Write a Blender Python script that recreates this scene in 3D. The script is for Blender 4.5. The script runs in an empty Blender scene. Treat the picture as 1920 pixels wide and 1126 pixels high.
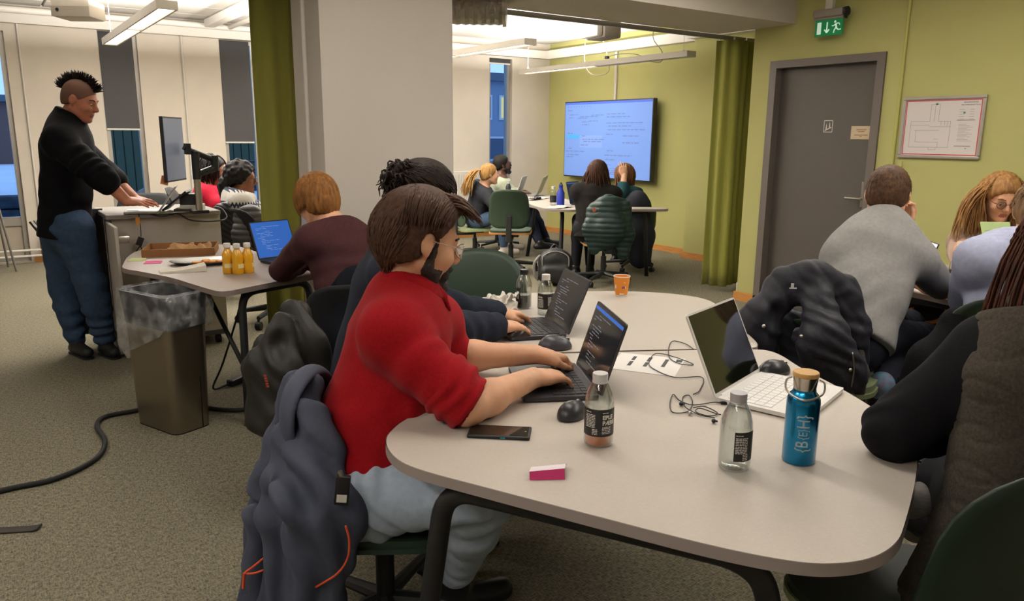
import bpy, bmesh, math, random
import numpy as np
from mathutils import Vector, Matrix
random.seed(7)
SC = bpy.context.scene
COL = SC.collection
# ------------------------------------------------------------------ camera, world, exposure
CAM_H = 1.46
FPX = 1428.2
YAW, PITCH, ROLL = math.radians(34.76), math.radians(12.19), math.radians(0.462)
_f = np.array([math.sin(YAW)*math.cos(PITCH), math.cos(YAW)*math.cos(PITCH), -math.sin(PITCH)])
_r = np.array([math.cos(YAW), -math.sin(YAW), 0.0])
_u = np.cross(_r, _f)
CM = np.stack([_r*math.cos(ROLL)+_u*math.sin(ROLL), -_r*math.sin(ROLL)+_u*math.cos(ROLL), -_f], 1)
FWH = np.array([math.sin(YAW), math.cos(YAW), 0.0]); RGT = np.array([math.cos(YAW), -math.sin(YAW), 0.0])
cd = bpy.data.cameras.new('camera'); cam = bpy.data.objects.new('camera', cd); COL.objects.link(cam)
cd.sensor_width = 36.0; cd.lens = FPX/1920*36.0; cd.clip_start = 0.05; cd.clip_end = 300
mw = Matrix([[*CM[0], 0], [*CM[1], 0], [*CM[2], CAM_H], [0, 0, 0, 1]]); cam.matrix_world = mw
SC.camera = cam
SC.view_settings.view_transform = 'Standard'; SC.view_settings.look = 'None'
SC.view_settings.gamma = 1.0; SC.view_settings.use_curve_mapping = False
SC.view_settings.exposure = 0.0
wd = bpy.data.worlds.new('dusk'); SC.world = wd; wd.use_nodes = True
bg = wd.node_tree.nodes['Background']; bg.inputs[0].default_value = (0.26, 0.45, 0.78, 1); bg.inputs[1].default_value = 1.9
try:
    SC.cycles.max_bounces = 6; SC.cycles.diffuse_bounces = 3; SC.cycles.glossy_bounces = 3; SC.cycles.transmission_bounces = 6
    SC.cycles.transparent_max_bounces = 10; SC.cycles.caustics_reflective = False; SC.cycles.caustics_refractive = False
    SC.cycles.sample_clamp_indirect = 4.0
except Exception: pass
# survey: points measured on the photograph with the camera above, given a known height or distance
def _ray(px, py): return CM @ np.array([(px-960)/FPX, -(py-563)/FPX, -1.0])
C0 = np.array([0, 0, CAM_H])
def at(px, py, s):
    d = _ray(px, py); return C0 + d*(s/(d@FWH))
def onz(px, py, z):
    d = _ray(px, py); return C0 + d*((z-CAM_H)/d[2])
def rel(a, s, z): return RGT*a + FWH*s + np.array([0, 0, z])
A = np.array
# ------------------------------------------------------------------ materials
def lin(c):
    if isinstance(c, str):
        c = c.lstrip('#'); c = [int(c[i:i+2], 16)/255 for i in (0, 2, 4)]
    return tuple((x/12.92 if x <= .04045 else ((x+.055)/1.055)**2.4) for x in c[:3])
_M = {}
def mat(name, col, rough=.6, metal=0, noise=0, nscale=20, stretch=(1, 1, 1), col2=None, bump=0, bscale=None, emit=0, trans=0, ior=1.45, sheen=0, alpha=1, coat=0, spec=None, sss=0):
    if name in _M: return _M[name]
    m = bpy.data.materials.new(name); m.use_nodes = True; nt = m.node_tree; N = nt.nodes; L = nt.links
    b = N['Principled BSDF']; c = (*lin(col), 1)
    b.inputs['Base Color'].default_value = c; b.inputs['Roughness'].default_value = rough; b.inputs['Metallic'].default_value = metal
    b.inputs['IOR'].default_value = ior
    if spec is None and rough >= .85: spec = .12
    if spec is not None: b.inputs['Specular IOR Level'].default_value = spec
    if trans: b.inputs['Transmission Weight'].default_value = trans
    if sheen: b.inputs['Sheen Weight'].default_value = sheen; b.inputs['Sheen Roughness'].default_value = .5
    if coat: b.inputs['Coat Weight'].default_value = coat; b.inputs['Coat Roughness'].default_value = .08
    if sss: b.inputs['Subsurface Weight'].default_value = sss; b.inputs['Subsurface Scale'].default_value = .006; b.inputs['Subsurface Radius'].default_value = (1, .4, .25)
    if alpha < 1: b.inputs['Alpha'].default_value = alpha
    if emit: b.inputs['Emission Color'].default_value = c; b.inputs['Emission Strength'].default_value = emit
    if noise or bump:
        tc = N.new('ShaderNodeTexCoord'); mp = N.new('ShaderNodeMapping'); mp.inputs['Scale'].default_value = stretch
        L.new(tc.outputs['Object'], mp.inputs[0])
    if noise:
        nz = N.new('ShaderNodeTexNoise'); nz.inputs['Scale'].default_value = nscale; nz.inputs['Detail'].default_value = 5
        L.new(mp.outputs[0], nz.inputs['Vector'])
        rp = N.new('ShaderNodeValToRGB'); rp.color_ramp.elements[0].position = .5-.25; rp.color_ramp.elements[1].position = .5+.25
        c2 = lin(col2) if col2 else tuple(x*(1-noise) for x in c[:3])
        c1 = c[:3] if col2 else tuple(min(1, x*(1+noise*.6)) for x in c[:3])
        rp.color_ramp.elements[0].color = (*c2, 1); rp.color_ramp.elements[1].color = (*c1, 1)
        L.new(nz.outputs['Fac'], rp.inputs[0]); L.new(rp.outputs[0], b.inputs['Base Color'])
    if bump:
        nb = N.new('ShaderNodeTexNoise'); nb.inputs['Scale'].default_value = bscale or nscale; nb.inputs['Detail'].default_value = 3
        L.new(mp.outputs[0], nb.inputs['Vector'])
        bp = N.new('ShaderNodeBump'); bp.inputs['Strength'].default_value = bump; bp.inputs['Distance'].default_value = .01
        L.new(nb.outputs['Fac'], bp.inputs['Height']); L.new(bp.outputs[0], b.inputs['Normal'])
    _M[name] = m; return m
# ------------------------------------------------------------------ scene objects
def tag(o, label=None, cat=None, group=None, kind=None):
    if label: o['label'] = label
    if cat: o['category'] = cat
    if group: o['group'] = group
    if kind: o['kind'] = kind
    return o
def thing(name, label, cat, loc=(0, 0, 0), rz=0, group=None):
    o = bpy.data.objects.new(name, None); COL.objects.link(o); o.empty_display_size = .1
    o.location = tuple(float(x) for x in loc); o.rotation_euler = (0, 0, rz)
    return tag(o, label, cat, group)
def link(name, me, m, parent=None, world=False):
    o = bpy.data.objects.new(name, me); COL.objects.link(o)
    if m is not None:
        for x in (m if isinstance(m, (list, tuple)) else [m]): me.materials.append(x)
    if parent is not None:
        o.parent = parent
        if world: o.matrix_parent_inverse = wmat(parent).inverted()
    return o
def wmat(o):
    m = o.matrix_parent_inverse.copy() if o.parent else Matrix()
    b = Matrix.LocRotScale(o.location, o.rotation_euler, o.scale)
    return (wmat(o.parent) @ m @ b) if o.parent else b
def mesh_np(name, V, F, smooth=True):
    me = bpy.data.meshes.new(name); V = np.asarray(V, np.float32)
    if isinstance(F, np.ndarray):
        n, k = F.shape; me.vertices.add(len(V)); me.vertices.foreach_set('co', V.ravel())
        me.loops.add(n*k); me.loops.foreach_set('vertex_index', F.astype(np.int32).ravel())
        me.polygons.add(n); me.polygons.foreach_set('loop_start', np.arange(0, n*k, k, dtype=np.int32))
        me.update(calc_edges=True); me.validate()
    else:
        me.from_pydata([tuple(map(float, v)) for v in V], [], [tuple(map(int, f)) for f in F]); me.update()
    if smooth: me.polygons.foreach_set('use_smooth', np.ones(len(me.polygons), bool))
    return me
class MB:
    """collects shapes into one bmesh; build() links it as one mesh object"""
    def __init__(s): s.bm = bmesh.new()
    def _xf(s, vs, M):
        if M is not None: bmesh.ops.transform(s.bm, matrix=M, verts=vs)
    def box(s, c, d, rot=None, bev=0, seg=2):
        r = bmesh.ops.create_cube(s.bm, size=1); vs = r['verts']
        bmesh.ops.scale(s.bm, vec=[max(float(x), 1e-5) for x in d], verts=vs)
        if bev:
            es = list({e for v in vs for e in v.link_edges})
            rr = bmesh.ops.bevel(s.bm, geom=es, offset=bev, segments=seg, affect='EDGES', profile=.5)
            vs = list({v for f in rr['faces'] for v in f.verts} | {v for v in vs if v.is_valid})
        if rot is not None: bmesh.ops.rotate(s.bm, cent=(0, 0, 0), matrix=rot if isinstance(rot, Matrix) else Matrix.Rotation(rot, 3, 'Z'), verts=vs)
        bmesh.ops.translate(s.bm, vec=[float(x) for x in c], verts=vs); return s
    def b2(s, a, b, **k):
        a, b = A(a, float), A(b, float); return s.box((a+b)/2, np.abs(b-a), **k)
    def cyl(s, a, b, r, r2=None, seg=16, caps=True):
        a, b = Vector([float(x) for x in a]), Vector([float(x) for x in b]); d = b-a
        M = Matrix.Translation((a+b)/2) @ d.to_track_quat('Z', 'Y').to_matrix().to_4x4()
        bmesh.ops.create_cone(s.bm, cap_ends=caps, segments=seg, radius1=r, radius2=r if r2 is None else r2, depth=d.length, matrix=M); return s
    def sph(s, c, r, seg=12, sc=(1, 1, 1)):
        M = Matrix.Translation([float(x) for x in c]) @ Matrix.Diagonal((*sc, 1))
        bmesh.ops.create_uvsphere(s.bm, u_segments=seg, v_segments=max(6, seg*2//3), radius=r, matrix=M); return s
    def lathe(s, prof, c=(0, 0, 0), seg=24):
        rings = []
        for r, z in prof:
            rings.append([s.bm.verts.new((c[0]+r*math.cos(2*math.pi*i/seg), c[1]+r*math.sin(2*math.pi*i/seg), c[2]+z)) for i in range(seg)] if r > 1e-6 else [s.bm.verts.new((c[0], c[1], c[2]+z))])
        for A_, B_ in zip(rings, rings[1:]):
            for i in range(seg):
                j = (i+1) % seg
                q = [A_[i % len(A_)], A_[j % len(A_)], B_[j % len(B_)], B_[i % len(B_)]]; u = []
                for v in q:
                    if v not in u: u.append(v)
                if len(u) > 2: s.bm.faces.new(u)
        return s
    def tube(s, pts, r, seg=8, closed=False):
        V, F = tubes([pts], [r], seg); off = [s.bm.verts.new([float(x) for x in v]) for v in V]
        for f in F: s.bm.faces.new([off[i] for i in f])
        return s
    def prism(s, poly, z0, z1):
        lo = [s.bm.verts.new((float(x), float(y), z0)) for x, y in poly]; hi = [s.bm.verts.new((float(x), float(y), z1)) for x, y in poly]
        n = len(poly); s.bm.faces.new(lo[::-1]); s.bm.faces.new(hi)
        for i in range(n): s.bm.faces.new((lo[i], lo[(i+1) % n], hi[(i+1) % n], hi[i]))
        return s
    def quad(s, pts):
        s.bm.faces.new([s.bm.verts.new([float(x) for x in p]) for p in pts]); return s
    def build(s, name, m, parent=None, smooth=False, world=False, angle=40):
        bmesh.ops.recalc_face_normals(s.bm, faces=s.bm.faces)
        me = bpy.data.meshes.new(name); s.bm.to_mesh(me); s.bm.free()
        if smooth:
            me.polygons.foreach_set('use_smooth', np.ones(len(me.polygons), bool))
            try: me.set_sharp_from_angle(angle=math.radians(angle))
            except Exception: pass
        return link(name, me, m, parent, world)
def catmull(P, n=8, closed=False):
    P = [A(p, float) for p in P]; m = len(P); out = []
    for i in range(m if closed else m-1):
        p0, p1, p2, p3 = (P[(i-1) % m], P[i], P[(i+1) % m], P[(i+2) % m]) if closed else (P[max(i-1, 0)], P[i], P[i+1], P[min(i+2, m-1)])
        for j in range(n):
            t = j/n; out.append(.5*((2*p1)+(-p0+p2)*t+(2*p0-5*p1+4*p2-p3)*t*t+(-p0+3*p1-3*p2+p3)*t**3))
    if not closed: out.append(P[-1])
    return out
def tubes(paths, radii, seg=6):
    V, F = [], []
    for P, r in zip(paths, radii):
        P = np.array(P, float); n = len(P); r = np.full(n, r, float) if np.isscalar(r) else np.asarray(r, float)
        T = np.gradient(P, axis=0); T /= np.linalg.norm(T, axis=1, keepdims=True)+1e-9
        u = np.cross(T[0], (0, 0, 1.)); u = u if np.linalg.norm(u) > .1 else np.cross(T[0], (1., 0, 0)); u /= np.linalg.norm(u)
        b0 = len(V)
        for i in range(n):
            u = u-T[i]*(u@T[i]); u /= np.linalg.norm(u)+1e-9; w = np.cross(T[i], u)
            for k in range(seg):
                a = 2*math.pi*k/seg; V.append(P[i]+r[i]*(u*math.cos(a)+w*math.sin(a)))
        for i in range(n-1):
            for k in range(seg):
                F.append((b0+i*seg+k, b0+i*seg+(k+1) % seg, b0+(i+1)*seg+(k+1) % seg, b0+(i+1)*seg+k))
        F.append(tuple(b0+k for k in range(seg))[::-1]); F.append(tuple(b0+(n-1)*seg+k for k in range(seg)))
    return V, F
def tube_obj(name, pts, r, m, parent=None, seg=8, world=False):
    V, F = tubes([pts], [r], seg); return link(name, mesh_np(name, V, F), m, parent, world)
def rpoly(pts, rad, n=6):
    """rounded polygon; rad scalar or list"""
    out = []; m = len(pts)
    for i in range(m):
        p, a, b = A(pts[i], float), A(pts[i-1], float), A(pts[(i+1) % m], float); r = rad[i] if isinstance(rad, (list, tuple)) else rad
        u = (a-p)/np.linalg.norm(a-p); v = (b-p)/np.linalg.norm(b-p); p0 = p+u*r; p1 = p+v*r
        for j in range(n+1):
            t = j/n; out.append((1-t)**2*p0+2*t*(1-t)*p+t*t*p1)
    return out
def text_mesh(txt, size, extrude=0.0005, align='CENTER', bold=0.0):
    cu = bpy.data.curves.new('text', 'FONT'); cu.body = txt; cu.size = size; cu.extrude = extrude; cu.align_x = align; cu.align_y = 'CENTER'; cu.offset = bold
    cu.resolution_u = 3
    o = bpy.data.objects.new('text', cu); COL.objects.link(o); dg = bpy.context.evaluated_depsgraph_get()
    me = bpy.data.meshes.new_from_object(o.evaluated_get(dg)); bpy.data.objects.remove(o); bpy.data.curves.remove(cu); return me
def slice_mesh(me, axis, step):
    bm = bmesh.new(); bm.from_mesh(me); v = [q.co[axis] for q in bm.verts]; x = min(v)+step
    no = [0, 0, 0]; no[axis] = 1
    while x < max(v):
        co = [0, 0, 0]; co[axis] = x; bmesh.ops.bisect_plane(bm, geom=bm.verts[:]+bm.edges[:]+bm.faces[:], plane_co=co, plane_no=no); x += step
    bm.to_mesh(me); bm.free(); return me
def text_obj(name, txt, size, m, parent, M, **k):
    o = link(name, text_mesh(txt, size, **k), m, parent); o.matrix_local = M; return o
def frame(origin, x, z):
    """4x4 with local x axis ~x, local z axis =z"""
    z = Vector([float(i) for i in z]).normalized(); x = Vector([float(i) for i in x]); x = (x-z*x.dot(z)).normalized(); y = z.cross(x)
    M = Matrix((x, y, z)).transposed().to_4x4(); M.translation = [float(i) for i in origin]; return M
def copy_tree(o, parent=None):
    c = o.copy(); COL.objects.link(c); c.parent = parent
    for ch in list(o.children): copy_tree(ch, c)
    return c
# ------------------------------------------------------------------ signed distance modelling (bodies, cloth, hair)
def smin(a, b, k):
    if k <= 0: return np.minimum(a, b)
    h = np.maximum(k-np.abs(a-b), 0)/k; return np.minimum(a, b)-h*h*k*.25
class Sdf:
    def __init__(s, h=.01, k=.02): s.h = h; s.k = k; s.p = []
    def cap(s, a, b, ra, rb=None, k=None, sq=None, sub=False):
        a, b = A(a, float), A(b, float); rb = ra if rb is None else rb; R = max(ra, rb)
        s.p.append(('cap', (a, b, ra, rb, sq), np.minimum(a, b)-R, np.maximum(a, b)+R, s.k if k is None else k, sub)); return s
    def ell(s, c, r, rot=None, k=None, sub=False):
        c = A(c, float); r = A(r, float) if np.ndim(r) else np.full(3, float(r)); rot = np.eye(3) if rot is None else A(rot, float)
        e = np.sqrt(((rot*r)**2).sum(1)); s.p.append(('ell', (c, r, rot), c-e, c+e, s.k if k is None else k, sub)); return s
    def box(s, c, d, rot=None, rd=.01, k=None, sub=False):
        c = A(c, float); d = A(d, float)/2; rot = np.eye(3) if rot is None else A(rot, float)
        e = np.abs(rot)@d; s.p.append(('box', (c, d, rot, rd), c-e, c+e, s.k if k is None else k, sub)); return s
    def cut(s, c, n, k=.004):
        """removes everything on the +n side of the plane"""
        n = A(n, float); n = n/np.linalg.norm(n); s.p.append(('cut', (A(c, float), n), None, None, k, False)); return s
    def chain(s, pts, rs, **kw):
        for i in range(len(pts)-1): s.cap(pts[i], pts[i+1], rs[i], rs[i+1], **kw)
        return s
    def ev(s, op, q, P):
        if op == 'cap':
            a, b, ra, rb, sq = q
            if sq is not None:
                e, f = A(sq[0], float), sq[1]; e = e/np.linalg.norm(e)
                P = P+((P-a)@e)[..., None]*e*(1/f-1); b = b+((b-a)@e)*e*(1/f-1)
            d = b-a; t = np.clip(((P-a)@d)/max(d@d, 1e-12), 0, 1)
            D = np.linalg.norm(P-a-t[..., None]*d, axis=-1)-(ra+(rb-ra)*t)
            return D*(max(sq[1], .6) if sq is not None else 1)
        if op == 'ell':
            c, r, rot = q; L = (P-c)@rot; k0 = np.linalg.norm(L/r, axis=-1); k1 = np.linalg.norm(L/r**2, axis=-1)
            return k0*(k0-1)/np.maximum(k1, 1e-6)
        if op == 'box':
            c, d, rot, rd = q; L = np.abs((P-c)@rot)-(d-rd)
            return np.linalg.norm(np.maximum(L, 0), axis=-1)+np.minimum(L.max(-1), 0)-rd
    def mesh(s, smooth=1, disp=None):
        h = s.h; lo = np.min([p[2] for p in s.p if p[2] is not None and not p[5]], 0)-2.5*h; hi = np.max([p[3] for p in s.p if p[3] is not None and not p[5]], 0)+2.5*h
        n = np.ceil((hi-lo)/h).astype(int)+1; ax = [lo[i]+h*np.arange(n[i]) for i in range(3)]
        g = np.full(n, 1.0, np.float32)
        for op, q, a, b, k, sub in s.p:
            if op == 'cut':
                c, nn = q; D = (((ax[0]-c[0])*nn[0])[:, None, None]+((ax[1]-c[1])*nn[1])[None, :, None]+((ax[2]-c[2])*nn[2])[None, None, :]).astype(np.float32)
                g = -smin(-g, -D, k); continue
            m = k+2*h; i0 = np.clip(np.floor((a-m-lo)/h).astype(int), 0, n-1); i1 = np.clip(np.ceil((b+m-lo)/h).astype(int)+1, 0, n)
            if (i1 <= i0).any(): continue
            sl = tuple(slice(i0[i], i1[i]) for i in range(3))
            P = np.stack(np.meshgrid(*[ax[i][sl[i]] for i in range(3)], indexing='ij'), -1)
            D = s.ev(op, q, P).astype(np.float32)
            g[sl] = -smin(-g[sl], D, k) if sub else smin(g[sl], D, k)
        V, F = surfnet(g, lo, h)
        if smooth: V = laplace(V, F, smooth)
        if disp is not None:
            N = vnormals(V, F); V = V+N*disp(V, N)[:, None]
        return V, F
    def obj(s, name, m, parent=None, smooth=1, disp=None, world=True, matf=None):
        V, F = s.mesh(smooth, disp); me = mesh_np(name, V, F)
        o = link(name, me, m, parent, world)
        if matf is not None:
            C = V[F].mean(1); me.polygons.foreach_set('material_index', np.asarray(matf(C), np.int32)[:len(me.polygons)])
        return o
def surfnet(g, lo, h):
    s = g < 0; n = np.array(g.shape)
    c = np.zeros(n-1, np.int8)
    for dx in (0, 1):
        for dy in (0, 1):
            for dz in (0, 1): c += s[dx:n[0]-1+dx, dy:n[1]-1+dy, dz:n[2]-1+dz]
    I = np.argwhere((c > 0) & (c < 8)); idx = np.full(n-1, -1, np.int32); idx[tuple(I.T)] = np.arange(len(I))
    acc = np.zeros((len(I), 3)); cnt = np.zeros(len(I)); cor = [(a, b, d) for a in (0, 1) for b in (0, 1) for d in (0, 1)]
    val = {k: g[I[:, 0]+k[0], I[:, 1]+k[1], I[:, 2]+k[2]].astype(float) for k in cor}
    for a in cor:
        for ax in range(3):
            if a[ax]: continue
            b = list(a); b[ax] = 1; b = tuple(b); va, vb = val[a], val[b]; x = (va < 0) != (vb < 0)
            t = np.where(x, va/np.where(x, va-vb, 1), 0); p = np.array(a, float)[None]+np.zeros((len(I), 3)); p[:, ax] += t
            acc += np.where(x[:, None], p, 0); cnt += x
    V = lo+h*(I+acc/np.maximum(cnt, 1)[:, None])
    Q = []
    for ax in range(3):
        sl0 = [slice(None)]*3; sl1 = [slice(None)]*3; sl0[ax] = slice(0, -1); sl1[ax] = slice(1, None)
        E = np.argwhere(s[tuple(sl0)] != s[tuple(sl1)]); o1, o2 = [i for i in range(3) if i != ax]
        E = E[(E[:, o1] > 0) & (E[:, o2] > 0) & (E[:, o1] < n[o1]-1) & (E[:, o2] < n[o2]-1)]
        if not len(E): continue
        inn = s[tuple(E.T)]
        def cell(d1, d2):
            q = E.copy(); q[:, o1] -= d1; q[:, o2] -= d2; return idx[tuple(q.T)]
        f = np.stack([cell(1, 1), cell(0, 1), cell(0, 0), cell(1, 0)], 1)
        flip = inn if ax != 1 else ~inn
        f = np.where(flip[:, None], f, f[:, ::-1]); Q.append(f)
    F = np.concatenate(Q); F = F[(F >= 0).all(1)]
    return V, F
def laplace(V, F, it=1, lam=.5):
    for _ in range(it):
        S = np.zeros_like(V); C = np.zeros(len(V))
        for i in range(F.shape[1]):
            for j in ((i+1) % F.shape[1], (i-1) % F.shape[1]):
                np.add.at(S, F[:, i], V[F[:, j]]); np.add.at(C, F[:, i], 1)
        V = V+lam*(S/np.maximum(C, 1)[:, None]-V)
    return V
def vnormals(V, F):
    n = np.cross(V[F[:, 2]]-V[F[:, 0]], V[F[:, 3]]-V[F[:, 1]]) if F.shape[1] == 4 else np.cross(V[F[:, 1]]-V[F[:, 0]], V[F[:, 2]]-V[F[:, 0]])
    N = np.zeros_like(V)
    for i in range(F.shape[1]): np.add.at(N, F[:, i], n)
    return N/(np.linalg.norm(N, axis=1, keepdims=True)+1e-12)
def vnoise(P, seed=0):
    """smooth value noise in -1..1, lattice spacing 1"""
    P = np.asarray(P, float); i = np.floor(P).astype(np.int64); f = P-i; f = f*f*(3-2*f); r = 0
    for dx in (0, 1):
        for dy in (0, 1):
            for dz in (0, 1):
                q = (i[:, 0]+dx)*73856093 ^ (i[:, 1]+dy)*19349663 ^ (i[:, 2]+dz)*83492791 ^ (seed*2654435761)
                q = (q ^ (q >> 13))*1274126177 & 0x7fffffff; q = (q ^ (q >> 16)) & 0xffff
                w = np.where(dx, f[:, 0], 1-f[:, 0])*np.where(dy, f[:, 1], 1-f[:, 1])*np.where(dz, f[:, 2], 1-f[:, 2]); r = r+w*(q/32767.5-1)
    return r
def folds(specs, base=0.0, bs=12, seed=1):
    """cloth relief: ridges along directions near a place. spec=(centre, radius, direction across the folds, wavelength, amplitude)"""
    def f(V, N):
        d = base*vnoise(V*bs, seed)+base*.5*vnoise(V*bs*2.3, seed+3)
        for c, r, u, wl, am in specs:
            u = A(u, float)/np.linalg.norm(u); w = np.exp(-((V-A(c))**2).sum(1)/(r*r)); ph = (V@u)/wl*2*math.pi*.8+3.2*vnoise(V*(.45/wl), seed+5)+2.0*vnoise(V*6, seed+6)
            s = np.sin(ph); d = d+am*w*(.35+.65*np.clip(.5+vnoise(V*(.6/wl)+9, seed+8), 0, 1))*(np.sign(s)*np.abs(s)**.8)
        return d
    return f
def norm(v): v = A(v, float); return v/np.linalg.norm(v)
def lerp(a, b, t): return A(a, float)*(1-t)+A(b, float)*t
# ------------------------------------------------------------------ room materials
M_wallw = mat('off white painted wall', '#d8cec0', .85, noise=.05, nscale=3, bump=.12, bscale=220)
M_pillar = mat('greige painted plaster', '#cfc8be', .85, noise=.04, nscale=2, bump=.12, bscale=220)
M_green = mat('yellow green painted wall', '#b5b272', .8, noise=.05, nscale=2, bump=.15, bscale=240)
M_ceil = mat('white acoustic ceiling panel', '#d9d4cb', .9, bump=.05, bscale=300)
M_white = mat('white lacquered metal', '#dcd7ce', .45)
M_trimw = mat('white painted trim', '#d9d3c9', .5)
M_oak = mat('orange oak skirting', '#c98a4a', .5, noise=.25, nscale=6, stretch=(1, 1, 14))
M_door = mat('dark taupe door laminate', '#49433d', .55, noise=.06, nscale=90, bump=.05, bscale=300)
M_doorf = mat('taupe steel door frame', '#5f5751', .5)
M_steel = mat('brushed steel', '#b9b4ab', .32, 1)
M_black = mat('black plastic', '#15151a', .45)
M_blk2 = mat('black powder coated steel', '#1b1c1e', .5)
M_rub = mat('black rubber', '#141414', .7)
M_gry = mat('mid grey plastic', '#8b8884', .5)
M_alu = mat('grey aluminium profile', '#a9a49c', .4, .6)
M_glassw = mat('window glass', '#f4f8ff', .02, trans=1, ior=1.03)
def struct(name, mb, m, parent=None, smooth=False):
    o = mb.build(name, m, parent, smooth)
    if parent is None: o['kind'] = 'structure'
    return o
# carpet
def carpet():
    m = bpy.data.materials.new('grey green woven carpet'); m.use_nodes = True; nt = m.node_tree; N = nt.nodes; L = nt.links; b = N['Principled BSDF']
    tc = N.new('ShaderNodeTexCoord'); cols = []
    for sc, st in ((190, (1, .25, 1)), (190, (.25, 1, 1)), (420, (1, 1, 1))):
        mp = N.new('ShaderNodeMapping'); mp.inputs['Scale'].default_value = st; L.new(tc.outputs['Object'], mp.inputs[0])
        nz = N.new('ShaderNodeTexNoise'); nz.inputs['Scale'].default_value = sc; nz.inputs['Detail'].default_value = 4; L.new(mp.outputs[0], nz.inputs['Vector']); cols.append(nz)
    ad = N.new('ShaderNodeMath'); ad.operation = 'ADD'; L.new(cols[0].outputs[0], ad.inputs[0]); L.new(cols[1].outputs[0], ad.inputs[1])
    a2 = N.new('ShaderNodeMath'); a2.operation = 'ADD'; L.new(ad.outputs[0], a2.inputs[0]); L.new(cols[2].outputs[0], a2.inputs[1])
    dv = N.new('ShaderNodeMath'); dv.operation = 'MULTIPLY'; dv.inputs[1].default_value = 1/3; L.new(a2.outputs[0], dv.inputs[0])
    rp = N.new('ShaderNodeValToRGB'); e = rp.color_ramp.elements; e[0].position = .4; e[0].color = (*lin('#454338'), 1); e[1].position = .62; e[1].color = (*lin('#988f78'), 1)
    x = e.new(.5); x.color = (*lin('#757060'), 1); L.new(dv.outputs[0], rp.inputs[0])
    L.new(rp.outputs[0], b.inputs['Base Color']); b.inputs['Roughness'].default_value = .95; b.inputs['Specular IOR Level'].default_value = .1
    bp = N.new('ShaderNodeBump'); bp.inputs['Strength'].default_value = .6; bp.inputs['Distance'].default_value = .004; L.new(cols[2].outputs[0], bp.inputs['Height']); L.new(bp.outputs[0], b.inputs['Normal'])
    return m
YL, YR, XT, XD = 10.2, 9.55, 7.29, 5.625      # window wall left, window wall right, screen wall, door wall
CEIL = 2.80
struct('floor', MB().b2((-3.5, -3, -.1), (7.6, 10.6, 0)), carpet())
# window walls: solid piers around the openings
def wall_with_openings(name, y0, y1, x0, x1, ops, m):
    mb = MB(); x = x0
    for a, b, z0, z1 in ops:
        mb.b2((x, y0, 0), (a, y1, 2.9)); x = b
        if z0 > 0: mb.b2((a, y0, 0), (b, y1, z0))
        mb.b2((a, y0, z1), (b, y1, 2.9))
    mb.b2((x, y0, 0), (x1, y1, 2.9)); return struct(name, mb, m)
WIN = [(-1.15, .39, 0.02, 2.52), (1.29, 1.70, .1, 2.60), (2.63, 3.07, .1, 2.60)]
wall_with_openings('wall_left', YL, YL+.22, -3.5, 4.6, WIN, M_wallw)
WINR = (6.20, 6.60, .1, 2.55)
wall_with_openings('wall_back', YR, YR+.22, 4.6, XT+.2, [WINR], M_wallw)
struct('wall_step', MB().b2((4.6, YR, 0), (4.8, YL+.22, 2.9)), M_wallw)
struct('wall_screen', MB().b2((XT, 6.5, 0), (XT+.2, YR, 2.9)), M_green)
struct('wall_column', MB().b2((7.09, 4.476, 0), (XT+.2, 6.5, 2.9)), M_green)
mb = MB(); dy0, dy1 = 3.30, 4.245
mb.b2((XD, dy1, 0), (XD+.2, 4.476, 2.9)).b2((XD, -3, 0), (XD+.2, dy0, 2.9)).b2((XD, dy0, 2.07), (XD+.2, dy1, 2.9))
struct('wall_right', mb, M_green)
struct('wall_return', MB().b2((XD+.2, 4.276, 0), (7.09, 4.476, 2.9)), M_green)
struct('wall_front', MB().b2((-3.5, -3.2, 0), (XD+.2, -3, 2.9)), M_wallw)
struct('wall_side', MB().b2((-3.7, -3, 0), (-3.5, YL+.2, 2.9)), M_wallw)
# beam and pillar
struct('wall_pillar', MB().b2((1.575, 4.082, 0), (2.39, 4.51, 2.37)), M_pillar)
struct('trim_beam', MB().b2((-3.5, 4.08, 2.37), (XD, 4.88, 2.95)), M_pillar)
struct('trim_curtain_track', MB().b2((1.2, 4.90, 2.335), (7.09, 4.93, 2.37)), M_gry)
struct('trim_pillar_conduit', MB().cyl((1.567, 4.30, 0), (1.567, 4.30, 2.37), .012), M_trimw)
# ceilings: plank panels over the two lit rooms
cl = struct('ceiling', MB().b2((-3.5, -3, CEIL+.03), (7.6, 10.6, CEIL+.1)), M_ceil)
pm = None
for j in range(9):
    for i in range(5):
        if pm is None: pm = MB().box((0, 0, 0), (2.13, .595, .03), bev=.006, seg=1).build('ceiling_panel', M_ceil, cl); o = pm
        else: o = pm.copy(); COL.objects.link(o); o.parent = cl
        o.location = (-2.45+i*2.15, 5.2+j*.605, CEIL+.015)
# cove pipes and boxing along the tops of the walls
struct('trim_cove_left', MB().b2((-3.5, YL-.10, 2.60), (4.6, YL-.002, 2.70)).cyl((-3.5, YL-.19, 2.72), (4.6, YL-.19, 2.72), .035), M_trimw, smooth=True)
struct('trim_cove_screen', MB().b2((XT-.12, 6.5, 2.58), (XT-.002, YR, 2.70)).b2((6.97, 4.95, 2.58), (7.088, 6.5, 2.70)), M_trimw)
struct('trim_cove_back', MB().b2((4.6, YR-.12, 2.58), (XT, YR-.002, 2.69)), M_trimw)
struct('trim_duct_left', MB().b2((2.42, 5.2, 2.70), (2.54, YL-.21, 2.79), bev=.01).cyl((2.72, 5.2, 2.72), (2.72, YL-.21, 2.72), .025), M_trimw)
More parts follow.
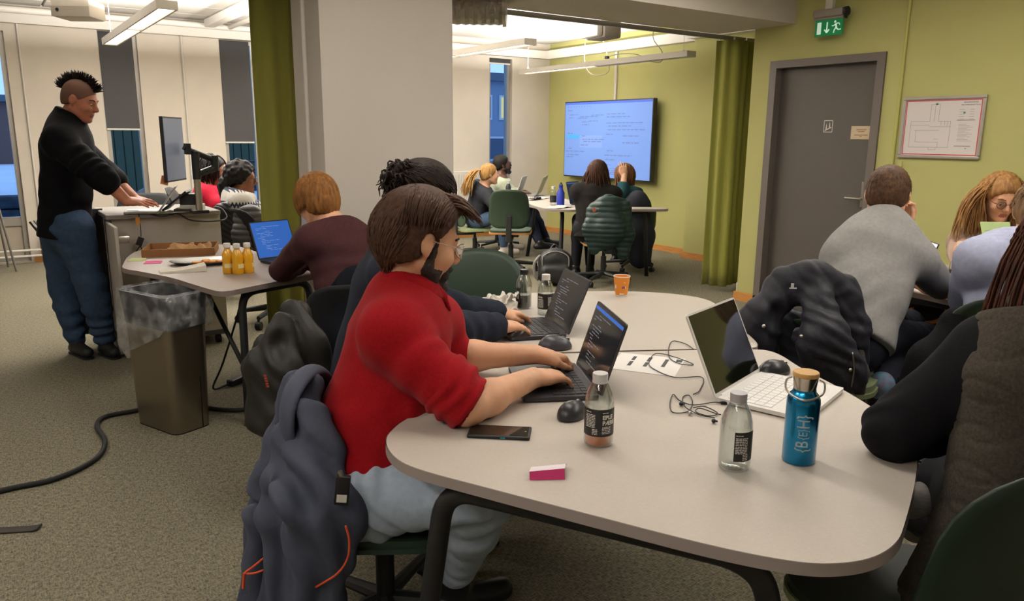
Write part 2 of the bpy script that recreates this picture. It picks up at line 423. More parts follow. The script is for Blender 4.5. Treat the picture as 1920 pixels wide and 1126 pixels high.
# skirting
def skirt(n, a, b): struct('baseboard_'+n, MB().b2(a, b), M_oak)
skirt('left', (.42, YL-.02, 0), (1.25, YL-.002, .07)); skirt('pier', (1.75, YL-.02, 0), (2.6, YL-.002, .07)); skirt('back', (4.8, YR-.02, 0), (XT, YR-.002, .075))
skirt('screen', (XT-.02, 6.5, 0), (XT-.002, YR-.02, .07)); skirt('column', (7.07, 4.95, 0), (7.088, 6.52, .075)); skirt('right', (XD-.02, 4.25, 0), (XD-.002, 4.496, .08))
skirt('right_near', (XD-.02, -1, 0), (XD-.002, 3.27, .08))
struct('trim_wall_corner', MB().b2((XD-.004, 4.47, .08), (XD+.03, 4.482, .16)), M_trimw)
# windows
def window(n, x0, x1, z0, z1, y, mull=None, panel=None):
    w = MB(); t = .05
    w.b2((x0, y+.05, z0), (x0+t, y+.13, z1)).b2((x1-t, y+.05, z0), (x1, y+.13, z1)).b2((x0+t, y+.05, z1-t), (x1-t, y+.13, z1)).b2((x0+t, y+.05, z0), (x1-t, y+.13, z0+t))
    f = struct('window_%d' % n, w, M_alu)
    zb = z0+t
    if panel: MB().b2((x0+t, y+.06, panel), (x1-t, y+.12, panel+.1)).build('transom', M_alu, f); MB().b2((x0+t, y+.08, z0+t), (x1-t, y+.10, panel)).build('lower_panel', mat('grey beige infill panel', '#a89c8c', .6), f); zb = panel+.1
    MB().b2((x0+t, y+.085, zb), (x1-t, y+.091, z1-t)).build('pane', M_glassw, f)
    return f
window(1, *WIN[0], YL, panel=.42); window(2, *WIN[1], YL); window(3, *WIN[2], YL); window(4, *WINR, YR)
M_blind = mat('charcoal roller blind fabric', '#403f40', .9, bump=.05, bscale=400)
def blind(x0, x1, z0, z1, y, label):
    t = thing('roller_blind', label, 'blind', ((x0+x1)/2, y+.03, z1), group='roller blinds'); w = (x1-x0)/2
    MB().b2((-w, -.003, z0-z1+.02), (w, .003, 0)).build('fabric', M_blind, t)
    MB().b2((-w, -.008, z0-z1), (w, .008, z0-z1+.02)).build('bottom_bar', M_white, t)
blind(1.30, 1.655, 1.49, 2.595, YL, 'charcoal roller blind pulled halfway down behind the standing man')
blind(2.64, 3.0, 1.34, 2.595, YL, 'charcoal roller blind on the narrow window beside the left green curtain')
blind(6.21, 6.58, 2.47, 2.545, YR, 'charcoal roller blind rolled up at the far right room window')
# white cable pipes on walls
struct('trim_pipe_left', MB().cyl((2.19, YL-.013, 0), (2.19, YL-.013, 2.6), .012), M_trimw)
struct('trim_pipe_pier', MB().cyl((.52, YL-.013, 0), (.52, YL-.013, 2.6), .010), M_trimw)
struct('trim_pipe_right', MB().cyl((XD-.013, 3.13, 0), (XD-.013, 3.13, 2.8), .011).cyl((XD-.013, 3.06, 0), (XD-.013, 3.06, 1.3), .005), mat('green painted pipe', '#b5b464', .6))
struct('trim_screen_cable', MB().b2((XT-.025, 8.03, 1.9), (XT-.002, 8.07, 2.58)), M_trimw)
# low heating pipes with valve on the left, panel radiator in the far room
t = thing('heating_pipe', 'white heating pipes with brass valves along the left wall', 'pipe', (0, YL-.1, 0))
for z in (.155, .09): MB().cyl((-1.5, 0, z), (1.25, 0, z), .014).build('pipe', M_white, t, True)
for x in (.50, .58): MB().cyl((x, 0, .09), (x, 0, .30), .016).sph((x, 0, .31), .022).build('valve', mat('brass valve', '#9a7a4c', .4, .8), t, True)
for x in (-.3, .9): MB().b2((x-.01, 0, .0), (x+.01, .02, .17)).build('bracket', M_white, t)
t = thing('radiator', 'white panel radiator under the far window wall', 'radiator', (5.86, YR-.02, .12))
MB().b2((-.55, -.07, 0), (.42, -.005, .84), bev=.008).build('body', M_white, t)
gm = None
for i in range(22):
    if gm is None: gm = MB().b2((-.008, -.082, .05), (.008, -.07, .8), bev=.003, seg=1).build('rib', M_white, t); gm.location.x = -.51
    else: o = gm.copy(); COL.objects.link(o); o.parent = t; o.location.x = -.51+i*.042
MB().cyl((.44, -.03, .02), (.44, -.03, -.1), .012).build('valve', M_white, t)
# door in the right wall
f = struct('door_1', MB().b2((XD-.02, dy0-.035, 0), (XD+.12, dy0+.03, 2.09)).b2((XD-.02, dy1-.03, 0), (XD+.12, dy1+.035, 2.09)).b2((XD-.02, dy0+.03, 2.03), (XD+.12, dy1-.03, 2.09)), M_doorf)
lf = MB().b2((XD+.06, dy0+.03, .01), (XD+.10, dy1-.03, 2.03)).build('door_leaf', M_door, f)
MB().b2((XD+.053, dy0+.055, .93), (XD+.06, dy0+.095, 1.13), bev=.004).build('lock_plate', M_steel, lf)
MB().cyl((XD+.055, dy0+.075, 1.0), (XD+.01, dy0+.075, 1.0), .010).tube([(XD+.012, dy0+.07, 1.0), (XD+.012, dy0+.12, 1.0), (XD+.012, dy0+.20, 1.0)], .009).build('handle', M_steel, lf, True)
# pictogram on the door: two small fir trees on a slope inside a rounded square outline
pg = MB(); px = XD+.0585; w0, h0, yc, zc = .075, .09, 3.735, 1.555
def bar(mb, y0, z0, y1, z1, w, x=px, th=.002):
    d = norm((0, y1-y0, z1-z0)); n = A((0, -d[2], d[1]))*w/2; p, q = A((x, y0, z0)), A((x, y1, z1))
    mb.quad([p+n, q+n, q-n, p-n])
for (a, b, c, d) in ((-1, -1, 1, -1), (1, -1, 1, 1), (1, 1, -1, 1), (-1, 1, -1, -1)): bar(pg, yc+a*w0/2, zc+b*h0/2, yc+c*w0/2, zc+d*h0/2, .005)
bar(pg, yc+.028, zc-.033, yc-.028, zc-.008, .008)
for k, (yo, zo) in enumerate(((.016, -.022), (-.012, -.008))):
    for i, (w, z) in enumerate(((.016, 0), (.013, .012), (.009, .024))): pg.quad([(px, yc+yo+w/2, zc+zo+z), (px, yc+yo-w/2, zc+zo+z), (px, yc+yo, zc+zo+z+.018)])
pg.build('pictogram', mat('white vinyl', '#d5cfc6', .5), lf)
nt_ = thing('door_notice', 'small beige paper notice taped on the dark door', 'notice', (XD+.0575, 3.445, 1.505))
MB().b2((-.001, -.085, -.05), (.001, .085, .05)).build('sheet', mat('beige notice paper', '#cdb89a', .8), nt_)
nb = MB()
for i, (w, z) in enumerate(((.085, .022), (.055, .008), (.11, -.018), (.02, -.031))): nb.b2((-.0018, -w/2, z-.003), (-.001, w/2, z+.003))
nb.build('print', mat('brown print', '#8d6a48', .8), nt_)
# emergency plan in an aluminium frame
pl = thing('evacuation_plan', 'aluminium framed emergency floor plan with a red border on the green wall', 'wall plan', (XD-.01, 2.81, 1.54))
hw, hh = .285, .215
for a, b in (((-.012, -hw, hh-.022), (.01, hw, hh)), ((-.012, -hw, -hh), (.01, hw, -hh+.022)), ((-.0118, -hw, -hh+.0222), (.01, -hw+.022, hh-.0222)), ((-.0118, hw-.022, -hh+.0222), (.01, hw, hh-.0222))): MB().b2(a, b, bev=.005).build('frame_rail', mat('satin aluminium', '#b8b2ab', .35, .7), pl)
MB().b2((0, -hw+.01, -hh+.01), (.008, hw-.01, hh-.01)).build('sheet', mat('plan paper', '#ded6d2', .6), pl)
rb = MB(); X = -.0012; bw = .006; iw, ih = hw-.026, hh-.026
for a, b in (((X, -iw, ih-bw), (0, iw, ih)), ((X, -iw, -ih), (0, iw, -ih+bw)), ((X, -iw, -ih+bw), (0, -iw+bw, ih-bw)), ((X, iw-bw, -ih+bw), (0, iw, ih-bw))): rb.b2(a, b)
rb.build('red_border', mat('red print', '#c0453f', .7), pl)
MD = mat('grey print', '#6d6866', .8); ln = MB()
def pln(u0, v0, u1, v1, w=.0016):   # u 0..1 left to right as seen, v 0..1 top to bottom
    f = lambda u, v: (iw-.01-u*2*(iw-.01), ih-.01-v*2*(ih-.01)); a, b = f(u0, v0), f(u1, v1); bar(ln, a[0], a[1], b[0], b[1], w, X)
for s in ((.07, .38, .34, .38), (.34, .38, .34, .05), (.34, .05, .46, .05), (.46, .05, .46, .38), (.46, .38, .63, .38), (.63, .38, .63, .88), (.63, .88, .07, .88), (.07, .88, .07, .38), (.13, .55, .48, .55), (.16, .55, .16, .78), (.16, .78, .48, .78), (.48, .78, .48, .88),
          (.4, .38, .4, .05), (.34, .48, .63, .48), (.07, .45, .34, .45), (.42, .72, .48, .72), (.36, .88, .36, .93), (.36, .93, .46, .93), (.46, .93, .46, .88), (.5, .38, .5, .46), (.55, .38, .55, .46), (.59, .38, .59, .46)): pln(*s)
for i in range(13): pln(.74, .44+i*.026, .74+.1+.09*((i*7) % 5)/4, .44+i*.026, .0012)
for i in range(5): pln(.73, .16+i*.045, .80, .16+i*.045, .0014); pln(.87, .16+i*.045, .93, .16+i*.045, .0014)
for s in ((.71, .36, .95, .36), (.71, .85, .93, .85), (.86, .9, .88, .885)): pln(*s, .004)
ln.build('print', MD, pl)
for a, b in (((X, -.155, .093), (0, -.142, .106)), ((X, .035, .155), (0, .05, .168))): MB().b2(a, b).build('green_symbol', mat('green print', '#2e7d4a', .7), pl)
R90 = frame((0, 0, 0), (0, -1, 0), (-1, 0, 0))
def wall_text(name, txt, size, m, par, y, z, x): return text_obj(name, txt, size, m, par, Matrix.Translation((x, y, z)) @ R90, extrude=.0003)
wall_text('heading', 'BRANNINSTRUKS', .012, MD, pl, -.185, ih-.02, X); wall_text('heading', 'FIRE EMERGENCY PLAN', .012, MD, pl, -.185, ih-.037, X)
# exit sign on a bracket under the ceiling
es = thing('exit_sign', 'green running man exit sign on a grey bracket above the door', 'exit sign', (XD-.10, 3.71, 2.40))
MB().b2((-.015, -.03, .03), (.02, .03, .40)).build('ceiling_bracket', M_trimw, es)
MB().b2((-.04, -.135, -.03), (.04, .12, .03), bev=.015).b2((-.02, -.13, -.045), (.02, .115, -.03)).build('housing', mat('warm grey housing', '#8a817a', .45), es, True)
MB().cyl((0, -.155, .0), (0, -.135, .0), .035).b2((-.012, -.15, -.05), (.012, -.137, 0)).build('end_cap', M_black, es, True)
MB().b2((-.006, -.125, -.165), (.006, .11, -.045)).build('sign_plate', mat('exit green backlit', '#0e7440', .4, emit=.25), es)
wp = MB(); X = -.0075; ew = lambda *a: bar(wp, *[v for v in a[:4]], a[4], X)
wp.b2((X-.001, .055, -.15), (X, .09, -.062))
ew(.005, -.065, .005, -.14, .011); ew(.005, -.142, .026, -.118, .011); ew(.005, -.142, -.016, -.118, .011)
yr = -.07
for s in ((yr, -.085, yr-.005, -.115, .014), (yr, -.082, yr+.02, -.098, .008), (yr+.02, -.098, yr+.035, -.095, .007), (yr-.002, -.082, yr-.025, -.08, .008), (yr-.025, -.08, yr-.033, -.095, .007),
          (yr-.002, -.112, yr-.022, -.128, .010), (yr-.022, -.128, yr-.045, -.126, .008), (yr, -.112, yr+.012, -.13, .010), (yr+.012, -.13, yr+.016, -.15, .009)): ew(*s)
for k in range(10):
    a0, a1 = k*.628, (k+1)*.628; wp.quad([(X, yr+.008, -.068), (X, yr+.008+.009*math.cos(a0), -.068+.009*math.sin(a0)), (X, yr+.008+.009*math.cos((a0+a1)/2), -.068+.009*math.sin((a0+a1)/2)), (X, yr+.008+.009*math.cos(a1), -.068+.009*math.sin(a1))])
wp.build('symbols', mat('exit white backlit', '#cfe6d6', .4, emit=.45), es)
# curtains
M_cur = mat('olive green wool curtain', '#868540', .95, noise=.12, nscale=9, stretch=(1, 1, .1), bump=.1, bscale=250, sheen=.1)
def curtain(name, label, path, z0, z1, amp, wl, flare=0, seed=1):
    P = np.array(catmull([(*p, 0) for p in path], 40))[:, :2]; d = np.r_[0, np.cumsum(np.linalg.norm(np.diff(P, axis=0), axis=1))]
    n = int(d[-1]/.008)+2; s = np.linspace(0, d[-1], n); x = np.interp(s, d, P[:, 0]); y = np.interp(s, d, P[:, 1])
    tx, ty = np.gradient(x), np.gradient(y); l = np.hypot(tx, ty); nx, ny = -ty/l, tx/l; nz = 14; V = []; rnd = np.random.RandomState(seed)
    ph = s/wl*2*math.pi+.7*np.sin(s/wl*1.7+seed); off = np.sin(ph)*amp+np.sin(ph*.43+1)*amp*.5
    for k in range(nz):
        t = k/(nz-1); z = z1+(z0-z1)*t; o = off*(.75+.35*t)+.004*np.sin(s*31+t*5); fl = 1+flare*t
        V.append(np.stack([x+nx*o*fl, y+ny*o*fl, np.full(n, z)], 1))
    V = np.concatenate(V); F = [(k*n+i, k*n+i+1, (k+1)*n+i+1, (k+1)*n+i) for k in range(nz-1) for i in range(n-1)]
    t = thing(name, label, 'curtain', (*P[0], z0)); me = mesh_np('curtain_cloth', V, np.array(F))
    o = link('curtain_cloth', me, M_cur, t, True); md = o.modifiers.new('thick', 'SOLIDIFY'); md.thickness = .006
    for i in range(4, n, max(6, n//9)): MB().b2((x[i]-.006, y[i]-.006, z1), (x[i]+.006, y[i]+.006, z1+.02)).build('glider_hook', M_white, t, world=True)
    return t
curtain('curtain', 'olive green curtain hanging beside the greige pillar', [(1.462, 4.93), (1.60, 4.90), (1.75, 4.95), (1.95, 4.92)], .012, 2.34, .022, .12, seed=2)
curtain('curtain', 'olive green curtain gathered at the corner left of the dark door', [(5.735, 4.99), (5.80, 4.83), (5.93, 4.80), (6.03, 4.90), (6.08, 4.74), (6.16, 4.88), (6.22, 4.72), (6.5, 4.75)], .05, 2.33, .018, .13, flare=.3, seed=5)
# ------------------------------------------------------------------ lamps
M_lampb = mat('pale grey lamp housing', '#cfc9bf', .5)
M_dif = mat('lit lamp diffuser', '#fff0d8', .5, emit=3.0)
M_difoff = mat('unlit lamp diffuser', '#e8e2d6', .4)
def light(name, loc, size, sizey, w, up, par, col=(1, .95, .89), spread=math.pi):
    ld = bpy.data.lights.new(name, 'AREA'); ld.shape = 'RECTANGLE'; ld.size = size; ld.size_y = sizey; ld.energy = w; ld.color = col; ld.spread = spread
    o = bpy.data.objects.new(name, ld); COL.objects.link(o); o.parent = par; o.location = loc
    if up: o.rotation_euler = (math.pi, 0, 0)
    return o
LAMPW = 1.0
def pendant(x, y0, y1, z, label, down=20, up=40, w=.14, halves=(True, True), seen=True):
    L = abs(y1-y0); t = thing('pendant_lamp', label, 'lamp', (x, (y0+y1)/2, z), group='pendant strip lamps')
    MB().b2((-w/2, -L/2, 0), (w/2, -L/2+.02, .06)).b2((-w/2, L/2-.02, 0), (w/2, L/2, .06)).b2((-w/2, -L/2+.02, 0), (-w/2+.015, L/2-.02, .06)).b2((w/2-.015, -L/2+.02, 0), (w/2, L/2-.02, .06)).b2((-w/2+.015, -.012, .001), (w/2-.015, .012, .03)).b2((-w*.12, -L/2+.02, .032), (w*.12, L/2-.02, .059)).build('housing', M_lampb, t)
    for k, on in enumerate(halves):
        a, b = (-L/2+.03, -.02) if k == 0 else (.02, L/2-.03)
        MB().b2((-w*.36, a, .008), (w*.36, b, .012)).build('diffuser', M_dif if on else M_difoff, t)
        if on:
            light('lamp_light', (0, (a+b)/2, -.004), w*.72, b-a, down*LAMPW, False, t)
            light('lamp_uplight', (0, (a+b)/2, .07), w*.8, b-a, up*LAMPW, True, t)
    for s in (-1, 1):
        yy = s*(L/2-.12); MB().cyl((0, yy, .06), (0, yy, CEIL-z+.0), .0025, seg=6).cyl((0, yy, .06), (0, yy, .075), .012, seg=8).build('wire', M_white, t)
    return t
pendant(1.21, 5.97, 8.72, 2.30, 'white strip pendant lamp hanging above the standing man', 22, 170)
pendant(6.40, 5.90, 9.00, 2.30, 'long white strip pendant lamp in front of the wall screen', 8, 60, halves=(False, True))
pendant(4.43, 6.11, 8.9, 2.30, 'white strip pendant lamp beside the pillar in the far room', 15, 125)
pendant(3.05, 6.0, 8.8, 2.30, 'white strip pendant lamp hidden behind the pillar', 18, 110)
# lamps of the near part of the room, above and behind the camera
for (x, y, w), lab_ in zip(((1.5, 2.2, 8), (3.4, .2, 13), (3.9, 2.6, 12), (-1.2, .2, 12), (-1.4, 3.0, 10)), ('strip pendant lamp straight above the foreground table', 'strip pendant lamp above the right edge of the foreground table', 'strip pendant lamp above the right table', 'strip pendant lamp left of the foreground table', 'strip pendant lamp above the carpet at the left')):
    pendant(x, y-1.0, y+1.0, 2.52, lab_, w, w*1.9)
# ceiling gear
t = thing('projector', 'white ceiling projector box at the top left', 'projector', (*at(147, 25, 6.0)[:2], 2.285), -YAW+.05)
MB().b2((-.14, -.12, 0), (.14, .14, .13), bev=.02).build('body', mat('cream plastic', '#d8cfc0', .5), t, True); MB().b2((-.135, -.123, .004), (.135, -.119, .075)).build('front_grille', mat('warm grey grille', '#a49b8e', .6), t)
MB().cyl((0, 0, .13), (0, 0, .515), .02).build('ceiling_mount', M_white, t); MB().cyl((-.09, -.126, .05), (-.09, -.118, .05), .012).build('sensor', M_black, t)
p = at(1122, 58, 8.2)
t = thing('loudspeaker', 'grey box loudspeaker fixed to the far room ceiling', 'loudspeaker', (p[0], p[1], p[2]-.08), -.1)
MB().b2((-.05, -.18, 0), (.16, .16, .17), bev=.02).build('cabinet', mat('taupe speaker cloth', '#8e857a', .8), t, True); MB().b2((-.12, -.15, .01), (-.05, .15, .16), bev=.02).build('rear_case', M_white, t, True)
MB().cyl((.05, 0, .17), (.05, 0, CEIL-p[2]+.08), .02).build('ceiling_bracket', M_white, t)
c = at(868, 22, 5.6)
t = thing('ventilation_duct', 'silver foil ventilation duct at the ceiling beside the pillar', 'duct', (c[0]-.3, c[1]+.25, c[2]))
du = MB(); n = 26
for i in range(n):
    a, b = i/n, (i+1)/n; r = .125+.006*(i % 2); du.cyl((a*.62-.1, -a*.42, 0.04), (b*.62-.1, -b*.42, .04), r, .125+.006*((i+1) % 2), caps=False)
du.build('duct_body', mat('crinkled foil', '#9a948c', .35, .9, bump=.6, bscale=45), t, True)
MB().cyl((.52, -.42, .04), (.54, -.435, .04), .14).build('duct_collar', M_steel, t, True)
MB().b2((-.1, -.02, .10), (-.06, .02, CEIL-c[2])).build('hanger', M_white, t)
# hanging cables at the far lamp
t = thing('hanging_cable', 'thin grey cable looped over the long lamp before the screen', 'cable', (6.38, 6.4, 2.36))
tube_obj('cable', catmull([(0, 0, .44), (.03, .1, .2), (-.02, -.1, .02), (.02, -.05, -.08), (.03, .12, -.06), (.0, .3, .02), (-.02, .55, .05), (0, .8, .04)], 6), .005, M_gry, t); MB().box((0, .83, .03), (.03, .05, .03)).build('plug', M_black, t)
t = thing('hanging_cable', 'pale cable looped around the middle of the long lamp before the screen', 'cable', (6.42, 7.45, 2.36))
tube_obj('cable', catmull([(0, 0, .44), (-.05, .15, .35), (-.08, .15, 0), (-.07, .0, -.16), (.08, -.12, -.12), (.09, -.05, .15), (0, 0, .38)], 6), .005, M_trimw, t)
# ------------------------------------------------------------------ dusk outside the windows
M_snow = mat('dusk snow', '#c8d2e0', .9, noise=.1, nscale=.7)
struct('ground_snow', MB().b2((-40, 10.5, -.3), (60, 90, -.05)), M_snow)
M_stone = mat('dark stone', '#3c4550', .9, noise=.5, nscale=6, bump=.6, bscale=5)
sw = thing('garden_wall', 'low dark stone wall outside the left window', 'stone wall', (-1.4, 13.6, -.05)); rnd = random.Random(3)
for r in range(3):
    x = -3.0
    while x < 3.4:
        w = rnd.uniform(.3, .55); MB().box((x+w/2, rnd.uniform(-.03, .03), .11+r*.19), (w-.02, .4, .18), bev=.04).build('stone', M_stone, sw); x += w
def tree(loc, h, label, seed):
    rnd = random.Random(seed); t = thing('tree', label, 'tree', loc); paths, rad = [], []
    def br(p, d, l, r, lev):
        pts = [p]; q = p; dd = d
        for i in range(4): dd = norm(dd+A([rnd.gauss(0, .13), rnd.gauss(0, .13), .05])); q = q+dd*l/4; pts.append(q)
        paths.append(pts); rad.append(np.linspace(r, r*.5, 5))
        if lev < 4:
            for k in range(4 if lev else 6):
                f = rnd.uniform(.35, 1); br(pts[int(f*4)], norm(dd*.6+A([rnd.gauss(0, .7), rnd.gauss(0, .7), .25])), l*.6, r*.45, lev+1)
    br(A([0, 0, 0.]), A([0, 0, 1.]), h*.45, .12, 0)
    V, F = tubes(paths, rad, 4); link('branches', mesh_np('branches', V, F), mat('dark winter bark', '#2f2b30', .9), t)
tree((-.9, 22, -.05), 5.5, 'bare winter tree seen through the leftmost window', 4)
M_fence = mat('dark green boarded shed', '#3f4a38', .8)
sh = thing('garden_shed', 'dark green boarded shed outside the second window', 'shed', (4.2, 21, -.05))
MB().b2((-2.2, .05, 0), (2.2, 2, 2.6)).build('walls', M_fence, sh); bm_ = None
for i in range(22):
    if bm_ is None: bm_ = MB().b2((-.09, 0, 0), (.09, .05, 2.6), bev=.01, seg=1).build('board', M_fence, sh); bm_.location.x = -2.1
    else: o = bm_.copy(); COL.objects.link(o); o.parent = sh; o.location.x = -2.1+i*.2
MB().b2((-2.4, -.2, 2.6), (2.4, 2.2, 2.75)).build('roof', M_snow, sh)
rk = thing('boulder', 'rounded boulder with snow on top outside the second window', 'boulder', (2.55, 14.8, -.05)); s = Sdf(.04, .1); s.ell((2.55, 14.8, .12), (.5, .4, .42)); s.ell((2.75, 14.7, .4), (.3, .3, .28))
s.obj('stone', mat('pale boulder', '#8b8176', .9, noise=.3, nscale=4), rk, 2, folds([], .03, 3)); s = Sdf(.04, .08); s.ell((2.68, 14.75, .66), (.3, .28, .1)); s.obj('snow_cap', M_snow, rk)
def bicycle(loc, rz, label):
    t = thing('bicycle', label, 'bicycle', loc, rz, 'bicycles parked outside')
    for x in (-.52, .52):
        w = [(x+.34*math.cos(a), 0, .34+.34*math.sin(a)) for a in np.linspace(0, 2*math.pi, 25)]; tube_obj('wheel', w, .022, M_black, t, 5)
    fr = MB()
    for a, b in (((-.52, .34), (-.12, .34)), ((-.52, .34), (-.2, .82)), ((-.12, .34), (-.22, .9)), ((-.12, .34), (.38, .82)), ((-.2, .8), (.36, .85)), ((.52, .34), (.36, .98))): fr.cyl((a[0], 0, a[1]), (b[0], 0, b[1]), .02, seg=8)
    fr.build('bike_frame', mat('dark bike paint', '#222a38', .4), t); MB().box((-.23, 0, .93), (.24, .12, .05), bev=.02).build('saddle', M_black, t)
    tube_obj('handlebar', catmull([(.3, -.28, 1.0), (.38, -.15, 1.03), (.37, 0, 1.0), (.38, .15, 1.03), (.3, .28, 1.0)], 4), .014, M_black, t, 6)
for i, (x, y, lab) in enumerate(((5.0, 16.8, 'nearest dark bicycle parked in the snow outside the window by the curtain'), (5.5, 17.6, 'dark bicycle parked behind the nearest one in the snow'), (6.3, 18.3, 'farthest dark bicycle of the parked row outside'))): bicycle((x, y, -.05), .3, lab)
def building(loc, w, d, h, m, label, wins, rz=0):
    t = thing('building', label, 'building', loc, rz)
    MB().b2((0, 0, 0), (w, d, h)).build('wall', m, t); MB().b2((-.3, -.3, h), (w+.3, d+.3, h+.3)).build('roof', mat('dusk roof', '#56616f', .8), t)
    for (x, z, ww, hh, lit) in wins:
        f = MB().b2((x-.08, -.06, z-.08), (x+ww+.08, .02, z+hh+.08)).build('window_frame', mat('pale window frame', '#b9bfc6', .6), t)
        MB().b2((x, -.08, z), (x+ww, -.05, z+hh)).build('pane', mat('lit far window', '#d9c277', .3, emit=.5) if lit else mat('dark far window', '#3b4a60', .15), f)
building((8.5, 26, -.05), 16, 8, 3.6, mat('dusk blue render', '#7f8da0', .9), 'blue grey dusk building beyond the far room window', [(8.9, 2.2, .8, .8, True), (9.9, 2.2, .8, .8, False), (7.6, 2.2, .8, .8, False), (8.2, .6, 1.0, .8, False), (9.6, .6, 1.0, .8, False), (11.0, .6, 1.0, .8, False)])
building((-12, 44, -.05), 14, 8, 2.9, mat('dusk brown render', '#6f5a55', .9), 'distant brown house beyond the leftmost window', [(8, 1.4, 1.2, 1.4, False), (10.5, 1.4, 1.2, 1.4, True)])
def stroller(loc, label):
    t = thing('pedestrian', label, 'person', loc); s = Sdf(.03, .05); x, y, z = loc
    s.cap((x, y, .85), (x, y, 1.35), .17, .2); s.cap((x-.1, y, .85), (x-.16, y, .08), .09, .06); s.cap((x+.08, y, .85), (x+.2, y+.1, .08), .09, .06); s.cap((x-.2, y, 1.38), (x-.27, y, .85), .06, .05); s.cap((x+.2, y, 1.38), (x+.27, y, .85), .06, .05); s.ell((x, y, 1.66), (.1, .1, .13)); s.cap((x, y, 1.4), (x, y, 1.55), .06)
    s.obj('winter_coat_figure', mat('dark winter coat', '#23252c', .9), t)
stroller((-.12, 19.5, 0), 'pedestrian in a dark coat walking in the snow outside')
# ------------------------------------------------------------------ furniture
M_top = mat('greige table laminate', '#bdb4a9', .45, noise=.05, nscale=160, bump=.02, bscale=300)
M_top2 = mat('dull brown grey laminate', '#93857a', .5, noise=.05, nscale=120)
M_edge = mat('grey brown table edge', '#948883', .55)
def table_top(name, label, pts, z, m, me, th=.024, nsub=6):
    P = np.array(catmull([(*p, 0) for p in pts], nsub, True))[:, :2]; c = P.mean(0)
    t = thing(name, label, 'table', (*c, 0)); Q = P-c
    MB().prism(Q, z-th, z).build('table_top', m, t); 
    nrm = Q/np.linalg.norm(Q, axis=1, keepdims=True)
    eb = MB(); n = len(Q); O = Q+nrm*.0022
    lo = [eb.bm.verts.new((*O[i], z-th-.001)) for i in range(n)]; hi = [eb.bm.verts.new((*O[i], z-.0006)) for i in range(n)]
    for i in range(n): eb.bm.faces.new((lo[i], lo[(i+1) % n], hi[(i+1) % n], hi[i]))
    eb.build('edge_band', me, t, True)
    return t
def uframe(t, a, b, fa, fb, m, w=.026, rb=.10):
    """inverted U leg frame: bar from a to b under the top, legs down to fa and fb"""
    a, b, fa, fb = (A(q, float) for q in (a, b, fa, fb)); u = norm(b-a)
    def bz(p, q, r_): return [(1-t)**2*p+2*t*(1-t)*q+t*t*r_ for t in np.linspace(0, 1, 9)]
    da, db = norm(fa-a), norm(fb-b); pts = [fa, lerp(fa, a, .5)]+bz(a+da*rb, a, a+u*rb)+[lerp(a, b, .5)]+bz(b-u*rb, b, b+db*rb)+[lerp(fb, b, .5), fb]
    V, F = tubes([pts], [w], 12); o = link('leg_frame', mesh_np('leg_frame', V, F), m, t, True)
    for q in (fa, fb): MB().cyl((q[0], q[1], 0), (q[0], q[1], .012), w*1.1).build('foot_glide', M_rub, o, world=True)
def ext(p, q, z=0):
    p, q = A(p), A(q); t = (z-p[2])/(q[2]-p[2]); return p+(q-p)*t
TA = [(.712, 1.50), (.725, 1.405), (.80, 1.245), (.905, 1.035), (1.0, .848), (1.07, .735), (1.13, .672), (1.21, .638), (1.30, .640), (1.40, .675), (1.60, .762), (1.76, .845), (1.86, .935), (1.93, 1.04), (2.015, 1.197), (2.10, 1.395), (2.165, 1.515), (2.18, 1.585), (2.135, 1.632), (1.955, 1.738), (1.625, 1.912), (1.31, 2.075), (1.22, 2.105), (1.15, 2.07), (1.05, 1.93), (.90, 1.735), (.80, 1.66), (.74, 1.595)]
ta = table_top('conference_table', 'greige laminate table in the foreground carrying the blue flask', TA, .74, M_top, M_edge)
TB = [(1.33, 2.085), (1.64, 1.925), (1.965, 1.75), (2.14, 1.65), (2.215, 1.655), (2.33, 1.80), (2.48, 2.0), (2.60, 2.16), (2.66, 2.30), (2.63, 2.44), (2.52, 2.58), (2.33, 2.715), (2.10, 2.82), (1.88, 2.86), (1.60, 2.86), (1.40, 2.78), (1.27, 2.55), (1.22, 2.30), (1.25, 2.15)]
tb = table_top('conference_table', 'greige laminate table behind the foreground one carrying the orange cup', TB, .74, M_top, M_edge)
a = onz(835, 912, .690); b = onz(1425, 1054, .690); ma = at(806, 1126, (a@FWH)+.03); mb_ = at(1440, 1126, (b@FWH)+.03)
uframe(ta, a, b, ext(a, ma), ext(b, mb_), M_blk2, .024, .085)
uframe(ta, (1.25, 1.98, .695), (2.05, 1.54, .695), (1.22, 2.0, 0), (2.12, 1.58, 0), M_blk2, .018, .07)
uframe(tb, (1.42, 2.15, .695), (1.5, 2.75, .695), (1.40, 2.12, 0), (1.48, 2.80, 0), M_blk2, .018, .07)
uframe(tb, (2.2, 1.78, .695), (2.5, 2.4, .695), (2.22, 1.76, 0), (2.52, 2.45, 0), M_blk2, .018, .07)
T2 = [(.60, 4.62), (.625, 4.80), (.70, 5.10), (.80, 5.30), (1.0, 5.36), (1.25, 5.34), (1.36, 5.15), (1.40, 4.8), (1.46, 4.4), (1.48, 4.02), (1.45, 3.90), (1.36, 3.855), (1.15, 3.78), (.97, 3.70), (.915, 3.682), (.865, 3.715), (.81, 3.95), (.755, 4.20), (.66, 4.46)]
t2 = table_top('side_table', 'brown grey table with snacks in front of the lectern', T2, .73, M_top2, mat('taupe table edge', '#7d7069', .6))
uframe(t2, (1.005, 3.80, .69), (1.40, 3.94, .69), (.995, 3.79, 0), (1.42, 3.95, 0), M_blk2, .02, .09)
uframe(t2, (.74, 4.6, .69), (.86, 5.2, .69), (.74, 4.62, 0), (.87, 5.2, 0), M_blk2, .018, .07)
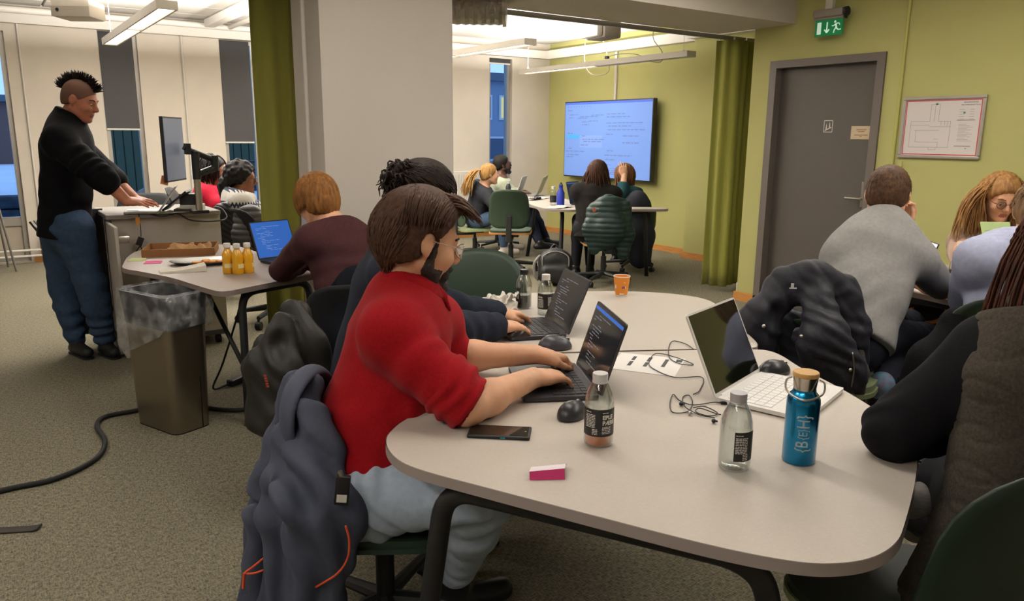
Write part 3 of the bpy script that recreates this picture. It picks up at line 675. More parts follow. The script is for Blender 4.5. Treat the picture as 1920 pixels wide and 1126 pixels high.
tube_obj('brace', [(1.0, 3.82, .30), (.93, 4.3, .68)], .012, M_blk2, t2, world=True); MB().box((.95, 4.05, .69), (.05, .07, .05), bev=.01).build('clip', M_black, t2, world=True)
TF = [(4.78, 6.35), (4.80, 6.20), (4.92, 6.06), (5.15, 5.93), (5.55, 5.75), (5.80, 5.62), (5.92, 5.68), (5.88, 5.82), (5.64, 6.0), (5.52, 6.2), (5.55, 6.6), (5.75, 7.2), (5.95, 7.6), (5.85, 7.8), (5.6, 7.8), (5.35, 7.55), (5.1, 7.1), (4.9, 6.7)]
tf = table_top('conference_table', 'pale table under the wall screen with four people around', TF, .73, M_top, M_edge)
uframe(tf, (5.05, 6.35, .69), (5.55, 7.5, .69), (4.95, 6.25, 0), (5.5, 7.6, 0), M_blk2, .022, .08); uframe(tf, (5.20, 6.05, .69), (5.72, 5.80, .69), (5.12, 5.99, 0), (5.78, 5.80, 0), M_blk2, .02, .08)
TR = [(3.72, 2.10), (3.68, 1.85), (3.62, 1.55), (3.60, 1.2), (3.65, .8), (3.9, .65), (4.4, .7), (4.75, .95), (4.85, 1.5), (4.8, 2.0), (4.6, 2.3), (4.2, 2.4), (3.85, 2.28)]
tr = table_top('conference_table', 'table at the right where the grey sweater man works', TR, .73, M_top, M_edge)
uframe(tr, (3.80, 2.1, .685), (3.72, .95, .685), (3.82, 2.15, 0), (3.72, .9, 0), M_blk2, .024, .06); uframe(tr, (4.65, 2.1, .69), (4.65, 1.1, .69), (4.68, 2.15, 0), (4.68, 1.05, 0), M_blk2, .02, .06)
MB().b2((-.012, -.62, -.03), (.012, .55, .0)).build('apron', M_black, tr).location = (3.70-tr.location.x, 1.5-tr.location.y, .705)
# chairs
M_cg = mat('dark green chair shell', '#26392a', .5); M_cgd = mat('deep green chair shell', '#16281a', .5); M_cply = mat('oak veneer seat shell', '#c98a52', .45, noise=.2, nscale=8, stretch=(1, 8, 1)); M_cblk = mat('black chair upholstery', '#17181b', .8, bump=.2, bscale=300)
M_cgl = mat('pale green seat edge', '#8f9a72', .5)
def shell(w, h, r, curve, th, up, zc):
    """curved rounded-rectangle shell (backrest): in x across, z up, curved towards +y"""
    n, m = 14, 12; V = []; out = rpoly([(-w/2, 0), (w/2, 0), (w/2*up, h), (-w/2*up, h)], r, 6)
    O = np.array(out); c = O.mean(0); rings = [1, .86, .6, .3]; V = []; F = []
    def pt(p, side): x, z = p; return (x, curve*(x/(w/2))**2-.10*((z/h)-.3)**2+side*th, z+zc)
    k = len(O)
    for sd in (0, 1):
        for q in rings:
            for p in O: V.append(pt(c+(p-c)*q, sd if q < 1 else (.5+(sd-.5)*.5)))
        V.append(pt(c, sd))
    st = len(rings)*k+1
    for sd in (0, 1):
        o = sd*st
        for a in range(len(rings)-1):
            for i in range(k):
                f = (o+a*k+i, o+a*k+(i+1) % k, o+(a+1)*k+(i+1) % k, o+(a+1)*k+i); F.append(f if sd else f[::-1])
        for i in range(k):
            f = (o+(len(rings)-1)*k+i, o+(len(rings)-1)*k+(i+1) % k, o+st-1); F.append(f if sd else f[::-1])
    for i in range(k): F.append((i, (i+1) % k, st+(i+1) % k, st+i))
    return V, F
_CH = {}
def chair(loc, rz, label, kind='green', back=True, tilt=0.0, w=.44, h=.42, zb=.50, r=.13):
    """swivel chair facing local +y... backrest at local -y"""
    back_m, seat_m, under = {'green': (M_cg, M_cg, M_cply), 'deep': (M_cgd, M_cgd, M_cgl), 'black': (M_cblk, M_cblk, M_black), 'pale': (M_cg, M_cgl, M_cgl), 'allgreen': (M_cg, M_cg, M_cg)}[kind]
    key = (kind, w, h, zb, r)
    if key not in _CH:
        d = {}
        V, F = shell(w, h, r, .045, .014, .86, 0); d['back'] = [(np.array(V)), F]
        s = rpoly([(-.23, -.22), (.23, -.22), (.22, .22), (-.22, .22)], .12, 6); d['seat'] = s
        _CH[key] = d
    d = _CH[key]; t = thing('swivel_chair', label, 'chair', (loc[0], loc[1], 0), rz, 'swivel chairs')
    if back:
        V, F = d['back']; V = V.copy(); o = link('backrest', mesh_np('backrest', V, F), back_m, t); o.location = (0, -.22, zb); o.rotation_euler = (.10+tilt, 0, 0)
        MB().b2((-.03, -.25, .36), (.03, -.225, zb+.14), bev=.008).b2((-.03, -.24, .36), (.03, 0, .385)).build('back_support', M_blk2, t)
    MB().prism(d['seat'], .435, .452).build('seat_shell', under, t); MB().prism([(x*.97, y*.97) for x, y in d['seat']], .452, .475).build('seat', seat_m, t, True)
    MB().cyl((0, 0, .10), (0, 0, .30), .028).cyl((0, 0, .28), (0, 0, .40), .018).b2((-.09, -.09, .395), (.09, .09, .435)).build('gas_column', M_blk2, t, True)
    for k in range(5):
        a = k*2*math.pi/5+.3; e = (.29*math.cos(a), .29*math.sin(a)); l = MB().cyl((0, 0, .115), (*e, .085), .026, .016, seg=8).build('base_leg', M_blk2, t, True)
        MB().cyl((e[0]-.02*math.sin(a), e[1]+.02*math.cos(a), .03), (e[0]+.02*math.sin(a), e[1]-.02*math.cos(a), .03), .03, seg=12).cyl((*e, .03), (*e, .09), .01, seg=6).build('caster', M_rub, l, True)
    return t
def face(v): return math.atan2(v[1], v[0])-math.pi/2       # heading of local +y
# lectern
M_lam = mat('pale grey laminate', '#b3aba2', .55, noise=.03, nscale=60); M_lamd = mat('dark grey laminate', '#4c4a4c', .6); M_ltop = mat('grey lectern top', '#7d766f', .5)
L0 = (.64, 5.5)
t = thing('lectern', 'grey wheeled lectern desk with an open side door', 'lectern', (.98, 5.75, 0))
MB().b2((-.31, -.25, .10), (.34, .30, .915)).build('body', M_lam, t); MB().b2((-.345, -.30, .915), (.36, .34, .945), bev=.006).build('top', M_ltop, t)
MB().b2((-.50, .10, .10), (-.315, .13, .955)).build('wing_panel', M_lamd, t); MB().b2((.34, -.25, .10), (.365, -.22, .915)).build('corner_post', M_lam, t)
dr = MB().b2((-.345, -.62, .08), (-.325, -.24, .90), bev=.004).build('door', M_lam, t); MB().b2((-.325, -.60, .80), (-.26, -.55, .84), bev=.006).build('lock', M_steel, dr, True)
for z in (.70, .60): MB().b2((-.322, -.58, z), (-.318, -.48, z+.004)).build('wire_rack', M_steel, dr)
MB().b2((-.33, -.26, .065), (.36, .31, .10)).build('plinth', M_lamd, t)
for x in (-.27, .30):
    for y in (-.22, .25): MB().cyl((x-.016, y, .034), (x+.016, y, .034), .034).build('caster', M_black, t, True)
# monitor on an arm
mp = at(373, 380, 5.05); mp[2] = .945
t = thing('monitor', 'black monitor on a swing arm standing on the lectern', 'monitor', (mp[0], mp[1], .945))
MB().b2((-.05, -.05, 0), (.05, .05, .02)).build('base_clamp', M_black, t); MB().cyl((0, 0, .02), (0, 0, .22), .022).build('lower_pole', M_steel, t, True); MB().cyl((0, 0, .22), (0, 0, .40), .026).build('pole', M_black, t, True)
p1 = at(402, 300, 5.15)-A(t.location); p2 = at(358, 283, 5.05)-A(t.location); p3 = at(345, 275, 5.02)-A(t.location)
MB().cyl((0, 0, .25), p1-A((0, 0, .05)), .022).cyl(p1-A((0, 0, .07)), p1+A((0, 0, .03)), .026).build('arm_lower', M_black, t, True); MB().cyl(p1, p2, .02).build('arm_upper', M_black, t, True)
MB().box((p2+p3)/2, (.03, .07, .07)).cyl(p2, p3, .02).build('tilt_head', M_black, t, True)
cs = (at(307, 227, 4.80)+at(337, 226, 5.08)+at(318, 331, 4.80)+at(347, 333, 5.08))/4; ux = norm(at(337, 226, 5.08)-at(307, 227, 4.80)); ux[2] = 0
Mm = frame(cs-A(t.location), ux, norm(np.cross(ux, (0, 0, 1)))); Mm = frame(cs-A(t.location), ux, np.cross(norm(ux), A((0, 0, 1.))))
o = MB().b2((-.17, -.20, -.02), (.17, .20, .0)).b2((-.10, -.12, -.035), (.10, .12, -.02)).build('screen_housing', M_black, t); o.matrix_local = Mm
s_ = MB().b2((-.163, -.19, .0), (.163, .19, .0015)).build('display', mat('dim grey blue display', '#6f7686', .3, emit=.35), o)
# things on the lectern
M_silver = mat('silver laptop shell', '#a9a8a6', .35, .7); M_char = mat('charcoal laptop shell', '#38363a', .45, .3); M_wht = mat('white laptop shell', '#e6e2dd', .4)
M_keyd = mat('dark keys', '#242427', .5); M_keyw = mat('white keys', '#eeebe6', .45)
def screen_mat(name, base, lines, em=.6, bar=None):
    return mat(name, base, .12, emit=em)
def laptop(label, hf, hn, toward, depth, ang, shell_m, key_m, disp_m, lit_lines=None, bar=None, keys=True, z=.74, group=None, lid_m=None, logo=None, name='laptop'):
    """hf, hn: ends of the hinge on the table; toward: direction from hinge to the user; ang: lid opening angle"""
    hf, hn = A(hf, float), A(hn, float); w = np.linalg.norm(hn-hf); c = (hf+hn)/2; ux = norm((*(hn-hf), 0)); d = norm((*toward, 0)); d = norm(d-ux*(d@ux))
    if np.cross(ux, d)[2] > 0: ux = -ux
    # local: x along hinge, -y toward the user
    t = thing(name, label, 'laptop', (*c, z), math.atan2(ux[1], ux[0]), group); W = w/2
    MB().prism(rpoly([(-W, -depth), (W, -depth), (W, 0), (-W, 0)], .010, 3), .004, .015).build('base', shell_m, t)
    MB().b2((-W*.3, -depth+.008, .015), (W*.3, -depth*.62, .0154)).build('touchpad', key_m if shell_m is M_wht else M_char, t)
    if keys:
        km = None
        for r in range(5):
            for k in range(12):
                x = -W*.9+(k+.5)*W*1.8/12; y = -depth*.55+r*depth*.1
                if km is None: km = MB().box((0, 0, 0), (W*1.8/12-.003, depth*.1-.003, .002)).build('key', key_m, t); o = km
                else: o = km.copy(); COL.objects.link(o); o.parent = t
                o.location = (x, y, .016)
    L = MB().prism(rpoly([(-W, 0), (W, 0), (W, depth), (-W, depth)], .010, 3), -.006, 0).build('lid', lid_m or shell_m, t); th = ang
    # lid local: x along the hinge, y up the screen, z = display normal (towards the user)
    L.matrix_local = Matrix.Translation((0, .002, .012)) @ Matrix.Rotation(math.pi-th, 4, 'X') @ Matrix.Rotation(0, 4, 'X')
    L.matrix_local = frame((0, .003, .012), (1, 0, 0), (0, -math.sin(th), -math.cos(th)))
    dp = MB().b2((-W+.006, .012, 0), (W-.006, depth-.006, .0008)).build('display', disp_m, L)
    if bar is not None: MB().b2((-W+.008, depth-.022, .0008), (W-.008, depth-.012, .0011)).build('title_bar', bar, L)
    if lit_lines:
        tx = MB(); rnd = random.Random(5)
        for i in range(16):
            y = depth-.035-i*.0095; x = -W+.03+.02*rnd.randint(0, 3)
            for k in range(rnd.randint(1, 3)):
                l = rnd.uniform(.015, .05)
                if x+l < W-.02: tx.b2((x, y, .0008), (x+l, y+.0022, .0011))
                x += l+.006
        o = tx.build('screen_text', lit_lines, L); o['kind'] = 'stuff'
    MB().cyl((-W*.8, .002, .010), (W*.8, .002, .010), .006).build('hinge', shell_m, t, True)
    return t
M_dispd = mat('dark editor display', '#1d1e20', .12, emit=.35, spec=.6); M_dispb = mat('blue display', '#2f62b8', .2, emit=.55); M_dispo = mat('switched off glossy display', '#0c0d0a', .04, spec=.7); M_disw = mat('white display', '#e6ebf5', .2, emit=.9)
M_txt = mat('grey editor text', '#6f7480', .4, emit=.4); M_bar = mat('blue title bar', '#2f63c0', .3, emit=.45)
laptop('charcoal laptop the red sweater man types on', (1.495, 1.80), (1.355, 1.52), (-.89, .45), .215, math.radians(108), M_char, M_keyd, M_dispd, M_txt, M_bar)
laptop('dark laptop the navy sweater man types on', (1.792, 2.36), (1.70, 2.095), (-.93, .33), .215, math.radians(112), M_char, M_keyd, M_dispd, M_txt)
laptop('white laptop with a switched off screen beside the blue flask', (1.925, 1.415), (1.615, 1.325), (.25, -.97), .245, math.radians(115), M_wht, M_keyw, M_dispo)
hl = onz(338, 388, .95); hl0 = onz(305, 395, .95)
laptop('silver laptop under the hands of the standing man on the lectern', (.99, 5.62), (.93, 5.40), (-1, .25), .2, math.radians(125), M_silver, M_keyd, mat('pale laptop display', '#8f97a3', .3, emit=.5), keys=False, z=.945)
t = thing('tablet_stand', 'black slanted tablet panel beside the silver laptop on the lectern', 'tablet', (1.10, 5.52, .945), -.4)
MB().box((-.02, 0, .075), (.012, .2, .2), rot=Matrix.Rotation(.9, 3, 'Y')).build('panel', M_black, t); MB().b2((-.03, -.08, 0), (.08, .08, .02)).build('base', M_black, t)
t = thing('control_box', 'black control box on a white box on the lectern', 'control box', (1.165, 5.50, .945), -.5)
MB().b2((-.06, -.06, 0), (.07, .07, .045), bev=.004).build('white_box', M_white, t); MB().b2((-.06, -.06, .045), (.06, .06, .12), bev=.006).build('black_box', M_black, t)
t = thing('paper_stack', 'loose papers lying along the front of the lectern top', 'papers', (1.03, 5.46, .945), -.3)
for i in range(3): MB().box((i*.05-.06, i*.01-.02, .001+i*.0012), (.16, .10, .001), rot=i*.35).build('sheet', M_white if i != 1 else mat('pale green note', '#b9c27e', .7), t)
t = thing('sticky_note', 'orange sticky note hanging under the monitor', 'sticky note', at(309, 338, 4.8)); MB().box((0, 0, 0), (.045, .002, .055), rot=Matrix.Rotation(.25, 3, 'Y')).build('note', mat('orange paper', '#c07a4a', .8), t); MB().box((.01, .0, .03), (.03, .004, .01)).build('tape', M_white, t)
t = thing('key_lanyard', 'orange tag with a black cable plug hanging from the lectern', 'cable', (.815, 5.44, .9))
MB().box((0, -.005, .0), (.025, .003, .05)).build('orange_tag', mat('orange tag', '#c98a3a', .6), t); tube_obj('cable', catmull([(.01, 0, .05), (.012, -.006, -.06), (.01, -.004, -.1)], 4), .003, M_black, t); MB().box((.0, -.012, -.13), (.035, .02, .055), rot=Matrix.Rotation(.4, 3, 'Y')).build('plug', M_black, t)
for s in (-1, 1): tube_obj('cord', catmull([(0, -.01, -.16), (s*.02-.01, -.012, -.2), (s*.03-.03, -.01, -.27)], 4), .004, M_black, t)
t = thing('lectern_cable', 'black cable sagging across the front of the lectern', 'cable', (1.0, 5.44, .93)); tube_obj('cable', catmull([(-.12, 0, .02), (-.04, -.01, -.005), (.05, -.012, .01), (.14, -.012, -.04), (.28, -.012, -.055), (.37, -.01, -.04), (.36, .05, .02), (.33, .1, .03)], 6), .005, M_black, t); MB().box((.02, -.005, .01), (.03, .02, .02)).build('connector', M_black, t)
# ---- things on the snack table
def bottle_juice(loc, label, i):
    t = thing('juice_bottle', label, 'bottle', (*loc, .73), i*.7, 'orange juice bottles')
    MB().lathe([(0, .0), (.026, 0), (.030, .006), (.030, .05), (.027, .06), (.030, .075), (.029, .10), (.018, .125), (.014, .132)], seg=20).build('body', mat('orange juice', '#e0a31c', .25, coat=.6), t, True)
    MB().lathe([(.015, .130), (.015, .143), (.0, .143)], seg=20).build('neck', mat('clear neck plastic', '#c9b27c', .2), t, True); MB().lathe([(.0185, .140), (.0185, .158), (.017, .162), (0, .162)], seg=20).build('cap', M_white, t, True)
    lb = MB()
    for a in np.linspace(-2.35, -.8, 9): lb.box((.0305*math.cos(a), .0305*math.sin(a), .045), (.001, .0055, .022), rot=a)
    lb.build('printed_label', mat('pale label print', '#e9d9a2', .6), t)
pj = [onz(429, 512, .73), onz(447, 513, .73), onz(466, 511, .73)]
for i, (p, l) in enumerate(zip(pj, ('leftmost small orange juice bottle on the snack table', 'middle small orange juice bottle on the snack table', 'rightmost small orange juice bottle on the snack table'))): bottle_juice(p[:2], l, i)
t = thing('pizza_box', 'open brown cardboard box with crumpled kraft paper on the snack table', 'box', (.99, 5.05, .73), -.32); M_kr = mat('kraft cardboard', '#8a5f3c', .85, noise=.1, nscale=30); M_krin = mat('white box liner', '#cfc9bd', .8)
MB().b2((-.20, -.15, 0), (.20, .15, .006)).build('bottom', M_krin, t)
for a, b in (((-.2, -.155, 0), (.2, -.15, .045)), ((-.2, .15, 0), (.2, .155, .045)), ((-.205, -.155, 0), (-.2, .155, .045)), ((.2, -.155, 0), (.205, .155, .045))): MB().b2(a, b).build('side_wall', M_kr, t)
def crumple(name, w, d, h, m, par, loc, seed, rz=0, n=22):
    xs, ys = np.meshgrid(np.linspace(-w/2, w/2, n), np.linspace(-d/2, d/2, n), indexing='ij'); P = np.stack([xs.ravel(), ys.ravel(), 0*xs.ravel()], 1)
    q = np.abs(vnoise(P*(3.2/w)+seed, seed))+.6*np.abs(vnoise(P*(7/w)+seed, seed+1)); P[:, 2] = h*q+.003; P[:, 0] += .04*w*vnoise(P*9/w, seed+2); P[:, 1] += .04*w*vnoise(P*9/w, seed+3)
    F = np.array([(i*n+j, (i+1)*n+j, (i+1)*n+j+1, i*n+j+1) for i in range(n-1) for j in range(n-1)]); o = link(name, mesh_np(name, P, F, False), m, par); o.location = loc; o.rotation_euler.z = rz; o.modifiers.new('t', 'SOLIDIFY').thickness = .001; return o
crumple('kraft_paper', .24, .22, .045, mat('crumpled kraft paper', '#a47f58', .85), t, (.05, .0, .006), 3)
tp = lerp(onz(330, 495, .73), onz(440, 492, .73), .5)
t = thing('serving_tray', 'oval steel serving tray with orange pieces on the snack table', 'tray', (tp[0], tp[1], .73), -.3)
tr_ = MB().lathe([(0, .004), (.12, .004), (.155, .012), (.19, .022), (.193, .020), (.15, .003), (0, 0)], seg=36); bmesh.ops.scale(tr_.bm, vec=(1, .62, 1), verts=tr_.bm.verts); tr_.build('tray', mat('dull tray steel', '#7d7b78', .3, .8), t, True)
M_or = mat('orange fruit slice', '#e09a35', .5); rr = random.Random(9)
for i in range(9):
    f = thing('orange_piece', 'small orange fruit piece among others on the steel tray', 'fruit', (tp[0]+rr.uniform(-.075, .09), tp[1]+rr.uniform(-.05, .03), .736), rr.uniform(0, 6), 'orange pieces on the tray')
    w_ = MB().lathe([(0, .0), (.018, .002), (.022, .008), (.018, .013), (0, .015)], seg=12); w_.build('flesh', M_or, f, True); MB().lathe([(.0215, .004), (.0235, .008), (.0215, .012)], seg=12).build('peel', mat('orange peel', '#d8791f', .6), f, True)
t = thing('napkin_stack', 'folded white paper napkins at the edge of the snack table', 'napkins', (*lerp(onz(300, 508, .735), onz(385, 505, .735), .5)[:2], .73), -.12)
V = []; n = 12
for i in range(n):
    x = -.115+.23*i/(n-1); z = .004+.022*max(0, (i-4)/(n-5))**1.3
    V += [(x, -.035-.01*i/n, 0.0), (x, -.035-.01*i/n, z+.006), (x, .06, z+.008), (x, .06, 0)]
F = [(i*4+a, (i+1)*4+a, (i+1)*4+(a+1) % 4, i*4+(a+1) % 4) for i in range(n-1) for a in range(4)]+[(0, 1, 2, 3), (n*4-1, n*4-2, n*4-3, n*4-4)]
link('napkins', mesh_np('napkins', V, F, False), mat('white tissue', '#e4ddd0', .9), t)
for nm, lab, px_, py_, col, rz in (('sticky_note', 'pale green sticky note on the snack table', 257, 487, '#b8c27c', -.5), ('sticky_note', 'pink sticky notes on the snack table beside the tray', 287, 492, '#d9588c', -.35)):
    q = onz(px_, py_, .732); t = thing(nm, lab, 'sticky note', (q[0], q[1], .73), rz); MB().b2((-.045, -.03, 0), (.045, .03, .003)).build('note', mat(lab, col, .8), t); MB().box((0, .02, .006), (.088, .02, .001), rot=Matrix.Rotation(.25, 3, 'X')).build('curled_edge', mat(lab, col, .8), t)
q = onz(283, 479, .732); t = thing('pen', 'dark green pen lying near the cardboard box', 'pen', (q[0], q[1], .736), .4); MB().cyl((-.05, 0, 0), (.04, 0, 0), .0045, seg=8).build('barrel', mat('dark green plastic', '#3f5a47', .4), t, True); MB().cyl((.04, 0, 0), (.058, 0, 0), .0045, .001, seg=8).build('tip', M_steel, t, True)
# ---- waste bin
bc = A((.685, 4.03)); bu = norm((.692-.55, 3.842-4.19)); bv = A((-bu[1], bu[0])); rz = math.atan2(bu[1], bu[0])
t = thing('waste_bin', 'tall stainless steel waste bin lined with a clear bag', 'waste bin', (*bc, 0), rz)
def ring(l, w, r, z, n=6): return [(x, y, z) for x, y in rpoly([(-l/2, -w/2), (l/2, -w/2), (l/2, w/2), (-l/2, w/2)], r, n)]
def loft(name, rings, m, par, caps=(True, False), smooth=True):
    k = len(rings[0]); V = [p for r in rings for p in r]; F = [(a*k+i, a*k+(i+1) % k, (a+1)*k+(i+1) % k, (a+1)*k+i) for a in range(len(rings)-1) for i in range(k)]
    if caps[0]: F.append(tuple(range(k))[::-1])
    if caps[1]: F.append(tuple(range((len(rings)-1)*k, len(rings)*k)))
    o = link(name, mesh_np(name, V, F, smooth), m, par); 
    try: o.data.set_sharp_from_angle(angle=math.radians(45))
    except Exception: pass
    return o
M_inox = mat('brushed stainless steel', '#9b9284', .3, 1, bump=.03, bscale=300, stretch=(1, 1, .05))
loft('body', [ring(.345, .205, .05, .006), ring(.385, .225, .055, .54)], M_inox, t, (True, True)); loft('foot_ring', [ring(.345, .205, .05, 0), ring(.345, .205, .05, .008)], M_black, t)
loft('rim', [ring(.387, .227, .055, .535), ring(.395, .235, .055, .59), ring(.41, .25, .055, .70), ring(.395, .235, .05, .70), ring(.375, .215, .05, .47)], M_black, t, (False, True))
MB().b2((.1725, .045, .008), (.1755, .049, .5)).build('seam', M_black, t).rotation_euler = (0, .0255, 0)
def bagmat():
    m = bpy.data.materials.new('clear plastic bag'); m.use_nodes = True; nt = m.node_tree; N = nt.nodes; L = nt.links; b = N['Principled BSDF']; b.inputs['Base Color'].default_value = (.6, .61, .62, 1); b.inputs['Roughness'].default_value = .15; b.inputs['Specular IOR Level'].default_value = .9
    tr = N.new('ShaderNodeBsdfTransparent'); mx = N.new('ShaderNodeMixShader'); fr = N.new('ShaderNodeTexNoise'); fr.inputs['Scale'].default_value = 5; mr = N.new('ShaderNodeMapRange'); mr.inputs[3].default_value = .10; mr.inputs[4].default_value = .50; mr.inputs[1].default_value = .40; mr.inputs[2].default_value = .7
    L.new(fr.outputs[0], mr.inputs[0]); L.new(mr.outputs[0], mx.inputs[0]); L.new(tr.outputs[0], mx.inputs[1]); L.new(b.outputs[0], mx.inputs[2]); L.new(mx.outputs[0], N['Material Output'].inputs[0]); return m
M_bag = bagmat(); rgs = []
for q, (l, w, z) in enumerate(((.365, .210, .45), (.39, .23, .695), (.40, .24, .712), (.425, .265, .71), (.44, .28, .65), (.45, .285, .57), (.455, .29, .51), (.46, .28, .44), (.45, .28, .36))):
    r = np.array(ring(l, w, .055, z, 10)); 
    if q > 2:
        lf = (r[:, 0] < .02).astype(float); r[:, 2] += (1-lf)*(.71-z)*.55*np.clip((r[:, 0]-.0)/.2, 0, 1)   # the bag hangs lower at the left end
        r[:, :2] *= (1+.035*vnoise(r*26, 4)[:, None]); r[:, 2] += .02*vnoise(r*14, 6)
    else: r[:, :2] *= (1+.01*vnoise(r*30, 4)[:, None])
    rgs.append([tuple(x) for x in r])
loft('bag', rgs, M_bag, t, (False, False))
# ---- cords and strap on the carpet
t = thing('floor_cable', 'black cable snaking over the carpet past the waste bin', 'cable', (.35, 3.9, 0))
tube_obj('cable', [p-A((.35, 3.9, 0)) for p in catmull([(-.5, 3.52, .013), (-.076, 3.585, .013), (.12, 3.59, .013), (.285, 3.715, .013), (.352, 3.91, .013), (.347, 4.16, .013), (.40, 4.29, .013), (.56, 4.305, .013), (.72, 4.38, .013), (.90, 4.1, .013), (1.04, 4.0, .013), (1.2, 4.1, .013)], 10)], .012, M_rub, t); MB().cyl((.84, .19, .013), (.98, .27, .013), .016).build('cable_joint', M_black, t)
t = thing('floor_strap', 'dark brown strap end lying on the carpet at the left', 'strap', (0, 3.18, 0), -.45); MB().b2((-.18, -.022, 0), (.028, .022, .006)).build('strap', mat('dark brown strap', '#2b2521', .8), t); MB().box((.033, 0, .006), (.02, .044, .006), rot=Matrix.Rotation(-.3, 3, 'Y')).build('strap_tip', mat('dark brown strap', '#2b2521', .8), t)
t = thing('floor_socket', 'black power strip with cables behind the table leg', 'power strip', (1.2, 4.55, 0), .6); MB().b2((-.15, -.025, 0), (.15, .025, .04), bev=.008).build('housing', M_black, t); tube_obj('cable', catmull([(-.15, 0, .02), (-.25, .03, .02), (-.3, -.1, .2), (-.26, -.2, .5), (-.2, -.2, .66)], 6), .006, M_black, t)
# ------------------------------------------------------------------ things on the two front tables
def thin_glass():
    m = bpy.data.materials.new('clear bottle glass'); m.use_nodes = True; nt = m.node_tree; N = nt.nodes; L = nt.links; N.remove(N['Principled BSDF'])
    tr = N.new('ShaderNodeBsdfTransparent'); tr.inputs[0].default_value = (.93, .95, .94, 1); gl = N.new('ShaderNodeBsdfGlossy'); gl.inputs['Roughness'].default_value = .03; lw = N.new('ShaderNodeLayerWeight'); lw.inputs[0].default_value = .35
    mr = N.new('ShaderNodeMapRange'); mr.inputs[3].default_value = .05; mr.inputs[4].default_value = .75; L.new(lw.outputs['Facing'], mr.inputs[0]); mx = N.new('ShaderNodeMixShader'); L.new(mr.outputs[0], mx.inputs[0]); L.new(tr.outputs[0], mx.inputs[1]); L.new(gl.outputs[0], mx.inputs[2]); L.new(mx.outputs[0], N['Material Output'].inputs[0]); return m
def glassmat(name, col='#f2f5f3', rough=.02, ior=1.3):
    return mat(name, col, rough, trans=1, ior=ior)
M_glass = thin_glass(); M_lab = mat('black label', '#1c1b1b', .5); M_labt = mat('white label print', '#d9d5ce', .6)
def bend(me, R, ang0, z0):
    """wraps flat text (x right, y up) around a vertical cylinder"""
    for v in me.vertices:
        a = ang0+v.co.x/R; r = R+v.co.z; z = v.co.y+z0; v.co = (r*math.cos(a), r*math.sin(a), z)
    return me
def wrap_text(name, txt, size, R, ang, z, par, m, bold=0): return link(name, bend(slice_mesh(text_mesh(txt, size, .0002, 'LEFT', bold), 0, .003), R, ang, z), m, par)
def arc_strip(R, a0, a1, z0, z1, n=14):
    V = [(R*math.cos(a), R*math.sin(a), z) for z in (z0, z1) for a in np.linspace(a0, a1, n)]; F = [(i, i+1, n+i+1, n+i) for i in range(n-1)]; return V, F
PROF = [(0, .002), (.026, .0), (.032, .004), (.0335, .012), (.0335, .095), (.0325, .108), (.028, .125), (.019, .143), (.0155, .150), (.0150, .162)]
def glass_bottle(loc, label, text, back_arc, cap_m, fill=None, fill_h=0, sc=1.0, z=.74, a0=None, qr=True):
    a_cam = math.atan2(-loc[1], -loc[0])         # side turned to the viewer
    t = thing('glass_bottle', label, 'bottle', (*loc, z), 0, 'glass juice bottles'); t.scale = (sc, sc, sc)
    inner = [(max(r-.0025, 0), zz+.003) for r, zz in PROF][::-1]
    MB().lathe(PROF+[(.0125, .162)]+inner[1:], seg=32).build('glass_body', M_glass, t, True)
    if fill is not None: MB().lathe([(0, .006), (.0285, .005), (.0305, .012), (.0305, fill_h), (0, fill_h)], seg=28).build('drink', fill, t, True)
    MB().lathe([(.0172, .150), (.0175, .164), (.0168, .168), (0, .1685)], seg=28).build('cap', cap_m, t, True); MB().lathe([(.0172, .146), (.0180, .148), (.0172, .150)], seg=28).build('cap_ring', cap_m, t, True)
    R = .0338; b0, b1 = back_arc; V, F = arc_strip(R, a_cam+b0, a_cam+b1, .028, .092); link('label', mesh_np('label', V, F), M_lab, t)
    tl = []
    for (txt, size, da, zz, bold) in text: wrap_text('label_text', txt, size, R+.0003, a_cam+da, zz, t, M_labt, bold)
    return t, a_cam, R
def small_print(t, R, a, z0, n, w, seed, lh=.0036):
    rnd = random.Random(seed); V, F = [], []
    for i in range(n):
        x = 0
        while x < w:
            l = min(rnd.uniform(.003, .008), w-x)
            v, f = arc_strip(R+.0003, a+x/R, a+(x+l)/R, z0-i*lh, z0-i*lh+.0018, 3); F += [tuple(k+len(V) for k in q) for q in f]; V += v; x += l+.0012
    o = link('small_print', mesh_np('small_print', V, F), M_labt, t); o['kind'] = 'stuff'
M_capg = mat('grey white cap', '#cfcdcb', .4); M_juice = mat('orange pear juice', '#e8761a', .35, coat=.4)
p = (1.152, 1.292)
t, ac, R = glass_bottle(p, 'glass bottle with orange juice and a black EPLE PAERE label beside the mouse', [('EPLE', .0135, .24, .073, .0005), ('PÆRE', .0135, .24, .060, .0005), ('LAGD AV', .0052, .24, .050, .0001)], (-1.35, 1.5), M_capg, M_juice, .027, 1.05)
small_print(t, R, ac+.24, .083, 1, .014, 2); small_print(t, R, ac-.95, .084, 1, .014, 2); small_print(t, R, ac-.95, .078, 9, .024, 3); small_print(t, R, ac-.45, .044, 4, .012, 5); small_print(t, R, ac+.22, .046, 4, .022, 7)
p = (1.312, 1.018)
t, ac, R = glass_bottle(p, 'empty glass bottle with a black label standing left of the blue flask', [], (-.05, 1.5), mat('silver screw cap', '#b3b0b4', .4, .3), None, 0, 1.05)
small_print(t, R, ac+.03, .084, 1, .015, 4); small_print(t, R, ac+.03, .078, 10, .026, 11); small_print(t, R, ac+.5, .042, 4, .012, 13)
p = (1.862, 2.44)
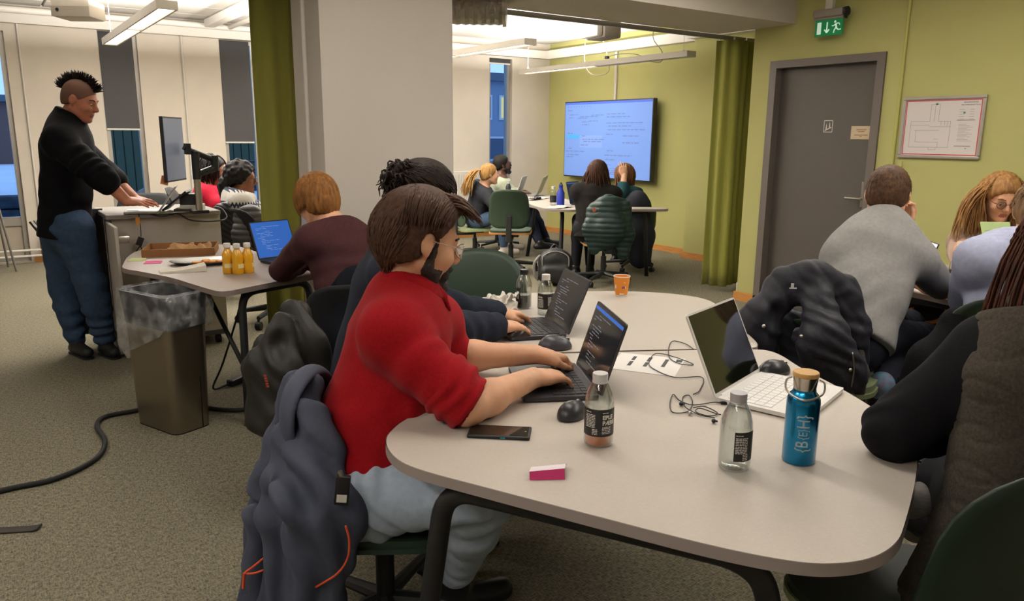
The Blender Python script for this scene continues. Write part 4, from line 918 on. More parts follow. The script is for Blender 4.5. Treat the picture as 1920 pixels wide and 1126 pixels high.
t, ac, R = glass_bottle(p, 'empty glass bottle with a white cap behind the dark laptop', [('EPLE&', .0085, -1.05, .077, .0003), ('SOLBÆR', .0066, -1.05, .067, .0003)], (-1.3, 1.5), M_white, None, 0, 1.0)
small_print(t, R, ac-1.05, .060, 8, .026, 17); small_print(t, R, ac+.3, .076, 10, .015, 19)
p = (1.855, 2.585)
t, ac, R = glass_bottle(p, 'glass bottle half full of dark cola with a black cap', [], (-1.5, -.45), M_black, mat('dark cola', '#2a1614', .2), .060, 1.0)
V, F = arc_strip(R+.0003, ac-1.1, ac-.65, .045, .078); link('barcode', mesh_np('barcode', V, F), M_labt, t)
# blue steel flask
p = (1.468, .962); ac = math.atan2(-p[1], -p[0]); t = thing('steel_flask', 'metallic blue steel flask with bamboo lid and BEH lettering', 'flask', (*p, .74))
M_blue = mat('metallic blue lacquer', '#0a7fb4', .22, .9, coat=.5)
MB().lathe([(0, .001), (.034, 0), (.0365, .004), (.0365, .140), (.0355, .150), (.031, .160), (.0255, .166), (.0245, .172), (.0235, .172)], seg=40).build('body', M_blue, t, True)
MB().lathe([(.0235, .168), (.0245, .178), (.0265, .196), (.0275, .202), (0, .202)], seg=36).build('steel_collar', mat('polished steel', '#b8b0a6', .18, 1), t, True)
MB().lathe([(.0275, .202), (.0285, .203), (.0285, .209), (.027, .212), (0, .2122)], seg=36).build('bamboo_lid', mat('bamboo', '#c79a5a', .5, noise=.15, nscale=30, stretch=(1, 8, 1)), t, True)
sx = A((-math.sin(ac), math.cos(ac), 0)); fx = A((math.cos(ac), math.sin(ac), 0)); hp = [s*.034*sx*math.cos(0)+A((0, 0, .192)) for s in (-1, 1)]
tube_obj('carry_loop', catmull([sx*.029+A((0, 0, .196)), sx*.040+A((0, 0, .188)), sx*.036+fx*.02+A((0, 0, .168)), fx*.042+A((0, 0, .158)), -sx*.036+fx*.02+A((0, 0, .168)), -sx*.040+A((0, 0, .188)), -sx*.029+A((0, 0, .196))], 8), .0022, M_steel, t)
R = .0368
def flask_text(txt, size, zz, bold, xs=.68):   # lettering runs upwards along the flask
    me = slice_mesh(text_mesh(txt, size, .0002, 'CENTER', bold), 1, .003)
    for v in me.vertices:
        x, y = v.co.x*xs, v.co.y; a = ac+.16-(y)/R; v.co = ((R+.0003)*math.cos(a), (R+.0003)*math.sin(a), zz+x)
    link('lettering', me, mat('white flask print', '#d5e3e8', .5), t)
flask_text('{B', .038, .048, .0004, .8); flask_text('{E}', .027, .0770, .0002, .8); flask_text('H}', .038, .106, .0004, .8)
# paper cup
p = (2.385, 2.55); ac = math.atan2(-p[1], -p[0]); t = thing('paper_cup', 'orange paper cup with a white rim on the rear table', 'cup', (*p, .74))
MB().lathe([(0, .003), (.0265, .003), (.0268, .0), (.0275, .006), (.0385, .093), (.036, .093), (.026, .006), (0, .006)], seg=32).build('cup_wall', mat('orange paper cup', '#e08a2e', .5), t, True)
MB().lathe([(.0385, .091), (.0398, .093), (.0385, .0955), (.0365, .093)], seg=32).build('rim', M_white, t, True); MB().lathe([(.0272, .0), (.0282, .008), (.0285, .008), (.0272, -.0)], seg=32).build('base_band', M_white, t, True)
for da, w_, z0, z1, cc in ((.05, .006, .040, .050, '#b23a5c'), (.28, .006, .040, .050, '#3a3f7d'), (.50, .004, .040, .050, '#f0dcc0'), (-.25, .020, .012, .017, '#f2e6d0'), (.3, .006, .066, .070, '#f0c68c'), (-.95, .006, .040, .056, '#f2e6d0')):
    R = .0282+(.0385-.0282)*(z0+z1)/2/.093+.0009; V, F = arc_strip(R, ac+da, ac+da+w_/R, z0, z1, 5); link('cup_print', mesh_np('cup_print', V, F), mat('cup print '+cc, cc, .6), t)
# phone
c = lerp(lerp((.907, 1.489), (1.018, 1.391), .5), lerp((.953, 1.546), (1.069, 1.456), .5), .5); ang = math.atan2(1.391-1.489, 1.018-.907)
t = thing('smartphone', 'black smartphone with a teal side button lying on the front table', 'phone', (*c, .74), ang+.02)
MB().b2((-.077, -.0365, 0), (.077, .0365, .009), bev=.0035, seg=3).build('case', M_black, t, True); MB().b2((-.071, -.031, .009), (.071, .031, .0094)).build('glass_screen', mat('glossy phone glass', '#1c1714', .06, spec=.8), t); MB().b2((.005, -.0372, .003), (.017, -.0362, .006)).build('power_button', mat('teal button', '#1d8f9a', .4), t); MB().cyl((.064, 0, .0094), (.064, 0, .0097), .002).build('front_camera', M_steel, t)
# curled sticky note
c = lerp((.899, 1.239), (.971, 1.182), .5); t = thing('sticky_note', 'pink and white sticky note curling up on the front table', 'sticky note', (*c, .74), -.55)
V = []; n = 8
for i in range(n):
    u = i/(n-1)
    for v in (-1, 1): V.append((.038*v, -.014+.008*u, .001+(.019+.003*v)*u))
F = [(2*i, 2*i+1, 2*i+3, 2*i+2) for i in range(n-1)]; link('pink_face', mesh_np('pink_face', V, F), mat('pink sticky paper', '#c0336e', .8), t)
V = []
for i in range(n):
    u = i/(n-1)
    for v in (-1, 1): V.append((.038*v+.012*u, -.006+.055*u, .0202+.003*v-.017*u+.006*math.sin(u*3.1)))
link('white_face', mesh_np('white_face', V, F), mat('white note face', '#eadfe4', .8), t)
# mice
def mouse(loc, rz, label, m, l=.11, w=.064, h=.038):
    t = thing('computer_mouse', label, 'mouse', (*loc, .74), rz); s = Sdf(.0035, .01); s.ell((0, 0, .004), (l/2, w/2, h)); s.ell((-l*.12, 0, .006), (l*.36, w*.5, h*.98)); s.cut((0, 0, .001), (0, 0, -1))
    s.obj('shell', m, t, 2, world=False); MB().cyl((l*.22, -.003, h*.83), (l*.22, .003, h*.83), .009, seg=14).build('scroll_wheel', M_gry, t, True); MB().b2((l*.05, -.0006, h*.84), (l*.42, .0006, h*.60)).build('button_gap', M_black, t)
mouse((1.215, 1.465), .35, 'black mouse half hidden behind the orange juice bottle', mat('dark mouse shell', '#26262a', .35)); mouse((1.575, 2.005), -.45, 'grey mouse beside the navy sweater man hand', mat('graphite mouse shell', '#3c3c40', .35), .12, .07, .044); mouse((1.975, 1.405), -.2, 'dark mouse behind the white laptop near the flask', mat('dark mouse shell', '#26262a', .35), .115, .066, .04)
# printed sheet
P = [(1.734, 1.842), (1.862, 1.669), (1.69, 1.554), (1.575, 1.735)]; c = np.mean(P, 0); t = thing('paper_sheet', 'white printed sheet between the dark and the white laptop', 'paper', (*c, .74)); MB().prism([A(p)-c for p in P], .0003, .0012).build('sheet', mat('white office paper', '#ece8e2', .7), t)
u = norm(A(P[1])-A(P[0])); v = norm(A(P[3])-A(P[0])); pr = MB()
for (a, b, l, w) in ((.05, .03, .045, .011), (.10, .025, .05, .012), (.10, .085, .05, .012), (.155, .03, .06, .012), (.155, .09, .03, .012), (.19, .02, .03, .02), (.05, .09, .05, .012)):
    o = A(P[0])-c+u*a+v*b; pr.prism([o, o+v*l, o+v*l+u*w, o+u*w], .0012, .0016)
pr.build('printed_blocks', mat('grey black print', '#4a4a4c', .8), t)['kind'] = 'stuff'
# earphones
t = thing('earphones', 'tangled black wired earphones between the bottle and the white laptop', 'earphones', (1.45, 1.45, .74)); tq = lambda pts: [A((*onz(x, y, .742)[:2], z))-A(t.location) for x, y, z in pts]
tube_obj('wire', catmull(tq([(1375, 757, .744), (1340, 755, .744), (1300, 760, .744), (1275, 752, .744), (1262, 740, .744), (1256, 760, .746), (1262, 774, .744), (1290, 772, .744), (1298, 756, .746), (1292, 742, .744), (1280, 746, .744), (1284, 765, .747), (1310, 778, .744), (1340, 784, .744)]), 8), .0016, M_black, t, 5)
tube_obj('wire', catmull(tq([(1300, 766, .745), (1320, 764, .746), (1345, 775, .744), (1330, 782, .746), (1305, 774, .745), (1312, 768, .747), (1340, 776, .745), (1352, 778, .744)]), 8), .0016, M_black, t, 5)
tube_obj('wire', catmull(tq([(1300, 740, .744), (1312, 732, .744), (1316, 708, .744), (1264, 708, .744), (1222, 690, .744), (1218, 676, .744), (1232, 664, .746), (1268, 672, .746), (1300, 684, .744), (1276, 683, .744), (1256, 672, .744), (1254, 652, .744), (1262, 640, .744), (1285, 645, .744), (1300, 655, .744)]), 8), .0016, M_black, t, 5)
for x, y, l in ((1277, 760, 0), (1293, 777, 1), (1338, 792, 0)):
    q = tq([(x, y, .747)])[0]; MB().sph(q, .006, 10).cyl(q, q+A((.008, -.006, -.001)), .004, .0025).build('earbud', M_steel if l else M_black, t, True)
q = tq([(1366, 757, .746)])[0]; MB().cyl(q, q+A((-.018, .012, 0)), .004).build('jack_plug', M_black, t, True)
# crumpled napkin wrapper
q = onz(893, 566, .74); t = thing('paper_wrapper', 'crumpled white printed food wrapper on the rear table', 'wrapper', (1.72, 2.62, .74), -.5)
crumple('wrapper', .20, .15, .055, mat('white wrapper', '#e6dfd3', .8, noise=.35, nscale=25, col2='#8d7f70'), t, (0, 0, 0), 8, 0, 26); crumple('wrapper_fold', .14, .1, .06, mat('white wrapper plain', '#e9e3d8', .8), t, (.05, .02, .004), 12, .6, 20)
# ------------------------------------------------------------------ wall screen
t = thing('wall_screen', 'large wall mounted screen showing two pages of text', 'screen', (XT-.13, 8.075, 1.415)); M_tvb = mat('black screen bezel', '#14161c', .35)
MB().b2((-.02, -.90, -.53), (.05, .90, .53), bev=.006).build('housing', M_tvb, t); MB().b2((.05, -.4, -.25), (.125, .4, .25)).build('wall_mount', M_black, t)
D = MB().b2((-.0225, -.885, -.512), (-.02, .885, .515)).build('display', mat('pale blue lit display', '#7397e0', .5, emit=.36), t); X = -.0235
MB().b2((X, -.885, .485), (-.0225, .885, .515)).build('title_bar', mat('blue display bar', '#4a66c8', .3, emit=.5), D); MB().b2((X, .55, .02), (-.0225, .84, .065)).build('highlight', mat('cyan display highlight', '#3f9fe8', .3, emit=.5), D); MB().b2((X+.0004, .06, -.11), (-.0225, .54, .06)).build('preview_pane', mat('grey display pane', '#7b9add', .5, emit=.5), D)
tx = MB(); rnd = random.Random(2)
def line(y, z, w, h=.011):
    x = 0
    while x < w:
        l = min(rnd.uniform(.03, .11), w-x); tx.b2((X, y-x-l, z), (-.0225, y-x, z+h)); x += l+.02
for y, z, w in ((.82, .40, .10), (.78, .34, .2), (.55, .31, .4), (.80, .30, .12), (.6, .29, .2), (.3, .33, .25), (.5, .24, .15), (.35, .25, .2), (.5, .2, .16), (.82, .08, .12), (.5, .045, .1), (.48, 0, .45), (.46, -.03, .38), (.52, -.08, .16), (.8, -.13, .08), (.86, -.17, .42), (.82, -.22, .28), (.83, -.25, .14), (-.02, .34, .36), (-.02, .30, .46), (-.02, .22, .70), (-.06, .18, .45), (-.05, .13, .72), (-.02, .07, .14), (-.35, .05, .3), (-.35, -.04, .32), (-.05, -.15, .12), (-.0, -.21, .54), (-.02, -.27, .2), (-.03, -.34, .1),
          (-.02, -.39, .58), (-.02, -.415, .62), (-.02, -.44, .5), (-.02, -.465, .6)): line(y, z, w)
for i in range(9): line(.82-i*.06, .45, .02)
o = tx.build('screen_text', mat('grey display text', '#6479b4', .4, emit=.34), D); o['kind'] = 'stuff'
# ------------------------------------------------------------------ people
def skin(name, col, n=.12): return mat('skin '+name, col, .5, noise=n, nscale=22, sss=.12, spec=.35, bump=.05, bscale=180)
M_lip = {}
def headR(fwd, up=(0, 0, 1)):
    f = norm(fwd); l = norm(np.cross(A(up, float), f)); u = np.cross(f, l); return np.stack([f, l, u], 1)
def head_prims(S, c, R, sc=1.0, g=0.0, fem=False, k=.02):
    T = lambda x, y, z: c+R@(A((x, y, z))*sc)
    e = lambda p, r, **kw: S.ell(T(*p), (A(r)*sc+g), R, **kw); cp = lambda a, b, r1, r2, **kw: S.cap(T(*a), T(*b), r1*sc+g, r2*sc+g, **kw)
    e((-.012, 0, .040), (.096, .076, .085), k=k); e((.022, 0, -.01), (.074, .066, .092), k=k); e((.030, 0, -.055), (.055, .052, .06), k=k)
    j = .9 if fem else 1.0
    for s in (-1, 1):
        cp((-.012, .056*s*j, -.052), (.058, .018*s*j, -.103), .020, .017, k=.02); e((.062, .040*s, -.028), (.026, .022, .024), k=.02)
    e((.072, 0, -.100), (.024, .022*j, .020), k=.02)
    cp((.076, -.034, .024), (.076, .034, .024), .015, .015, k=.016)          # brow
    cp((.090, 0, .014), (.113, 0, -.026), .0085, .0125, k=.010); e((.102, 0, -.034), (.014, .018, .010), k=.006)     # nose
    for s in (-1, 1): S.ell(T(.099, .033*s, .000), A((.016, .017, .011))*sc, R, k=.012, sub=True); S.cap(T(.081, .022*s, .0105), T(.081, .045*s, .0095), .0072*sc, .0066*sc, k=.006); S.cap(T(.080, .023*s, -.0095), T(.079, .044*s, -.0090), .0056*sc, .0050*sc, k=.006)
    cp((.084, -.017, -.061), (.084, .017, -.061), .010, .010, k=.008); cp((.083, -.014, -.073), (.083, .014, -.073), .010, .010, k=.006)
    S.box(T(.098, 0, -.067), A((.02, .04, .0022))*sc, R, .001, k=.003, sub=True)
def ear_prims(S, c, R, sc=1.0):
    T = lambda x, y, z: c+R@(A((x, y, z))*sc)
    for s in (-1, 1):
        r = R@np.array(Matrix.Rotation(-.35*s, 3, 'Z'))
        S.ell(T(-.010, .082*s, .002), A((.021, .009, .032))*sc, r, k=.008); S.ell(T(-.005, .096*s, .004), A((.013, .012, .019))*sc, r, k=.004, sub=True); S.cap(T(-.004, .076*s, -.022), T(-.004, .074*s, -.030), .008*sc, .007*sc, k=.006)
def hand_prims(S, w, d, back, thumb, curl=(.35, .5, .35), sc=1.0, spread=.11, g=0, thumb_in=.3):
    """w wrist, d direction of the fingers, back = normal of the back of the hand, thumb=+1 if the thumb is on the left of d seen from the back"""
    x = norm(d); z = norm(A(back)-x*(A(back)@x)); y = np.cross(z, x)
    T = lambda a, b, c: w+(x*a+y*b+z*c)*sc
    S.cap(T(.0, 0, 0), T(.03, 0, 0), .027*sc, .034*sc, sq=(z, .62), k=.015); S.cap(T(.035, .018*thumb, 0), T(.082, .026*thumb, .001), .019*sc, .016*sc, sq=(z, .75), k=.015); S.cap(T(.035, -.018*thumb, 0), T(.078, -.026*thumb, -.001), .019*sc, .014*sc, sq=(z, .75), k=.015); S.cap(T(.03, 0, 0), T(.084, 0, .002), .024*sc, .018*sc, sq=(z, .7), k=.015)
    for i, (yo, L, r) in enumerate(((.031, .072, .0080), (.0105, .080, .0082), (-.0105, .075, .0079), (-.030, .058, .0070))):
        p = T(.084-.004*abs(i-1), yo*thumb, .001); a = spread*(1.4-i)*thumb; fx = norm(x*math.cos(a)+y*math.sin(a)); ang = 0
        for q, (seg, cu) in enumerate(((.48, curl[0]), (.29, curl[1]), (.23, curl[2]))):
            ang += cu*(1+.12*(i-1)); dd = fx*math.cos(ang)-z*math.sin(ang); n = p+dd*L*seg*sc
            S.cap(p, n, r*(1-.1*q)*sc, r*(.9-.1*q)*sc, k=.005 if q else .010); p = n
    p0 = T(.018, .024*thumb, -.006); p1 = T(.048, .046*thumb*(1-thumb_in*.2), -.014); p2 = T(.078, .054*thumb*(1-thumb_in), -.022); p3 = T(.100, .054*thumb*(1-thumb_in*1.4), -.027)
    S.cap(p0, p1, .016*sc, .0125*sc, k=.018); S.cap(p1, p2, .0115*sc, .0098*sc, k=.006); S.cap(p2, p3, .0098*sc, .0078*sc, k=.004)
def scalp(theta, phi, off=1.0):
    """theta: 0 front .. pi back (around z, + to the left); phi: 0 equator .. pi/2 crown"""
    return A((-.012, 0, .030))+A((.100, .081, .092))*off*A((math.cos(theta)*math.cos(phi), math.sin(theta)*math.cos(phi), math.sin(phi)))
def hair_locks(name, c, R, sc, specs, m, parent, seed=1, seg=5):
    """specs: list of (n, fn(rnd)->(start,d0,length,grav,off,wob,curl,r0,r1))"""
    rnd = np.random.RandomState(seed); rows = []
    for n, fn in specs:
        for i in range(n): rows.append(fn(rnd))
    n, steps = len(rows), 9; gz = R.T@A((0, 0, -1.)); nv = lambda v: v/(np.linalg.norm(v, axis=-1, keepdims=True)+1e-9)
    p = np.array([q[0] for q in rows], float); d = nv(np.array([q[1] for q in rows], float)); L, gr, off, wob, cu, r0, r1 = (np.array([q[k] for q in rows], float)[:, None] for k in range(2, 9))
    Ec, E = A((-.012, 0, .030)), A((.100, .081, .092)); ph = rnd.uniform(0, 6.28, (n, 1)); out = [p.copy()]
    for i in range(steps):
        d = nv(d+gz*gr+rnd.normal(0, 1, (n, 3))*wob+cu*np.concatenate([np.cos(ph+i*1.3), np.sin(ph+i*1.3), .3*np.sin(i*1.1+ph)], 1)); p = p+d*L/steps
        q = (p-Ec)/E; r = np.linalg.norm(q, axis=1, keepdims=True); nn = nv(q/E); hug = ((off > 1.04) & (r < off*1.15))
        d = np.where(hug, nv(d-nn*np.maximum(0, (d*nn).sum(1, keepdims=True))*.9), d); p = np.where(r < off, Ec+E*q/r*off, p); out.append(p.copy())
    P_ = c+(np.stack(out, 1)*sc)@R.T; t = np.linspace(0, 1, steps+1)[None]; rad = (r0*(1-t)**.6+r1)*np.minimum(1, .45+3*t)*sc
    T = nv(np.gradient(P_, axis=1)); u = np.cross(T[:, 0], (0, 0, 1.)); u = nv(np.where(np.linalg.norm(u, axis=1, keepdims=True) > .1, u, np.cross(T[:, 0], (1., 0, 0)))); V = np.zeros((n, steps+1, seg, 3))
    for i in range(steps+1):
        u = nv(u-T[:, i]*(u*T[:, i]).sum(1, keepdims=True)); w = np.cross(T[:, i], u)
        for k in range(seg): a_ = 2*math.pi*k/seg; V[:, i, k] = P_[:, i]+rad[:, i, None]*(u*math.cos(a_)+w*math.sin(a_))
    ix = np.arange(n*(steps+1)*seg).reshape(n, steps+1, seg); nx = np.roll(ix, -1, 2); F = np.stack([ix[:, :-1], nx[:, :-1], nx[:, 1:], ix[:, 1:]], -1).reshape(-1, 4)
    o = link(name, mesh_np(name, V.reshape(-1, 3), F), m, parent, True); o['kind'] = 'stuff'; return o
def hairmat(name, c1, c2, st=(1, 1, 1)): return mat('hair '+name, c1, .6, noise=1, nscale=60, stretch=st, col2=c2, spec=.22, bump=.2, bscale=160)
def glasses(c, R, sc, m, parent, style='thin'):
    T = lambda x, y, z: c+R@(A((x, y, z))*sc); g = MB(); r = .0012 if style == 'thin' else .0022
    for s in (-1, 1):
        pts = [T(.112-.010*abs(math.cos(a)), (.033+.024*math.cos(a))*s, .0+.020*math.sin(a)) for a in np.linspace(0, 2*math.pi, 22)]; g.tube(pts, r*sc, 5)
        g.tube(catmull([T(.099, .058*s, .006), T(.08, .074*s, .008), T(.0, .083*s, .010), T(-.022, .082*s, .0)], 5), r*sc, 5)
    g.tube(catmull([T(.112, .011, .006), T(.116, 0, .009), T(.112, -.011, .006)], 4), r*sc, 5); o = g.build('glasses', m, parent, True, True)
    for s in (-1, 1):
        pts = [T(.112-.010*abs(math.cos(a)), (.033+.0235*math.cos(a))*s, .0195*math.sin(a)) for a in np.linspace(0, 2*math.pi, 20)[:-1]]
        MB().quad(pts).build('lens', mat('spectacle lens', '#f4f6f8', .02, trans=1, ior=1.02), o, world=True)
    return o
def eyes(c, R, sc, par, iris='#3a2a1c'):
    for s in (-1, 1):
        p = c+R@(A((.079, .033*s, .0005))*sc); e = MB().sph(p, .0118*sc, 14).build('eye', mat('eye white', '#b3a59a', .2), par, True, True)
        q = c+R@(A((.0852, .033*s, -.002))*sc); MB().sph(q, .0066*sc, 10).build('iris', mat('iris '+iris, iris, .15), e, True, True)
def brows(c, R, sc, par, m):
    T = lambda x, y, z: c+R@(A((x, y, z))*sc)
    for s in (-1, 1):
        V, F = tubes([catmull([T(.094, .014*s, .024), T(.092, .033*s, .031), T(.078, .052*s, .026)], 4)], [.0034*sc], 5); link('eyebrow', mesh_np('eyebrow', V, F), m, par, True)
PEOPLE = []
class Person:
    def __init__(s, label, pel, neck, front, head, hf, sw=.36, sc=1.0, h=.010, build=1.0, hup=(0, 0, 1), fem=False, group=None, girth=1.0):
        s.pel, s.neck, s.head = A(pel, float), A(neck, float), A(head, float); s.h = h; s.sc = sc; s.b = build; s.fem = fem; s.girth = girth
        s.up = norm(s.neck-s.pel); f = A(front, float); s.front = norm(f-s.up*(f@s.up)); s.left = np.cross(s.up, s.front); s.R = headR(hf, hup)
        s.t = thing('person', label, 'person', (s.pel[0], s.pel[1], 0), 0, group); s.sh = {}; s.el = {}; s.wr = {}; s.hip = {}; s.kn = {}; s.an = {}; s.toe = {}
        PEOPLE.append(s)
        for n, q in (('l', 1), ('r', -1)):
            s.sh[n] = s.neck-s.up*.055+s.left*q*sw/2; s.hip[n] = s.pel+s.left*q*.09-s.up*.03
    def arm(s, n, el, wr, sh=None):
        if sh is not None: s.sh[n] = A(sh, float)
        s.el[n] = A(el, float); s.wr[n] = A(wr, float); return s
    def leg(s, n, kn, an, toe=None, hip=None):
        if hip is not None: s.hip[n] = A(hip, float)
        s.kn[n] = A(kn, float); s.an[n] = A(an, float); s.toe[n] = A(toe, float) if toe is not None else s.an[n]+s.front*.17-A((0, 0, .04)); return s
    def torso(s, S, g=0, low=0.0, k=.05, shw=1.0):
        b = s.b*s.girth; wa = lerp(s.pel, s.neck, .38); ch = lerp(s.pel, s.neck, .74)
        S.cap(s.pel-s.up*low, wa, .155*b+g, .140*b+g, sq=(s.front, .76), k=k); S.cap(wa, ch+s.front*.005, .140*b+g, .158*s.b+g, sq=(s.front, .74), k=k)
        q = .5-.42*shw; S.cap(lerp(s.sh['l'], s.sh['r'], q), lerp(s.sh['l'], s.sh['r'], 1-q), .062*s.b+g, .062*s.b+g, k=k); S.cap(ch+s.up*.02, s.neck-s.up*.06, .13*s.b+g, .095*s.b+g, sq=(s.front, .72), k=k)
        for n in 'lr': S.cap(s.neck-s.up*.005-s.front*.01, lerp(s.sh[n], s.neck, 1-.88*shw), .050*s.b+g, .056*s.b+g, k=k)
    def arms(s, S, g=0, end=1.0, which='lr', k=.03, fore=1.0):
        for n in which:
            if n not in s.el: continue
            S.cap(s.sh[n], s.el[n], .056*s.b+g, .043*s.b+g, k=k); w = lerp(s.el[n], s.wr[n], end); m = lerp(s.el[n], s.wr[n], .3)
            r = lambda t: (.046*(1-t)+.0285*t)*s.b*fore+g
            if end > .3: S.cap(s.el[n], m, .042*s.b+g, r(.22), k=k); S.cap(m, w, r(.22), r(end), k=k)
            else: S.cap(s.el[n], w, .042*s.b+g, r(end*.7), k=k)
    def legs(s, S, g=0, end=1.0, k=.03, which='lr', thick=1.0):
        S.cap(s.hip['l'], s.hip['r'], .092*s.b+g, k=.05)
        for n in which:
            if n not in s.kn: continue
            S.cap(s.hip[n], s.kn[n], .086*s.b*thick+g, .060*s.b*thick+g, k=k); a = lerp(s.kn[n], s.an[n], end); m = lerp(s.kn[n], s.an[n], .35); S.cap(s.kn[n], m, .058*s.b*thick+g, .056*s.b*thick+g, k=k); S.cap(m, a, .056*s.b*thick+g, (.036+.02*(1-end))*s.b*thick+g, k=k)
    def body(s, m, hands=(), lips=None, extra=None, legs=True, ears=True):
        S = Sdf(s.h, .02); s.torso(S, -.012); s.arms(S)
        if legs: s.legs(S, -.01)
        R = s.R; hb = s.head+R@(A((-.028, 0, -.055))*s.sc)
        S.cap(s.neck-s.up*.05, hb, .056*s.b, .052*s.sc, k=.03); S.cap(s.neck-s.up*.02, lerp(s.neck, hb, .5), .060*s.b, .053*s.b, k=.03); head_prims(S, s.head, R, s.sc, fem=s.fem)
        if ears: ear_prims(S, s.head, R, s.sc)
        if extra: extra(S)
        lipm = mat('lips '+m.name, lips or '#a8645a', .45)
        def mf(C):
            L = (C-s.head)@R/s.sc; return ((L[:, 0] > .078) & (np.abs(L[:, 1]) < .024-.6*np.abs(L[:, 2]+.067)) & (np.abs(L[:, 2]+.067) < .0125)).astype(int)
        V, F = S.mesh(1)
        for hd in hands:
            H = Sdf(min(.0036, s.h*.6), .012); w_ = A(hd[0]); n_ = min('lr', key=lambda q: np.linalg.norm(s.wr[q]-w_) if q in s.wr else 9)
            H.cap(lerp(s.el[n_], s.wr[n_], .80), w_, .0325*s.b, .0285*s.b); hand_prims(H, *hd[:4], **(hd[4] if len(hd) > 4 else {})); v, f = H.mesh(1); F = np.concatenate([F, f+len(V)]); V = np.concatenate([V, v])
        me = mesh_np('body', V, F); s.bodyo = link('body', me, [m, lipm], s.t, True); me.polygons.foreach_set('material_index', np.asarray(mf(V[F].mean(1)), np.int32)[:len(me.polygons)]); return s
    def top(s, m, name='sweater', g=.016, end=1.0, low=.05, hem=None, neckcut=.03, disp=None, fore=1.0, which='lr', extra=None, h=None, collar=None, noarms=False, cuts=(), shw=1.0):
        S = Sdf(h or s.h, .03); s.torso(S, g, low, shw=shw)
        if not noarms: s.arms(S, g, end, which, fore=fore)
        if collar: S.cap(s.neck-s.up*.04, s.neck+s.up*collar+s.front*collar*.25, .066*s.b+g*.5, .060*s.b+g*.4, k=.02)
        if extra: extra(S)
        if not collar: S.cut(s.neck+s.up*neckcut-s.front*.0, norm(s.up*.9+s.front*.25))
        else: S.cut(s.neck+s.up*(collar-.005)+s.front*collar*.2, norm(s.up+s.front*.25))
        if hem is not None: S.cut(s.pel-s.up*hem, -s.up)
        for n in which:
            if n in s.wr and not noarms: pass
        for c_, n_ in cuts: S.cut(c_, n_)
        return S.obj(name, m, s.t, 1, disp)
    def cuff(s, m, n, t0, t1, g, name='cuff', parent=None, k=.02, rib=True):
        S = Sdf(min(s.h, .007), k); a, b = lerp(s.el[n], s.wr[n], t0), lerp(s.el[n], s.wr[n], t1); r = lambda t: (.046*(1-t)+.0285*t)*s.b+g
        S.cap(a, b, r(t0), r(t1)); d = norm(b-a); S.cut(b, d); S.cut(a, -d); return S.obj(name, m, s.t, 1)
    def trousers(s, m, g=.012, end=.93, disp=None, name='trousers', which='lr', thick=1.0, waist=.10, cut=True, rise=True):
        S = Sdf(s.h, .03); s.legs(S, g, end, which=which, thick=thick)
        if rise: S.cap(s.pel-s.up*.04, s.pel+s.up*waist, .138*s.b*s.girth+g, .120*s.b*s.girth+g, sq=(s.front, .74), k=.05)
        return S.obj(name, m, s.t, 1, disp)
    def shoes(s, m, which='lr', name='shoe', sole=None):
        for n in which:
            if n not in s.an: continue
            a, t = s.an[n], s.toe[n]; S = Sdf(min(s.h, .009), .02); gz = min(a[2], t[2])-.045; d = t-a; d[2] = 0; d = norm(d); hl = a-d*.045; hl[2] = t[2]
            S.cap(hl+A((0, 0, .0)), t, .036, .034); S.cap(a, hl+d*.05, .046, .042); S.cap(lerp(hl, t, .3)+A((0, 0, .02)), t, .040, .030); S.cut(t-A((0, 0, .036)), (0, 0, -1)); o = S.obj(name, m, s.t, 1)
            if sole is not None:
                u = A((-d[1], d[0], 0)); z0 = t[2]-.042; P = [hl-d*.035+u*.03, t+d*.02+u*.035, t+d*.035, t+d*.02-u*.035, hl-d*.035-u*.03]
                MB().prism(rpoly([p[:2] for p in P], .02, 3), z0, z0+.012).build('sole', sole, o, world=True)
    def cap_hair(s, m, name='hair', off=.012, face=.045, low=-.03, disp=None, h=None, extra=None, back=-.09, ear=False):
        """skull cap of hair, open at the face; face: how far forward (head x) it reaches at ear level"""
        c, R, sc = s.head, s.R, s.sc; S = Sdf(h or s.h*.8, .02); T = lambda x, y, z: c+R@(A((x, y, z))*sc)
        S.ell(T(-.014, 0, .040), (A((.098, .079, .088))+off)*sc, R); S.ell(T(-.045, 0, -.01), (A((.062, .070, .075))+off)*sc, R, k=.03)
        if extra: extra(S, T)
        if ear:
            for q in (-1, 1): S.ell(T(-.004, .092*q, -.004), A((.026, .024, .036))*sc, R, k=.012, sub=True)
        S.cut(T(face, 0, .02), R@norm((1, 0, -.75)), .012); S.cut(T(0, 0, low), R@norm((.35, 0, -1)), .01)
        return S.obj(name, m, s.t, 1, disp)
def strand_disp(c, R, amp, fr=26, dirv=(0, 0, 1), seed=3):
    """hair relief: grooves running roughly front to back / downwards in head space"""
    def f(V, N):
        L = (V-c)@R; th = np.arctan2(L[:, 1], L[:, 0]-.0); q = np.stack([th*5, L[:, 2]*9, L[:, 0]*6], 1)
        w = np.sin(th*fr+3*vnoise(q, seed))+.6*np.sin(L[:, 1]*fr*18+4*vnoise(q*1.3, seed+1)); return amp*(.6*w+.8*vnoise(L*60, seed+2))
    return f
